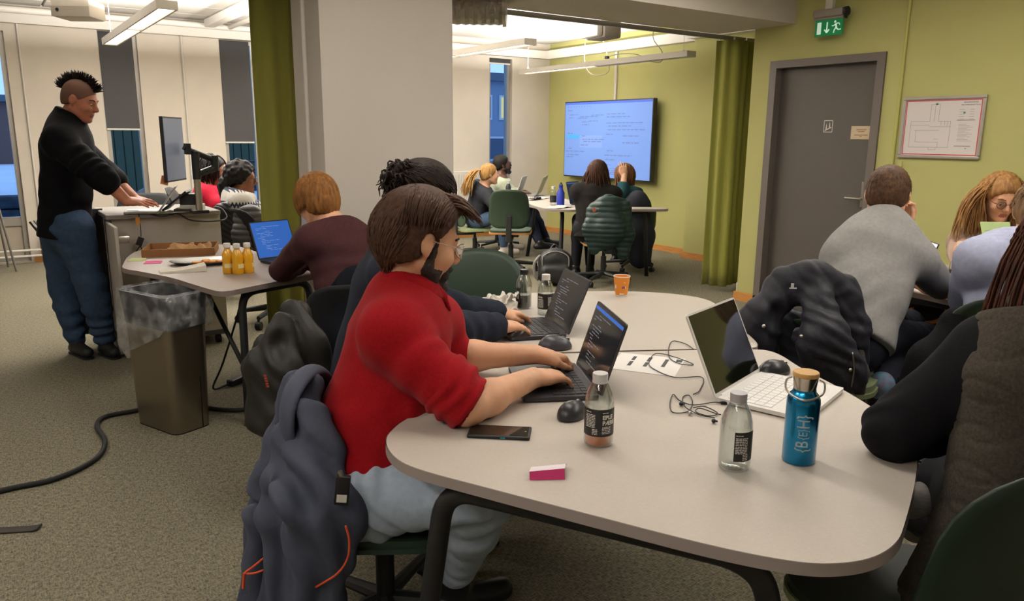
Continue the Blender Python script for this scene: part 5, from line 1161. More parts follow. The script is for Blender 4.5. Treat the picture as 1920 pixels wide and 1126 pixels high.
# ---- man in the red sweater
def beard(P, m, th=.010, name='beard', full=True):
    c, R, sc = P.head, P.R, P.sc; T = lambda x, y, z: c+R@(A((x, y, z))*sc); S = Sdf(.005, .014)
    for s in (-1, 1):
        S.chain([T(.022, .068*s, .016), T(.016, .067*s, -.02), T(.010, .060*s, -.060), T(.034, .038*s, -.094), T(.066, .014*s, -.112)], [.006, .009, .015+th*.4, .015+th*.5, .016+th*.5]); S.chain([T(.058, .040*s, -.055), T(.040, .046*s, -.075), T(.03, .044*s, -.09)], [.011, .016, .016])
        S.chain([T(.094, .004*s, -.049), T(.090, .020*s, -.054), T(.076, .030*s, -.075), T(.07, .024*s, -.10)], [.007, .0085, .010, .012])
    S.ell(T(.078, 0, -.108), A((.020+th, .022+th*.8, .016+th))*sc, R); S.cap(T(.03, -.02, -.098), T(.03, .02, -.098), .02+th*.4)
    S.obj(name, m, P.t, 0, lambda V, N: .0016*vnoise(V*190, 3)+.0016*vnoise(V*80, 5))
M_red = mat('red wool sweater', '#8e0f17', .9, noise=.16, nscale=140, bump=.12, bscale=420, sheen=.04)
M_skA = skin('fair warm', '#dca886'); M_jean = mat('pale blue denim', '#a9b7c8', .85, noise=.10, nscale=60, bump=.15, bscale=400)
hA = hairmat('mid brown', '#54392a', '#2c1d14'); bA = mat('hair dark beard', '#2a1a12', .7, noise=.6, nscale=90, bump=.6, bscale=220)
tf = norm(RGT*.86+FWH*.5); hf = norm(RGT*.86+FWH*.44+A((0, 0, -.26)))
R_ = headR(hf); hc = at(803, 459, 2.03)-R_@A((-.008, -.087, .0))
P = Person('man in a red sweater typing on the charcoal laptop in the foreground', at(690, 885, 2.02), at(760, 555, 2.10), tf, hc, hf, sc=1.06, sw=.38, h=.006, build=1.05, girth=1.12)
wR = onz(1000, 708, .795); eR = onz(876, 762, .790); wL = onz(1003, 664, .81); eL = onz(838, 668, .80)
P.arm('r', eR, wR, at(735, 630, 1.92)).arm('l', eL, wL, at(818, 606, 2.27))
P.leg('r', at(905, 925, 1.83), at(850, 1085, 2.06), hip=at(702, 922, 1.90)).leg('l', at(930, 880, 2.3), at(840, 1010, 2.55))
dR = norm(onz(1085, 700, .775)-wR); dL = norm(onz(1072, 672, .775)-wL)
P.body(M_skA, [(wR, dR, (0, 0, 1), 1, dict(curl=(.30, .45, .3), sc=1.04)), (wL, dL, (-.15, .1, 1), -1, dict(curl=(.55, .75, .45), sc=1.04, thumb_in=.1))])
M_hairfine = mat('arm hair shade', '#6b4630', .8)
ua_ = norm(P.el['r']-P.sh['r']); fl = folds([(lerp(P.sh['r'], P.el['r'], .75), .16, P.el['r']-P.sh['r'], .06, .005), (P.pel+P.up*.1-P.left*.15, .16, P.up*1+P.front*.45, .085, .014), (lerp(P.sh['r'], P.pel, .55)+P.front*.02, .12, P.up+P.front*.9, .09, .013), (lerp(P.sh['r'], P.el['r'], .45), .10, ua_, .08, .008)], .0055, 6, 2)
def ex(S):
    S.cap(P.sh['r'], lerp(P.sh['r'], P.el['r'], .45), .080, .072, k=.04); S.cap(lerp(P.sh['r'], P.el['r'], .45), lerp(P.sh['r'], P.el['r'], .80), .072, .070, k=.03)
    S.cap(P.sh['l'], P.el['l'], .072, .066, k=.03); S.cap(P.el['l'], lerp(P.el['l'], P.wr['l'], .10), .062, .058); S.cap(P.pel-P.up*.0, P.pel+P.up*.10, .195, .190, sq=(P.front, .86), k=.04)
P.top(M_red, 'sweater', .020, .10, .02, hem=.045, disp=fl, extra=ex, h=.0065, neckcut=.13, which='x')
M_rib = mat('red ribbed cuff', '#820c14', .9, noise=.5, nscale=60, bump=.5, bscale=120); ua = norm(P.el['r']-P.sh['r'])
S = Sdf(.005, .010)
for i, (t0, t1, r) in enumerate(((.66, .74, .079), (.76, .82, .082), (.84, .90, .078), (.91, .95, .072))):
    a, b = lerp(P.sh['r'], P.el['r'], t0), lerp(P.sh['r'], P.el['r'], t1); S.cap(a+P.front*.01, b+P.front*.012, r, r*.97)
S.cut(lerp(P.sh['r'], P.el['r'], 1.02), norm(ua+P.front*.35)); S.cut(lerp(P.sh['r'], P.el['r'], .60), -ua); S.obj('rolled_sleeve', M_red, P.t, 1, folds([(P.el['r'], .15, ua+P.front*.4, .035, .008)], .005, 12, 9))
S = Sdf(.005, .010); a, b = lerp(P.sh['r'], P.el['r'], .9), lerp(P.sh['r'], P.el['r'], 1.0); S.cap(a+P.front*.012, b+P.front*.012, .066, .060); S.cut(lerp(P.sh['r'], P.el['r'], 1.05), norm(ua+P.front*.5)); S.cut(a, -ua); S.obj('rolled_cuff', M_rib, P.t, 1)
P.cuff(M_rib, 'l', .04, .16, .020, 'rolled_cuff')
# shirt style collar
c = P.neck; S = Sdf(.005, .012); u, f, l = P.up, P.front, P.left; hb = P.head+P.R@A((-.028, 0, -.055)); na = norm(hb-c)
rr_ = [(-f*math.cos(a)*.068+l*math.sin(a)*.070) for a in np.linspace(-2.5, 2.5, 25)]; ins = lambda v, q, k_: c+na*q+f*.012+v*k_
for v0, v1 in zip(rr_, rr_[1:]): S.cap(ins(v0, .068, .98), ins(v1, .068, .98), .006, k=.006); S.cap(ins(v0, .045, 1.12), ins(v1, .045, 1.12), .008, k=.02); S.cap(ins(v0, .022, 1.28), ins(v1, .022, 1.28), .008, k=.02)
for v0, sg in ((rr_[0], -1), (rr_[-1], 1)): S.chain([ins(v0, .060, 1.0), ins(v0, .025, 1.25)+f*.012, ins(v0, -.012, 1.35)+f*.030], [.010, .012, .006], k=.012)
S.obj('collar', M_red, P.t, 1)
tube_obj('zip', catmull([c+f*.085+u*.02, c+f*.105-u*.06, c+f*.118-u*.16], 5), .003, M_steel, P.t, 5, True)
jf = folds([(P.hip['r']+P.front*.08, .14, norm(P.kn['r']-P.hip['r'])+P.up*.5, .05, .014), (P.kn['r'], .12, norm(P.an['r']-P.kn['r'])+.5*norm(P.kn['r']-P.hip['r']), .05, .014), (lerp(P.kn['r'], P.an['r'], .8), .12, norm(P.an['r']-P.kn['r']), .05, .004)], .003, 8, 4)
P.trousers(M_jean, .014, .86, jf, 'jeans', thick=1.05, waist=.03)
P.shoes(M_black)
# hair
P.cap_hair(hA, 'hair', .017, .022, -.040, strand_disp(P.head, P.R, .0022), .005, ear=True, extra=lambda S, T: (S.ell(T(.060, -.005, .098), (.050, .052, .030), P.R, k=.03), S.ell(T(.096, -.012, .092), (.030, .042, .020), P.R, k=.03)))
def top_(r):
    th = r.choice([-1, 1])*r.uniform(.05, 2.4); ph = r.uniform(.70, 1.5); st = scalp(th, ph, 1.25); return st, A((-.30, .75*math.sin(th)+.1, 0)), r.uniform(.06, .10), .12, 1.27, .03, .05, .0030, .0007
def quiff(r):
    th = r.uniform(-.9, .9); ph = r.uniform(.72, 1.15); st = scalp(th, ph, 1.24); return st, A((1.0, .35*math.sin(th)-.1, .45)), r.uniform(.055, .090), .16, 1.0, .03, .09, .0034, .0006
def side_(r):
    while True:
        s = r.choice([-1, 1]); th = s*r.uniform(1.0, 3.14); ph = r.uniform(-.45, 1.35)
        if abs(th) > 2.05 or ph > .62: break
    st = scalp(th, ph, 1.21); L = .06 if abs(th) < 2.0 else r.uniform(.08, .12); return st, A((-.55, .25*s, -.75)), L, .10, 1.235, .03, .05, .0030, .0007
def nape(r):
    th = r.choice([-1, 1])*r.uniform(2.2, 3.14); st = scalp(th, r.uniform(-.45, .2), 1.13); return st, A((-.05, .05*np.sign(th), -1)), r.uniform(.035, .06), .1, 1.16, .04, .14, .0032, .0007
hair_locks('hair_locks', P.head, P.R, P.sc, [(900, top_), (420, quiff), (1700, side_), (240, nape)], hA, P.t, 3, 4)
beard(P, bA); eyes(P.head, P.R, P.sc, P.t); brows(P.head, P.R, P.sc, P.t, bA); glasses(P.head, P.R, P.sc, mat('thin pale wire', '#cfc4b0', .25, .9), P.t)
# belt clip device
q = P.hip['r']-P.front*.02; bq = at(642, 918, 1.72)
t = thing('belt_radio', 'small black belt pack with a white barcode label at the red sweater man hip', 'belt pack', bq, -YAW+.15)
MB().box((0, 0, 0), (.036, .018, .075), rot=Matrix.Rotation(.12, 3, 'Y'), bev=.004).build('housing', M_black, t, True); MB().box((-.002, -.0098, -.018), (.024, .001, .02), rot=Matrix.Rotation(.12, 3, 'Y')).build('barcode_label', M_white, t); MB().cyl((.0, .0, .035), (-.004, .0, .05), .006).build('clip', M_steel, t, True)
RED = P
# ---- man in navy behind him
M_navy = mat('dark navy sweatshirt', '#272b36', .9, noise=.15, nscale=90, bump=.1, bscale=420)
hB = hairmat('near black brown', '#2e211b', '#120c0a'); tf = norm(RGT*.88+FWH*.4); hf = norm(RGT*.85+FWH*.45+A((0, 0, -.28)))
P = Person('man in a navy sweatshirt with a dark curly bun beside the red sweater man', at(668, 770, 2.86), at(748, 468, 2.82), tf, at(797, 372, 2.80), hf, sw=.38, h=.007, build=1.03)
wR = onz(928, 612, .795); wL = onz(928, 588, .795)
P.arm('r', onz(822, 622, .82), wR, at(735, 520, 2.64)).arm('l', onz(815, 578, .84), wL, at(800, 500, 2.98))
P.leg('r', at(850, 740, 2.7), at(800, 880, 2.85)).leg('l', at(860, 715, 2.95), at(800, 860, 3.05))
P.body(M_skA, [(wR, norm(onz(1020, 607, .775)-wR), (0, 0, 1), 1, dict(curl=(.22, .30, .2), sc=1.05)), (wL, norm(onz(1005, 588, .775)-wL), (0, .1, 1), -1, dict(curl=(.35, .5, .3), sc=1.05))])
P.top(M_navy, 'sweatshirt', .022, .98, .06, hem=.07, disp=folds([(P.el['r'], .2, (1, .4, .1), .06, .006), (P.el['l'], .2, (1, .4, .1), .06, .006)], .004, 8, 3), collar=.03)
P.trousers(mat('black trousers', '#1b1c20', .9)); P.shoes(M_black)
P.cap_hair(hB, 'hair', .014, .055, -.05, strand_disp(P.head, P.R, .003), .006)
bn = P.head+P.R@A((-.105, 0, .055)); S = Sdf(.006, .03); S.ell(bn, (.055, .055, .055)); S.obj('hair_bun', hB, P.t, 1, lambda V, N: .006*vnoise(V*60, 1))
def curl_(r):
    d = norm(r.normal(0, 1, 3)); st = A((-.105, 0, .055))+d*.05; return st, d, r.uniform(.06, .11), .3, .3, .15, .9, .0034, .0012
def sweep(r):
    s = r.choice([-1, 1]); th = s*r.uniform(0, 2.6); st = scalp(th, r.uniform(.1, 1.3), 1.20); return st, norm(A((-.105, 0, .055))-st)+A((0, 0, .15)), r.uniform(.08, .13), .02, 1.22, .05, .03, .003, .001
def curlnape(r):
    st = scalp(r.choice([-1, 1])*r.uniform(2.3, 3.14), r.uniform(-.5, .3), 1.12); return st, A((-.5, 0, -.8)), r.uniform(.08, .13), .25, 1.15, .12, .9, .0032, .0012
hair_locks('hair_locks', P.head, P.R, 1.0, [(230, curl_), (700, sweep), (70, curlnape)], hB, P.t, 5, 4)
# ---- woman with the ginger bob
M_plum = mat('dark plum knit', '#43292b', .92, noise=.15, nscale=80, bump=.1, bscale=420); hG = hairmat('ginger blond', '#9d6c38', '#5c3a1c', (1, 1, .25))
tf = norm(-RGT*.62+FWH*.78); hf = norm(-RGT*.70+FWH*.62+A((0, 0, -.40)))
P = Person('woman with a ginger bob and plum jumper working at the snack table', at(672, 600, 3.58), at(628, 425, 3.68), tf, at(594, 379, 3.72), hf, sw=.34, h=.009, fem=True)
wL = onz(560, 500, .78); P.arm('l', onz(527, 505, .79), wL, at(580, 452, 3.55)).arm('r', onz(640, 505, .80), onz(590, 497, .78), at(685, 455, 3.80)).leg('l', at(600, 590, 3.85), at(600, 730, 3.9)).leg('r', at(640, 585, 4.0), at(640, 715, 4.05))
P.body(M_skA, [(onz(590, 497, .78), norm(-RGT+FWH*.5), (0, 0, 1), 1)]); P.top(M_plum, 'jumper', .014, .97, .08, hem=.08, disp=folds([(lerp(P.sh['l'], P.el['l'], .5), .15, (.3, .3, 1), .07, .005), (P.pel+P.up*.15, .2, P.up, .07, .006)], .003, 9, 6), neckcut=.02)
P.trousers(mat('black trousers', '#1b1c20', .9)); P.shoes(M_black); P.cap_hair(hG, 'hair', .018, .045, -.06, strand_disp(P.head, P.R, .002), .007)
def bob(r):
    s = r.choice([-1, 1]); th = s*r.uniform(.75, 3.14); ph = r.uniform(.15, 1.45); st = scalp(th, ph, 1.15); return st, A((.3*math.cos(th), .35*math.sin(th), -.3)), .075+.085*max(ph, 0), .6, 1.22, .02, .02, .0030, .0014
hair_locks('hair_locks', P.head, P.R, 1.0, [(900, bob)], hG, P.t, 7, 4)
lp = laptop('dark laptop with a blue screen in front of the ginger haired woman', onz(487, 492, .73)[:2], onz(560, 482, .73)[:2], (.35, -.9), .23, math.radians(112), M_char, M_keyd, M_dispb, mat('pale blue text', '#7fa0dc', .4, emit=.4), z=.73)
# ---- man in the grey sweater
M_grey = mat('mid grey merino knit', '#8a8886', .9, noise=.12, nscale=70, bump=.1, bscale=420); hC = hairmat('short brown', '#5b4029', '#33221a')
tf = norm(FWH*.86+RGT*.45); hf = norm(FWH*.85+RGT*.5+A((0, 0, -.35))); R_ = headR(hf)
P = Person('man in a grey sweater seen from behind at the right table', at(1592, 622, 3.02), at(1658, 424, 3.28), tf, at(1664, 369, 3.36), hf, sw=.39, h=.008, build=1.04)
wR = onz(1692, 519, .79); P.arm('r', onz(1768, 540, .785), wR, at(1722, 492, 3.20)).arm('l', onz(1640, 525, .80), at(1692, 425, 3.52), at(1576, 486, 3.22))
P.leg('r', at(1738, 640, 3.30), at(1648, 724, 2.94), hip=at(1625, 632, 3.05)).leg('l', at(1700, 610, 3.55), at(1690, 700, 3.6))
P.body(M_skA, [(P.wr['l'], norm(A((0, 0, 1))+RGT*.2), norm(FWH*.5+RGT), 1, dict(curl=(.7, .9, .6))), (wR, norm(-RGT+FWH*.4), (0, 0, 1), 1)])
P.top(M_grey, 'sweater', .020, .95, .03, hem=.04, disp=folds([(P.pel+P.up*.08, .14, P.up+P.left*.9, .07, .007), (lerp(P.sh['r'], P.pel, .35), .12, P.up+P.left*1.2, .08, .005)], .005, 6, 8), collar=.06, h=.008)
P.trousers(mat('dark indigo denim', '#23262f', .88, noise=.15, nscale=60), .014, .88, folds([(P.kn['r'], .2, (1, 0, .6), .05, .005)], .003)); P.shoes(M_black)
S = Sdf(.006, .02); S.cap(lerp(P.kn['r'], P.an['r'], .82), P.an['r'], .050, .048); S.cap(P.an['r'], P.an['r']+A((0, 0, -.06)), .046, .04); S.obj('sock', mat('turquoise patterned sock', '#3f97a8', .8, noise=1, nscale=38, col2='#7a4a66'), P.t)
P.cap_hair(hC, 'hair', .009, .060, -.040, strand_disp(P.head, P.R, .002, 40), .006, ear=True)
def short(r):
    th = r.uniform(-3.14, 3.14); ph = r.uniform(.0, 1.5); st = scalp(th, ph, 1.06); return st, A((.4+.3*math.cos(th), .35*math.sin(th), .6*math.sin(ph)-.3)), r.uniform(.014, .030), .14, 1.10, .10, .1, .0024, .0006
hair_locks('hair_locks', P.head, P.R, 1.0, [(620, lambda r: short(r))], hC, P.t, 9, 4)
glasses(P.head, P.R, 1.0, M_black, P.t, 'thick')
# ---- woman with glasses across the table
hD = hairmat('long dark blond', '#a87d4b', '#5e3f22', (1, 1, .2)); M_coat = mat('beige wool coat', '#9a8578', .92, bump=.1, bscale=420); M_scarf = mat('brown patterned scarf', '#7d5626', .85, noise=1, nscale=30, col2='#2e1a14', bump=.3, bscale=80)
tf = norm(-FWH*.9-RGT*.25); hf = norm(-FWH*.86-RGT*.12+A((0, 0, -.32)))
P = Person('woman with round glasses long blond hair and a patterned scarf at the right table', at(1868, 560, 4.45), at(1870, 432, 4.40), tf, at(1876, 370, 4.30), hf, sw=.36, h=.009, fem=True)
P.arm('l', onz(1945, 535, .80), onz(1900, 500, .82)).arm('r', onz(1815, 520, .80), onz(1860, 500, .82))
P.body(M_skA, [(P.wr['r'], norm(-FWH*.5+RGT+A((0, 0, .4))), (0, 0, 1), 1), (P.wr['l'], norm(-FWH*.5-RGT+A((0, 0, .4))), (0, 0, 1), -1)], legs=False); P.top(M_coat, 'coat', .028, .95, .10, hem=.12, collar=.05, disp=folds([], .006, 7))
S = Sdf(.007, .03); c = P.neck+P.up*.02
rg = [c+(P.front*math.cos(a)*.085+P.left*math.sin(a)*.09)+P.up*.02*math.cos(a*2) for a in np.linspace(0, 2*math.pi, 13)]
for a, b in zip(rg, rg[1:]): S.cap(a, b, .032)
for s in (-1, 1): S.chain([c+P.front*.085+P.left*.05*s, c+P.front*.12+P.left*.08*s-P.up*.14, c+P.front*.12+P.left*.09*s-P.up*.30], [.035, .040, .035])
S.obj('scarf', M_scarf, P.t, 1, folds([(c, .4, (1, .5, .2), .035, .006)], .006, 14))
P.cap_hair(hD, 'hair', .014, .052, -.05, strand_disp(P.head, P.R, .002), .007)
def lng(r):
    s = r.choice([-1, 1]); th = s*r.uniform(1.15, 3.14); ph = r.uniform(.1, 1.5); st = scalp(th, ph, 1.12); return st, A((-.1, .9*math.sin(th), -.1)), r.uniform(.26, .36), .42, 1.24, .04, .10, .0036, .0010
hair_locks('hair_locks', P.head, P.R, 1.0, [(750, lng)], hD, P.t, 11, 4)
eyes(P.head, P.R, 1, P.t); brows(P.head, P.R, 1, P.t, hD); glasses(P.head, P.R, 1.0, mat('brown spectacle frame', '#5a3a2c', .3), P.t, 'thick')
t = thing('note_pad', 'pale green sheet held by the woman with glasses', 'paper', at(1868, 432, 4.12), -YAW); MB().box((0, 0, 0), (.16, .004, .10), rot=Matrix.Rotation(-.5, 3, 'X')).build('sheet', mat('pale green paper', '#a9bf86', .8), t); MB().box((0, -.004, 0), (.13, .001, .002), rot=Matrix.Rotation(-.5, 3, 'X')).build('ruled_line', M_gry, t)
# ---- woman in lavender with her back turned
M_lav = mat('lavender grey knit', '#a6abc4', .95, noise=.14, nscale=50, bump=.1, bscale=420); hE = hairmat('ash blond', '#9a7b58', '#5a4530', (1, 1, .2))
tf = norm(FWH*.95+RGT*.2); hf = norm(FWH*.8+RGT*.5+A((0, 0, -.35)))
P = Person('person in a lavender jumper seen from behind at the right edge', at(1900, 640, 2.86), at(1922, 458, 2.98), tf, at(1948, 400, 3.04), hf, sw=.40, h=.009, fem=True)
P.arm('l', onz(1815, 560, .80), onz(1830, 520, .80), at(1832, 490, 2.92)).arm('r', at(2030, 560, 3.1), at(1990, 540, 3.3)); P.leg('l', at(1850, 650, 3.3), at(1840, 760, 3.3)).leg('r', at(1960, 650, 3.3), at(1960, 760, 3.3))
P.body(M_skA); P.top(M_lav, 'jumper', .028, .97, .10, hem=.12, disp=folds([], .006, 7, 4), neckcut=.02); P.trousers(mat('black trousers', '#1b1c20', .9)); P.shoes(M_black)
P.cap_hair(hE, 'hair', .012, .05, -.05, strand_disp(P.head, P.R, .002), .008)
def upd(r):
    s = r.choice([-1, 1]); th = s*r.uniform(.6, 3.14); st = scalp(th, r.uniform(-.4, 1.2), 1.12); return st, norm(A((-.11, 0, .06))-st)+A((0, 0, .1)), r.uniform(.06, .12), .02, 1.15, .08, .1, .0035, .001
hair_locks('hair_locks', P.head, P.R, 1.0, [(260, upd), (60, lambda r: (scalp(r.uniform(2, 4.2), r.uniform(-.6, -.2), 1.1), A((-.4, 0, -1)), r.uniform(.04, .08), .2, 1.1, .2, .3, .0018, .0006))], hE, P.t, 13, 4)
S = Sdf(.008, .02); S.ell(P.head+P.R@A((-.12, 0, .07)), .045); S.obj('hair_bun', hE, P.t, 1, lambda V, N: .005*vnoise(V*70, 1))
# ---- woman at the right edge in black with a tweed vest
M_blkk = mat('black jersey', '#17171a', .9, noise=.15, nscale=120, bump=.1, bscale=420); M_tw = mat('charcoal tweed', '#454039', .95, noise=.35, nscale=160, bump=.1, bscale=420); hF = hairmat('long auburn', '#5b3322', '#24120c', (1, 1, .15))
tf = norm(-RGT*.34+FWH*.94); hf = norm(-RGT*.5+FWH*.8+A((0, 0, -.3)))
P = Person('woman in a charcoal tweed vest leaning her black sleeved elbow on the front table', at(1900, 1035, 1.52), at(1985, 602, 1.56), tf, at(2020, 470, 1.62), hf, sw=.37, h=.007, fem=True)
P.arm('r', at(2180, 840, 1.6), at(2100, 800, 1.8)).arm('l', onz(1680, 808, .80), at(1850, 790, 1.90), at(1850, 668, 1.60))
P.leg('l', at(1795, 885, 1.98), at(1722, 945, 1.90), hip=at(1840, 1000, 1.62)).leg('r', at(1960, 930, 2.0), at(1960, 1120, 2.0))
P.body(M_skA, [(P.wr['l'], norm(RGT+FWH*.3), (0, 0, 1), -1)])
P.top(M_blkk, 'black_top', .014, .97, .06, hem=.06, disp=folds([(P.el['l'], .14, (1, .3, .5), .05, .004)], .003, 8, 7), collar=.05, fore=1.15, extra=lambda S: (S.cap(P.sh['l'], P.el['l'], .074, .066, k=.03), S.cap(P.el['l'], lerp(P.el['l'], P.wr['l'], .5), .062, .054, k=.03)))
def quilt(V, N):
    q1, q2 = (V@P.up+V@P.left)/.085, (V@P.up-V@P.left)/.085; g = lambda q: np.exp(-(np.abs(np.sin(q*math.pi))/.16)**2); return -.0035*np.maximum(g(q1), g(q2))+.003*vnoise(V*9, 4)
def vest(S): S.cap(P.pel-P.up*.02, P.pel-P.up*.22+P.left*.06, .180, .215, sq=(P.front, .85), k=.05); S.chain([lerp(P.sh['l'], P.neck, .35)+P.up*.02, lerp(P.sh['l'], P.neck, .35)-P.up*.15], [.075, .09])
P.top(M_tw, 'tweed_vest', .028, .0, .10, hem=.22, neckcut=.03, noarms=True, shw=.55, extra=vest, disp=quilt)
S = Sdf(.007, .02); c_ = P.neck-P.up*.01
for a_ in np.linspace(-2.4, 2.4, 13): S.cap(c_+(-P.front*math.cos(a_)+P.left*math.sin(a_))*.085, c_+(-P.front*math.cos(a_)+P.left*math.sin(a_))*.10+P.up*.045, .014)
S.obj('vest_collar', M_tw, P.t, 1)
P.trousers(mat('black trousers', '#1b1c20', .9), .012, .55); S = Sdf(.007, .02); S.cap(lerp(P.kn['l'], P.an['l'], .2), P.an['l'], .05, .045); S.cap(P.an['l'], P.an['l']-A((0, 0, .07)), .044, .04); S.obj('sock', mat('grey ribbed sock', '#6d6a66', .9, noise=.3, nscale=50, stretch=(1, 1, 5)), P.t); P.shoes(M_black, 'l')
P.cap_hair(hF, 'hair', .016, .05, -.05, strand_disp(P.head, P.R, .002), .008)
def lngF(r):
    s = r.choice([-1, 1]); th = s*r.uniform(.7, 3.14); st = scalp(th, r.uniform(.0, 1.5), 1.14); return st, A((.3*math.cos(th), .6*math.sin(th), -.2)), r.uniform(.34, .5), .55, 1.25, .02, .04, .0024, .0008
hair_locks('hair_locks', P.head, P.R, 1.0, [(1500, lngF)], hF, P.t, 15, 4)
# ---- standing man with a mohawk
M_skB = skin('tan', '#b5765c'); M_ink = mat('black fleece pullover', '#0e0e11', .95, noise=.2, nscale=60, bump=.1, bscale=420); M_dj = mat('dark blue denim', '#32435a', .88, noise=.2, nscale=40, bump=.1, bscale=420); hH = hairmat('black brown mohawk', '#1d1512', '#0a0706')
tf = norm(RGT*.93+FWH*.25); hf = norm(RGT*.95+FWH*.05+A((0, 0, -.30)))
P = Person('standing man with a mohawk in a black pullover and jeans at the lectern', at(122, 415, 4.92), at(128, 232, 4.95), tf, at(150, 189, 4.95), hf, sw=.42, h=.008, build=1.1)
wR = at(238, 377, 4.78); P.arm('r', at(180, 322, 4.70), wR, at(112, 268, 4.74)).arm('l', at(200, 325, 5.15), at(255, 374, 5.05), at(128, 262, 5.12))
P.leg('r', at(170, 530, 4.86), at(198, 640, 4.90), hip=at(135, 425, 4.84)).leg('l', at(122, 540, 4.98), at(143, 645, 4.92), hip=at(112, 425, 5.0)); P.toe['r'] = at(215, 662, 4.83); P.toe['l'] = at(165, 668, 4.82)
for n in 'lr': P.toe[n][2] = .045; P.an[n][2] = .11
P.body(M_skB, [(wR, norm(at(290, 380, 4.82)-wR), norm(A((0, 0, 1))-FWH*.4), 1, dict(curl=(.12, .15, .1))), (P.wr['l'], norm(RGT+FWH*-.1+A((0, 0, -.1))), (0, 0, 1), -1, dict(curl=(.2, .2, .2)))], lips='#7c4a42')
P.top(M_ink, 'pullover', .030, .34, .10, hem=.10, collar=.085, disp=folds([(lerp(P.sh['r'], P.el['r'], .8), .15, norm(P.el['r']-P.sh['r']), .06, .008), (P.pel+P.up*.1, .2, P.up, .09, .008)], .005, 6, 5), extra=lambda S: (S.cap(lerp(P.sh['r'], P.el['r'], .5), lerp(P.el['r'], P.wr['r'], .2), .08, .072), S.cap(P.neck-P.up*.03, P.neck+P.up*.09+P.front*.01, .088, .080, k=.03)))
P.trousers(M_dj, .018, .97, folds([(P.kn['r'], .25, (0, 0, 1), .08, .008), (P.an['r'], .25, (0, 0, 1), .06, .008), (P.an['l'], .25, (0, 0, 1), .06, .008), (P.pel, .25, (.4, 0, 1), .09, .007)], .005, 6), 'jeans', thick=1.12, waist=-.01); P.shoes(mat('black boots', '#121214', .6), sole=M_rub)
P.cap_hair(mat('shaved scalp stubble', '#6b4a3c', .7), 'stubble', .002, .055, -.02, None, .006, ear=True)
def mo(r):
    a = r.uniform(.52, 3.0); st = A((-.012, 0, .030))+A((.100, .081, .092))*1.02*A((math.cos(a), 0, math.sin(a)))+A((0, r.uniform(-.018, .018), 0)); d = A((math.cos(a), 0, math.sin(a)))+r.normal(0, .12, 3); return st, d, r.uniform(.035, .062), -.02, 1.0, .06, 0, .0042, .0004
hair_locks('mohawk', P.head, P.R, 1.02, [(330, mo)], hH, P.t, 17, 4); eyes(P.head, P.R, 1, P.t); brows(P.head, P.R, 1, P.t, hH)
t = thing('pocket_tool', 'pair of slim black tools in the back pocket of the standing man', 'tool', at(68, 425, 4.98), -YAW); MB().box((.0, 0, -.02), (.014, .012, .13), rot=Matrix.Rotation(-.6, 3, 'Y')).build('handle', M_black, t); MB().box((.018, .0, .0), (.010, .01, .10), rot=Matrix.Rotation(-.6, 3, 'Y')).build('second_handle', M_gry, t)
# ---- far table people
M_skC = skin('fair far', '#d9a98c'); M_skD = skin('deep brown', '#4a2f24')
hP = hairmat('blond ponytail', '#a9814a', '#694a26', (1, 1, .2))
tf = norm(RGT*.9+FWH*.3); hf = norm(RGT*.92+FWH*.3+A((0, 0, .05)))
P = Person('woman with a long blond ponytail in a dark jacket watching the screen', at(893, 405, 9.35), at(905, 349, 9.28), tf, at(918, 327, 9.25), hf, sw=.34, h=.012, fem=True)
P.arm('r', at(925, 382, 9.05), at(948, 366, 9.1)).arm('l', at(935, 378, 9.5), at(950, 366, 9.3)).leg('r', at(940, 406, 9.1), at(945, 463, 9.15)).leg('l', at(942, 404, 9.5), at(955, 455, 9.5))
P.body(M_skC, [(P.wr['r'], norm(RGT), (0, 0, 1), 1)]); P.top(mat('charcoal jacket', '#26272c', .9), 'jacket', .022, .95, .1, hem=.1); P.trousers(mat('mid blue denim', '#3a4a60', .9)); P.shoes(mat('pale trainers', '#b9b0a8', .7))
P.cap_hair(hP, 'hair', .010, .05, -.03, None, .010); hair_locks('ponytail', P.head, P.R, 1.0, [(160, lambda r: (A((-.105, r.uniform(-.02, .02), .06)), A((-1, r.normal(0, .15), .4)), r.uniform(.28, .42), .35, 1.1, .06, .16, .007, .002))], hP, P.t, 3, 4)
tf = norm(RGT*.9+FWH*.2); hf = norm(RGT*.95+FWH*.2+A((0, 0, .18)))
P = Person('man with a black beard and pale green shirt looking up at the screen', at(935, 385, 10.0), at(938, 333, 9.95), tf, at(942, 309, 9.95), hf, sw=.42, h=.012, build=1.1)
P.arm('r', at(955, 366, 9.7), at(978, 361, 9.7)).arm('l', at(965, 363, 10.2), at(985, 360, 10.0)).leg('r', at(990, 405, 9.6), at(1012, 455, 9.3)).leg('l', at(1000, 402, 9.9), at(1025, 450, 9.6))
P.body(M_skD, [(P.wr['r'], norm(RGT), (0, 0, 1), 1)], lips='#3a221c'); P.top(mat('pale sage shirt', '#a9b09a', .9), 'shirt', .02, .4, .1, hem=.1); P.trousers(mat('dark navy trousers', '#1e2230', .9)); P.shoes(M_black)
hK = hairmat('black', '#100c0b', '#050404'); P.cap_hair(hK, 'hair', .010, .05, -.02, None, .010); beard(P, hK, .004); glasses(P.head, P.R, 1, M_black, P.t, 'thick')
hQ = hairmat('long brunette', '#4a2c1c', '#1d100b', (1, 1, .2)); tf = norm(FWH*.9+RGT*.2); hf = norm(FWH*.85+RGT*.3+A((0, 0, .08)))
P = Person('woman with long dark brown hair and black cardigan, back turned, at the far table', at(1111, 425, 7.62), at(1119, 352, 7.68), tf, at(1121, 325, 7.72), hf, sw=.36, h=.011, fem=True)
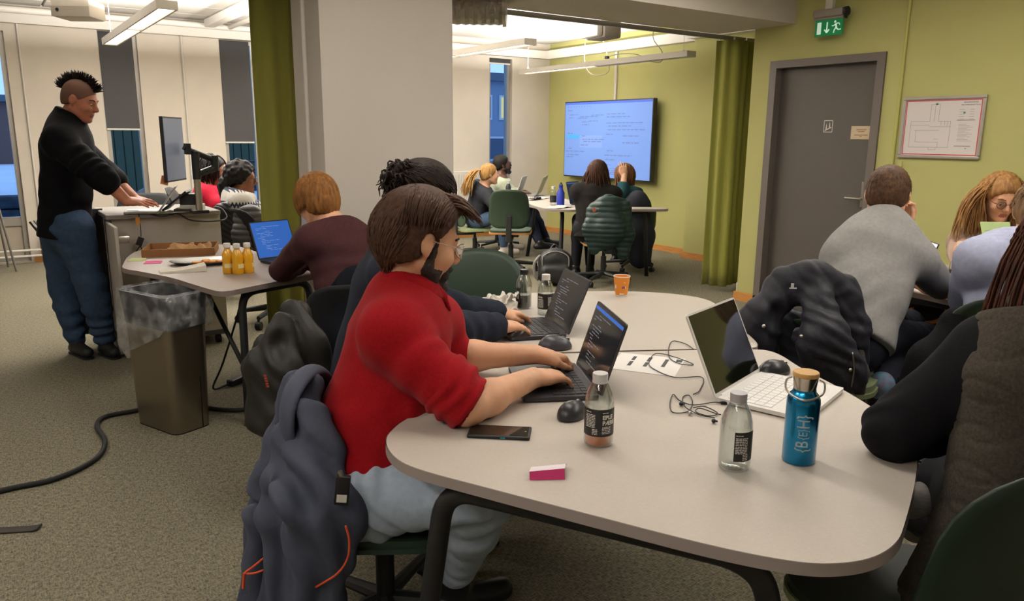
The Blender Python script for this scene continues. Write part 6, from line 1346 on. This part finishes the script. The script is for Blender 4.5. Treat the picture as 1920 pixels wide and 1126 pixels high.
P.arm('l', at(1096, 395, 7.7), at(1101, 385, 8.0)).arm('r', at(1153, 395, 7.75), at(1146, 385, 8.0)).leg('l', at(1086, 412, 8.0), at(1079, 500, 7.9)).leg('r', at(1106, 412, 8.1), at(1106, 500, 8.0))
P.body(M_skC); P.top(mat('black cardigan', '#1d1b1a', .95), 'cardigan', .026, .95, .1, hem=.12, disp=folds([], .006, 7)); P.trousers(mat('black trousers', '#1b1c20', .9)); P.shoes(M_black)
P.cap_hair(hQ, 'hair', .016, .045, -.05, None, .010); hair_locks('hair_locks', P.head, P.R, 1.0, [(520, lambda r: (scalp(r.choice([-1, 1])*r.uniform(.8, 3.14), r.uniform(0, 1.5), 1.14), A((-.2, r.normal(0, .25), -.4)), r.uniform(.36, .50), .7, 1.18, .05, .14, .006, .002))], hQ, P.t, 5, 4)
hS = hairmat('long light brown', '#7d5536', '#3e2617', (1, 1, .2)); M_teal = mat('dark teal jumper', '#17363c', .92); tf = norm(FWH*.5+RGT*.5); hf = norm(FWH*.75-RGT*.45+A((0, 0, -.05)))
P = Person('woman in a dark teal jumper resting her head on her hand at the far table', at(1182, 412, 8.60), at(1180, 357, 8.63), tf, at(1170, 331, 8.67), hf, sw=.36, h=.012, fem=True)
hw = at(1171, 323, 8.53); P.arm('r', at(1167, 362, 8.35), hw-A((0, 0, .02)), at(1186, 366, 8.45)).arm('l', at(1154, 385, 8.85), at(1144, 380, 9.05)).leg('l', at(1154, 410, 9.05), at(1154, 480, 9.05)).leg('r', at(1184, 410, 9.05), at(1189, 480, 9.05))
P.body(M_skC, [(hw-A((0, 0, .03)), norm(A((0, 0, 1))-RGT*.2), norm(-FWH), 1, dict(curl=(.3, .4, .3)))]); P.top(M_teal, 'jumper', .022, .97, .1, hem=.1); P.trousers(mat('black trousers', '#1b1c20', .9)); P.shoes(M_black)
P.cap_hair(hS, 'hair', .014, .045, -.05, None, .011); hair_locks('hair_locks', P.head, P.R, 1.0, [(240, lambda r: (scalp(r.choice([-1, 1])*r.uniform(.8, 3.14), r.uniform(0, 1.5), 1.14), A((-.1, r.normal(0, .5), -.2)), r.uniform(.22, .32), .5, 1.25, .05, .06, .008, .003))], hS, P.t, 6, 4)
# ---- two people beyond the lectern
M_skE = skin('brown', '#8a5a44'); hT = hairmat('black curls', '#1b1413', '#080606')
tf = norm(RGT*.9+FWH*.2); hf = norm(RGT*.95+FWH*.15+A((0, 0, -.08)))
P = Person('woman in a red jacket sitting beyond the lectern', at(392, 425, 6.7), at(391, 350, 6.7), tf, at(400, 321, 6.7), hf, sw=.34, h=.011, fem=True)
P.arm('r', at(405, 385, 6.5), at(425, 382, 6.5)).arm('l', at(415, 380, 6.9), at(430, 378, 6.9)); P.leg('r', at(430, 425, 6.6), at(432, 500, 6.6)).leg('l', at(432, 423, 6.8), at(436, 495, 6.8))
P.body(M_skE, [(P.wr['r'], norm(RGT), (0, 0, 1), 1)]); P.top(mat('raspberry red jacket', '#a81f33', .85), 'jacket', .026, .9, .1, hem=.1, collar=.04, disp=folds([], .006, 7)); P.trousers(mat('black trousers', '#1b1c20', .9)); P.shoes(M_black)
S = Sdf(.010, .03); S.cap(P.neck+P.front*.04, P.neck+P.front*.10-P.up*.22+P.left*-.05, .03, .035); S.cap(P.neck-P.left*.07, P.neck+P.left*.07, .03); S.obj('scarf', mat('orange red scarf', '#c9572f', .9, noise=.8, nscale=25, col2='#8c1c3c'), P.t, 1)
P.cap_hair(hT, 'hair', .016, .05, -.05, None, .010); hair_locks('hair_locks', P.head, P.R, 1.0, [(200, lambda r: (scalp(r.choice([-1, 1])*r.uniform(.9, 3.14), r.uniform(-.2, 1.5), 1.14), A((-.2, r.normal(0, .4), -.3)), r.uniform(.10, .22), .5, 1.25, .08, .2, .008, .003))], hT, P.t, 7, 4); eyes(P.head, P.R, 1, P.t)
def nordic():
    m = mat('white nordic knit', '#cfcac2', .95, noise=.1, nscale=40, bump=.4, bscale=120); nt = m.node_tree; N = nt.nodes; L = nt.links; b = N['Principled BSDF']
    tc = N.new('ShaderNodeTexCoord'); sp = N.new('ShaderNodeSeparateXYZ'); L.new(tc.outputs['Object'], sp.inputs[0]); w = N.new('ShaderNodeTexWave'); w.inputs['Scale'].default_value = 14; w.inputs['Distortion'].default_value = .5; L.new(tc.outputs['Object'], w.inputs[0])
    z = N.new('ShaderNodeMath'); z.operation = 'MULTIPLY_ADD'; z.inputs[1].default_value = 1; L.new(w.outputs['Fac'], z.inputs[0]); s2 = N.new('ShaderNodeMath'); s2.operation = 'MULTIPLY'; s2.inputs[1].default_value = 55; L.new(sp.outputs[2], s2.inputs[0])
    z.inputs[1].default_value = 1.1; L.new(s2.outputs[0], z.inputs[2]); sn = N.new('ShaderNodeMath'); sn.operation = 'SINE'; L.new(z.outputs[0], sn.inputs[0]); gt = N.new('ShaderNodeMath'); gt.operation = 'GREATER_THAN'; gt.inputs[1].default_value = .72; L.new(sn.outputs[0], gt.inputs[0])
    mx = N.new('ShaderNodeMix'); mx.data_type = 'RGBA'; src = b.inputs['Base Color'].links[0].from_socket; L.new(gt.outputs[0], mx.inputs[0]); L.new(src, mx.inputs[6]); mx.inputs[7].default_value = (*lin('#3a3f4d'), 1); L.new(mx.outputs[2], b.inputs['Base Color']); return m
tf = norm(RGT*.9+FWH*.4); hf = norm(RGT*.93+FWH*.3+A((0, 0, -.08)))
P = Person('person in a white patterned nordic jumper beyond the lectern', at(448, 440, 6.0), at(447, 366, 6.02), tf, at(453, 334, 6.02), hf, sw=.38, h=.011, fem=True)
P.arm('r', at(465, 400, 5.85), at(485, 395, 5.9)).arm('l', at(480, 395, 6.2), at(490, 390, 6.2)); P.leg('r', at(490, 440, 6.0), at(492, 520, 6.0)).leg('l', at(495, 435, 6.2), at(497, 515, 6.2))
P.body(M_skE); P.top(nordic(), 'nordic_jumper', .03, .95, .1, hem=.1, collar=.05, disp=folds([], .004, 9)); P.trousers(mat('black trousers', '#1b1c20', .9)); P.shoes(M_black)
P.cap_hair(hT, 'hair', .022, .05, -.04, lambda V, N: .010*vnoise(V*45, 2), .009); glasses(P.head, P.R, 1, M_black, P.t, 'thin')
S = Sdf(.010, .03); q = at(428, 352, 6.05); S.ell(q, (.08, .08, .10)); S.ell(q-A((0, 0, .08)), (.06, .06, .08)); S.obj('hair_tail', hT, P.t, 1, lambda V, N: .012*vnoise(V*40, 2))
# ------------------------------------------------------------------ chairs under the people
def seat_for(i, label, kind='green', dz=.0, back=.02, **kw):
    p = PEOPLE[i]; f = A((p.front[0], p.front[1], 0)); f = norm(f); c = p.pel-f*back
    t = chair((c[0], c[1]), face(f), label, kind, **kw); k = max(.36, min(hz(p)+dz, .52))/.475; t.scale = (1, 1, k); return t
def hz(p): return min(p.hip['l'][2], p.hip['r'][2])-.10*p.b
def seat_at(B, f, i, label, kind='green', **kw):
    """chair whose backrest stands at B and which faces f"""
    f = norm((f[0], f[1], 0)); c = A(B)+f*.20; t = chair((c[0], c[1]), face(f), label, kind, **kw); k = 1.0
    if i is not None: k = max(.40, min(hz(PEOPLE[i]), .52))/.475
    t.scale = (1, 1, k); return t
seat_at(at(583, 800, 2.06), RGT*.97+FWH*.02, 0, 'swivel chair under the red sweater man with a blue jacket on it', 'allgreen', h=.30, w=.34)
seat_at(at(560, 660, 2.94), RGT*.95+FWH*.1, 1, 'swivel chair under the navy sweatshirt man with a black jacket on it', 'allgreen', h=.22, w=.30)
seat_at(at(655, 575, 3.42), -RGT*.35+FWH*.9, 2, 'swivel chair of the ginger haired woman', 'black', h=.36)
seat_at(at(1530, 600, 2.90), FWH*.8+RGT*.55, 3, 'swivel chair of the grey sweater man under a dark padded jacket', 'pale', w=.30, h=.22)
seat_at(at(1860, 660, 2.72), FWH, 5, 'swivel chair of the person in lavender under a black coat', 'deep', h=.34)
seat_at(at(1905, 1000, 1.30), FWH*.93-RGT*.3, None, 'deep green swivel chair at the bottom right corner', 'deep', h=.47, w=.46, zb=.46, r=.16)
seat_for(8, 'swivel chair of the blond ponytail woman', 'pale'); seat_for(9, 'swivel chair of the bearded man at the far table', 'green')
seat_at(at(1142, 425, 7.44), FWH-RGT*.1, 10, 'swivel chair with an oak seat under the green padded jacket', h=.36, zb=.46); seat_at(at(1196, 430, 8.32), FWH-RGT*.2, 11, 'swivel chair of the woman in teal under a navy coat', h=.36)
seat_for(12, 'black swivel chair of the woman in the red jacket', 'black'); seat_at(at(464, 440, 5.76), FWH*.3+RGT*.3, 13, 'black swivel chair of the person in the nordic jumper', 'black', h=.34); seat_for(4, 'swivel chair of the woman with glasses at the right table', 'green')
q = at(895, 560, 3.72); chair((q[0], q[1]), face(-FWH), 'empty green swivel chair beyond the rear table', 'green', h=.46, w=.54, zb=.42, r=.22)
q = at(958, 440, 8.25); chair((q[0], q[1]), face(norm(FWH+RGT*.1)), 'empty dark green swivel chair with an oak seat before the far table', 'green', w=.46, h=.42)
q = at(250, 400, 6.6); chair((q[0], q[1]), face(norm(-FWH)), 'black swivel chair behind the lectern', 'black', w=.56, h=.42, zb=.52)
# ------------------------------------------------------------------ draped jackets
def drape(name, label, cols, m, h=.009, k=.035, disp=None, subs=(), extra=None, smooth=2, cat='jacket', back=None, parts=()):
    """cloth hanging in folds: cols = list of ([(px,py,dist)...],[radius...]); returns the thing"""
    S = Sdf(h, k); pts = []
    for P_, r_ in cols:
        W = [at(*q) if len(q) == 3 else A(q) for q in P_]; pts += W; S.chain(W, r_, sq=(FWH, .55))
    if extra: extra(S)
    for c_, r_, rot in subs: S.ell(c_, r_, rot, k=.02, sub=True)
    c = np.mean(pts, 0); t = thing(name, label, cat, (c[0], c[1], 0)); S.obj('shell', m, t, smooth, disp); return t
CR = np.stack([RGT, FWH, A((0, 0, 1.))], 1)
M_soft = mat('slate blue softshell', '#3b4152', .75, noise=.1, nscale=60, bump=.1, bscale=400)
t = drape('softshell_jacket', 'slate blue softshell jacket with orange zips hanging on the red sweater man chair',
    [([(560, 725, 2.05), (520, 900, 2.0), (472, 1160, 2.0)], [.045, .065, .06]), ([(548, 745, 2.18), (510, 900, 2.2), (478, 1060, 2.2)], [.04, .05, .05]), ([(572, 730, 1.98), (545, 930, 1.88), (530, 1180, 1.88)], [.05, .075, .08]), ([(585, 780, 1.90), (590, 960, 1.80), (590, 1150, 1.82)], [.05, .085, .085]), ([(595, 840, 1.86), (622, 970, 1.78), (632, 1060, 1.80)], [.05, .065, .05])], M_soft, .008, .03,
    folds([(at(580, 900, 1.9), .22, RGT*.6+A((0, 0, 1)), .085, .022), (at(530, 980, 1.95), .3, RGT+A((0, 0, .35)), .085, .024)], .009, 7, 4))
S = Sdf(.007, .02); c = at(582, 768, 2.0); S.ell(c, (.075, .15, .125), CR, k=.02); S.ell(c+RGT*.05-FWH*.05, (.07, .14, .11), CR, k=.015, sub=True); S.obj('hood', M_soft, t, 2)
M_or = mat('orange zip tape', '#d9542a', .6)
tube_obj('zip', catmull([at(648, 985, 1.735), at(655, 1012, 1.735), at(652, 1045, 1.74), at(632, 1075, 1.75), at(592, 1100, 1.77)], 6), .003, M_or, t, 6, True); tube_obj('pocket_zip', catmull([at(494, 1046, 1.86), at(474, 1062, 1.87), at(459, 1074, 1.88), at(476, 1074, 1.865), at(494, 1068, 1.855)], 5), .003, M_or, t, 6, True); MB().cyl(at(458, 1074, 1.87), at(456, 1102, 1.87), .004).build('zip_puller', M_or, t, True, True)
M_bj = mat('black brown nylon jacket', '#1d1b18', .55, noise=.1, nscale=40, bump=.05, bscale=300)
t = drape('nylon_jacket', 'black nylon jacket with a small red logo hanging on the navy sweatshirt man chair',
    [([(545, 580, 2.95), (580, 650, 2.92), (600, 760, 2.9)], [.045, .075, .08]), ([(530, 600, 2.88), (535, 700, 2.82), (525, 800, 2.82)], [.04, .07, .08]), ([(515, 625, 2.86), (485, 690, 2.84), (490, 790, 2.85)], [.035, .05, .06]), ([(500, 640, 2.95), (470, 690, 2.95), (480, 730, 2.95)], [.04, .035, .04]), ([(560, 585, 3.0), (560, 700, 3.0), (545, 790, 3.0)], [.05, .08, .09])], M_bj, .009, .03,
    folds([(at(510, 760, 2.8), .2, RGT*.8+A((0, 0, .6)), .07, .008), (at(570, 650, 2.85), .2, RGT+A((0, 0, .3)), .09, .008)], .006, 8, 2), subs=[(at(512, 648, 2.76), A((.055, .09, .07)), CR)])
for i in range(5): MB().box(at(497+i*1.2, 704+i*5, 2.735), (.010, .003, .007), rot=-YAW).build('logo_letter', mat('red embroidery', '#a83a30', .7), t, world=True)
M_puf = mat('ink blue padded nylon', '#1b1c26', .62, noise=.1, nscale=30, bump=.1, bscale=200)
def ridge(wl, am, ax=(0, 0, 1)):
    ax = A(ax, float)
    def f(V, N): s = (V@ax)/wl+.25*vnoise(V*5, 3); return am*(np.abs(np.sin(s*math.pi))**.6-.6)+.004*vnoise(V*16, 5)
    return f
t = drape('padded_jacket', 'ink blue padded jacket with a small white logo hanging on the grey sweater man chair',
    [([(1475, 535, 2.85), (1520, 530, 2.82), (1570, 550, 2.85)], [.075, .08, .075]), ([(1465, 545, 2.83), (1425, 600, 2.80), (1428, 670, 2.80)], [.07, .07, .065]), ([(1575, 555, 2.85), (1600, 620, 2.83), (1600, 700, 2.85)], [.07, .06, .06]), ([(1535, 570, 2.76), (1545, 640, 2.70), (1580, 690, 2.72)], [.06, .09, .085]), ([(1500, 630, 2.78), (1550, 680, 2.72), (1605, 715, 2.74)], [.035, .045, .04]), ([(1480, 620, 2.92), (1500, 700, 2.92), (1560, 720, 2.92)], [.09, .10, .09])], M_puf, .008, .03,
    lambda V, N: ridge(.075, .006, RGT*.75+A((0, 0, .66)))(V, N)+folds([(at(1550, 630, 2.7), .22, RGT*.5+A((0, 0, 1)), .04, .006)], .005, 12, 6)(V, N), subs=[(at(1476, 600, 2.70), A((.060, .11, .075)), CR)])
S = Sdf(.008, .02); S.chain([at(1607, 640, 2.82), at(1614, 700, 2.80), at(1608, 760, 2.82)], [.02, .028, .02], sq=(FWH, .8)); S.obj('grey_lining', mat('grey ribbed lining', '#4a4846', .9, noise=.3, nscale=40, stretch=(6, 6, 1)), t, 1, ridge(.012, .002, RGT))
for x, y, s_ in ((1502, 630, 2.655), (1432, 611, 2.66), (1594, 693, 2.63)): MB().sph(at(x, y, s_), .007, 8).build('snap_button', M_steel, t, True, True)
MB().box(at(1487, 540, 2.70), (.026, .003, .004), rot=-YAW).box(at(1486, 535, 2.70), (.010, .003, .016), rot=-YAW).build('logo', mat('white embroidery', '#c9c9c9', .6), t, world=True)
tube_obj('zip', catmull([at(1598, 660, 2.66), at(1601, 690, 2.66), at(1596, 725, 2.68)], 4), .003, M_steel, t, 5, True)
M_coatb = mat('black wool coat', '#141416', .95, bump=.2, bscale=200)
drape('wool_coat', 'black wool coat draped over the chair of the person in lavender', [([(1800, 605, 2.72), (1860, 600, 2.7), (1930, 610, 2.7)], [.06, .065, .06]), ([(1790, 620, 2.70), (1740, 690, 2.66), (1700, 780, 2.66)], [.07, .08, .08]), ([(1830, 620, 2.70), (1800, 720, 2.66), (1770, 800, 2.66)], [.075, .10, .10]), ([(1900, 630, 2.7), (1890, 750, 2.7)], [.08, .12])], M_coatb, .010, .04, folds([(at(1750, 700, 2.6), .3, RGT, .09, .008)], .005, 7), cat='coat')
drape('dark_jacket', 'black jacket hung over the chair of the ginger haired woman', [([(640, 545, 3.42), (665, 525, 3.40), (690, 520, 3.42)], [.045, .05, .05]), ([(620, 570, 3.40), (605, 620, 3.38), (600, 680, 3.4)], [.05, .06, .06]), ([(650, 550, 3.38), (645, 640, 3.36), (640, 720, 3.38)], [.06, .09, .09]), ([(680, 540, 3.42), (680, 660, 3.4)], [.06, .1])], mat('blue black jacket cloth', '#16171d', .85, bump=.1, bscale=200), .010, .04, folds([], .006, 8))
M_gp = mat('bottle green padded nylon', '#0f2a28', .55, noise=.1, nscale=20)
t = drape('green_padded_jacket', 'bottle green quilted jacket hanging on a far table chair', [([(1122, 390, 7.45), (1140, 383, 7.42), (1166, 385, 7.45)], [.07, .075, .07]), ([(1114, 398, 7.44), (1110, 430, 7.40), (1114, 466, 7.40)], [.075, .08, .06]), ([(1140, 395, 7.40), (1145, 430, 7.36), (1140, 450, 7.38)], [.12, .13, .09]), ([(1168, 395, 7.44), (1172, 440, 7.42), (1168, 476, 7.42)], [.075, .08, .06])], M_gp, .010, .05, ridge(.050, .009))
MB().cyl(at(1114, 393, 7.33), at(1114, 393, 7.31), .02).build('badge', mat('orange brown badge', '#a5573a', .6), t, True, True)
drape('long_navy_coat', 'long navy coat hanging on the far chair of the woman in teal', [([(1178, 385, 8.32), (1195, 376, 8.32), (1205, 385, 8.32)], [.08, .09, .08]), ([(1185, 390, 8.32), (1195, 440, 8.27), (1198, 484, 8.27)], [.10, .12, .11]), ([(1203, 392, 8.32), (1210, 440, 8.27), (1205, 482, 8.27)], [.08, .09, .08])], mat('navy coat cloth', '#131722', .8), .014, .05, folds([], .008, 6), cat='coat')
M_gpuf = mat('grey padded nylon', '#4b4a4c', .5); q1 = [([(452, 405, 5.72), (468, 398, 5.72), (484, 405, 5.74)], [.05, .055, .05]), ([(455, 412, 5.72), (452, 440, 5.70), (455, 470, 5.70)], [.06, .065, .06]), ([(475, 412, 5.72), (476, 470, 5.72)], [.07, .075])]
drape('grey_padded_jacket', 'grey horizontally quilted jacket on the chair of the nordic jumper person', q1, M_gpuf, .008, .03, ridge(.045, .010))
drape('black_quilted_jacket', 'black quilted jacket hanging beside the grey one beyond the lectern', [([(415, 395, 5.8), (432, 390, 5.8)], [.05, .055]), ([(416, 400, 5.8), (416, 470, 5.78)], [.06, .065]), ([(436, 400, 5.8), (436, 470, 5.78)], [.06, .06])], mat('black quilted nylon', '#131315', .5), .009, .03, ridge(.035, .006, (.6, 0, .8)))
# ------------------------------------------------------------------ bags
q = at(1040, 527, 7.55); t = thing('backpack', 'black backpack with a grey strap standing on the carpet before the far table', 'backpack', (q[0], q[1], 0), -YAW); S = Sdf(.010, .04)
S.box((0, 0, .16), (.34, .20, .30), None, .08); S.ell((0, 0, .27), (.15, .10, .10)); S.box((0, -.10, .11), (.27, .08, .18), None, .04); S.cut((0, 0, .004), (0, 0, -1)); S.obj('body', mat('black nylon bag', '#17171a', .6, noise=.15, nscale=30), t, 2, folds([], .006, 9), False)
tube_obj('zip', catmull([(-.13, -.10, .2), (-.12, -.085, .30), (0, -.075, .345), (.12, -.085, .30), (.13, -.10, .2)], 6), .006, M_gry, t); tube_obj('strap', catmull([(-.15, -.04, .30), (-.21, -.06, .22), (-.20, -.05, .1), (-.17, -.02, .05)], 6), .014, mat('grey strap', '#8d8b88', .8), t); tube_obj('carry_handle', catmull([(-.05, .08, .34), (0, .09, .39), (.05, .08, .34)], 5), .010, M_black, t)
q = at(1718, 600, 3.9); t = thing('shoulder_bag', 'dark bag with an orange handle on the floor under the right table', 'bag', (q[0], q[1], 0), -YAW); zt = at(1718, 568, 3.9)[2]; S = Sdf(.010, .04); S.box((0, 0, zt*.5), (.36, .20, zt), None, .06); S.cut((0, 0, .003), (0, 0, -1)); S.obj('body', mat('dark grey canvas', '#22232b', .8, noise=.2, nscale=20), t, 2, folds([], .008, 8), False)
tube_obj('handle', catmull([(-.09, -.11, zt-.0), (-.07, -.115, zt-.06), (0, -.12, zt-.075), (.07, -.115, zt-.05), (.10, -.11, zt+.03)], 6), .010, mat('orange webbing', '#d0842f', .7), t); MB().box((.15, -.105, zt-.03), (.03, .004, .05)).build('tag', M_or, t)
# ------------------------------------------------------------------ things on the far table
def far_bottle(px, py, s, label, h, r, mb, mc, z=.73):
    q = onz(px, py, z); t = thing('bottle', label, 'bottle', (q[0], q[1], z)); MB().lathe([(0, 0), (r, 0), (r, h*.62), (r*.55, h*.8), (r*.5, h*.88), (0, h*.88)], seg=18).build('body', mb, t, True); MB().lathe([(r*.55, h*.86), (r*.55, h), (0, h)], seg=14).build('cap', mc, t, True)
    return t, q
t, q = far_bottle(1051, 385, 0, 'royal blue bottle with a loop cap on the far table', .22, .042, mat('royal blue plastic', '#1f2f8f', .35), mat('royal blue plastic', '#1f2f8f', .35)); tube_obj('loop', catmull([(-.02, 0, .21), (0, 0, .245), (.02, 0, .21)], 4), .006, M_black, t)
t, q = far_bottle(1037, 384, 0, 'clear bottle with a black label on the far table', .20, .036, M_glass, M_white); MB().lathe([(.037, .03), (.037, .10)], seg=18).build('label', M_lab, t, True)
t, q = far_bottle(953, 366, 0, 'dark small bottle before the bearded man on the far table', .17, .034, mat('dark bottle', '#23262c', .3), M_white)
laptop('grey laptop with its lid turned away on the far table', onz(1004, 368, .73)[:2], onz(1014, 361, .73)[:2], (-.8, .3), .24, math.radians(112), M_silver, M_keyd, M_dispd, keys=False, z=.73)
laptop('laptop with a dark blue screen in front of the brunette on the far table', onz(1070, 384, .73)[:2], onz(1093, 381, .73)[:2], (-.3, -.9), .24, math.radians(105), M_char, M_keyd, mat('dark blue display', '#16294a', .3, emit=.5), z=.73, keys=False, bar=M_bar)
laptop('pale laptop seen edge on beside the bearded man on the far table', onz(968, 364, .73)[:2], onz(978, 360, .73)[:2], (-.8, .4), .22, math.radians(108), M_wht, M_keyw, M_disw, keys=False, z=.73)
for px_, py_, w, d, lab in ((1010, 372, .28, .2, 'white papers near the empty chair on the far table'), (1050, 389, .3, .16, 'crumpled white paper before the blue bottle on the far table')):
    q = onz(px_, py_, .73); t = thing('papers', lab, 'papers', (q[0], q[1], .73), .4); crumple('sheet', w, d, .012, M_white, t, (0, 0, 0), 5, 0, 10); MB().box((.02, .02, .002), (w*.6, d*.6, .002), rot=.3).build('loose_sheet', M_white, t)
t = thing('dark_cloth', 'dark gloves lying on the far table edge', 'gloves', (*onz(1000, 375, .73)[:2], .73)); crumple('glove', .18, .09, .03, M_black, t, (0, 0, 0), 7, .4, 10); crumple('second_glove', .14, .08, .03, M_black, t, (.1, .05, 0), 9, 1.0, 10)
# ------------------------------------------------------------------ things on the right table
laptop('laptop with a white screen in front of the grey sweater man', onz(1698, 514, .73)[:2], onz(1724, 527, .73)[:2], (-.9, .1), .20, math.radians(110), M_char, M_keyd, M_disw, keys=False, z=.73)
for px_, py_, lab, sd in ((1789, 540, 'glass bottle with a black label behind the lavender shoulder', 1), (1795, 512, 'second glass bottle farther back on the right table', 2)):
    q = onz(px_, py_, .73); t, ac, R = glass_bottle(q[:2], lab, [('EPLE', .009, -.9, .07, .0002)], (-1.2, .6), M_white, None, 0, 1.05, z=.73); small_print(t, R, ac-.9, .06, 7, .02, 20+sd)
# white side table by the two people on the left
t = table_top('side_table', 'small white table edge before the woman in red beyond the lectern', [tuple(at(415, 392, 6.9)[:2]), tuple(at(480, 392, 6.9)[:2]), tuple(at(520, 380, 7.6)[:2]), tuple(at(430, 380, 7.6)[:2])], .73, M_white, M_edge)
c = A(t.location)
for dx, dy in ((-.25, -.15), (.25, -.15), (-.2, .2), (.25, .2)): MB().cyl((dx, dy, 0), (dx, dy, .71), .016).build('leg', M_blk2, t, True)
# easel legs at the far left
q = at(10, 470, 7.6); t = thing('flipchart_stand', 'grey tubular legs of a flip chart stand at the left edge', 'stand', (q[0], q[1], 0)); zt = 1.25
for x1, y1 in ((31, 508), (16, 500), (-70, 520)):
    a = onz(x1, y1, 0); b = at(-20, 330, 7.4); MB().cyl(a, b, .012, seg=8).build('leg', M_gry, t, True, True)
MB().b2(at(-75, 330, 7.4), at(-15, 322, 7.42)+A((0, .03, .03))).build('ledge', M_gry, t, world=True)
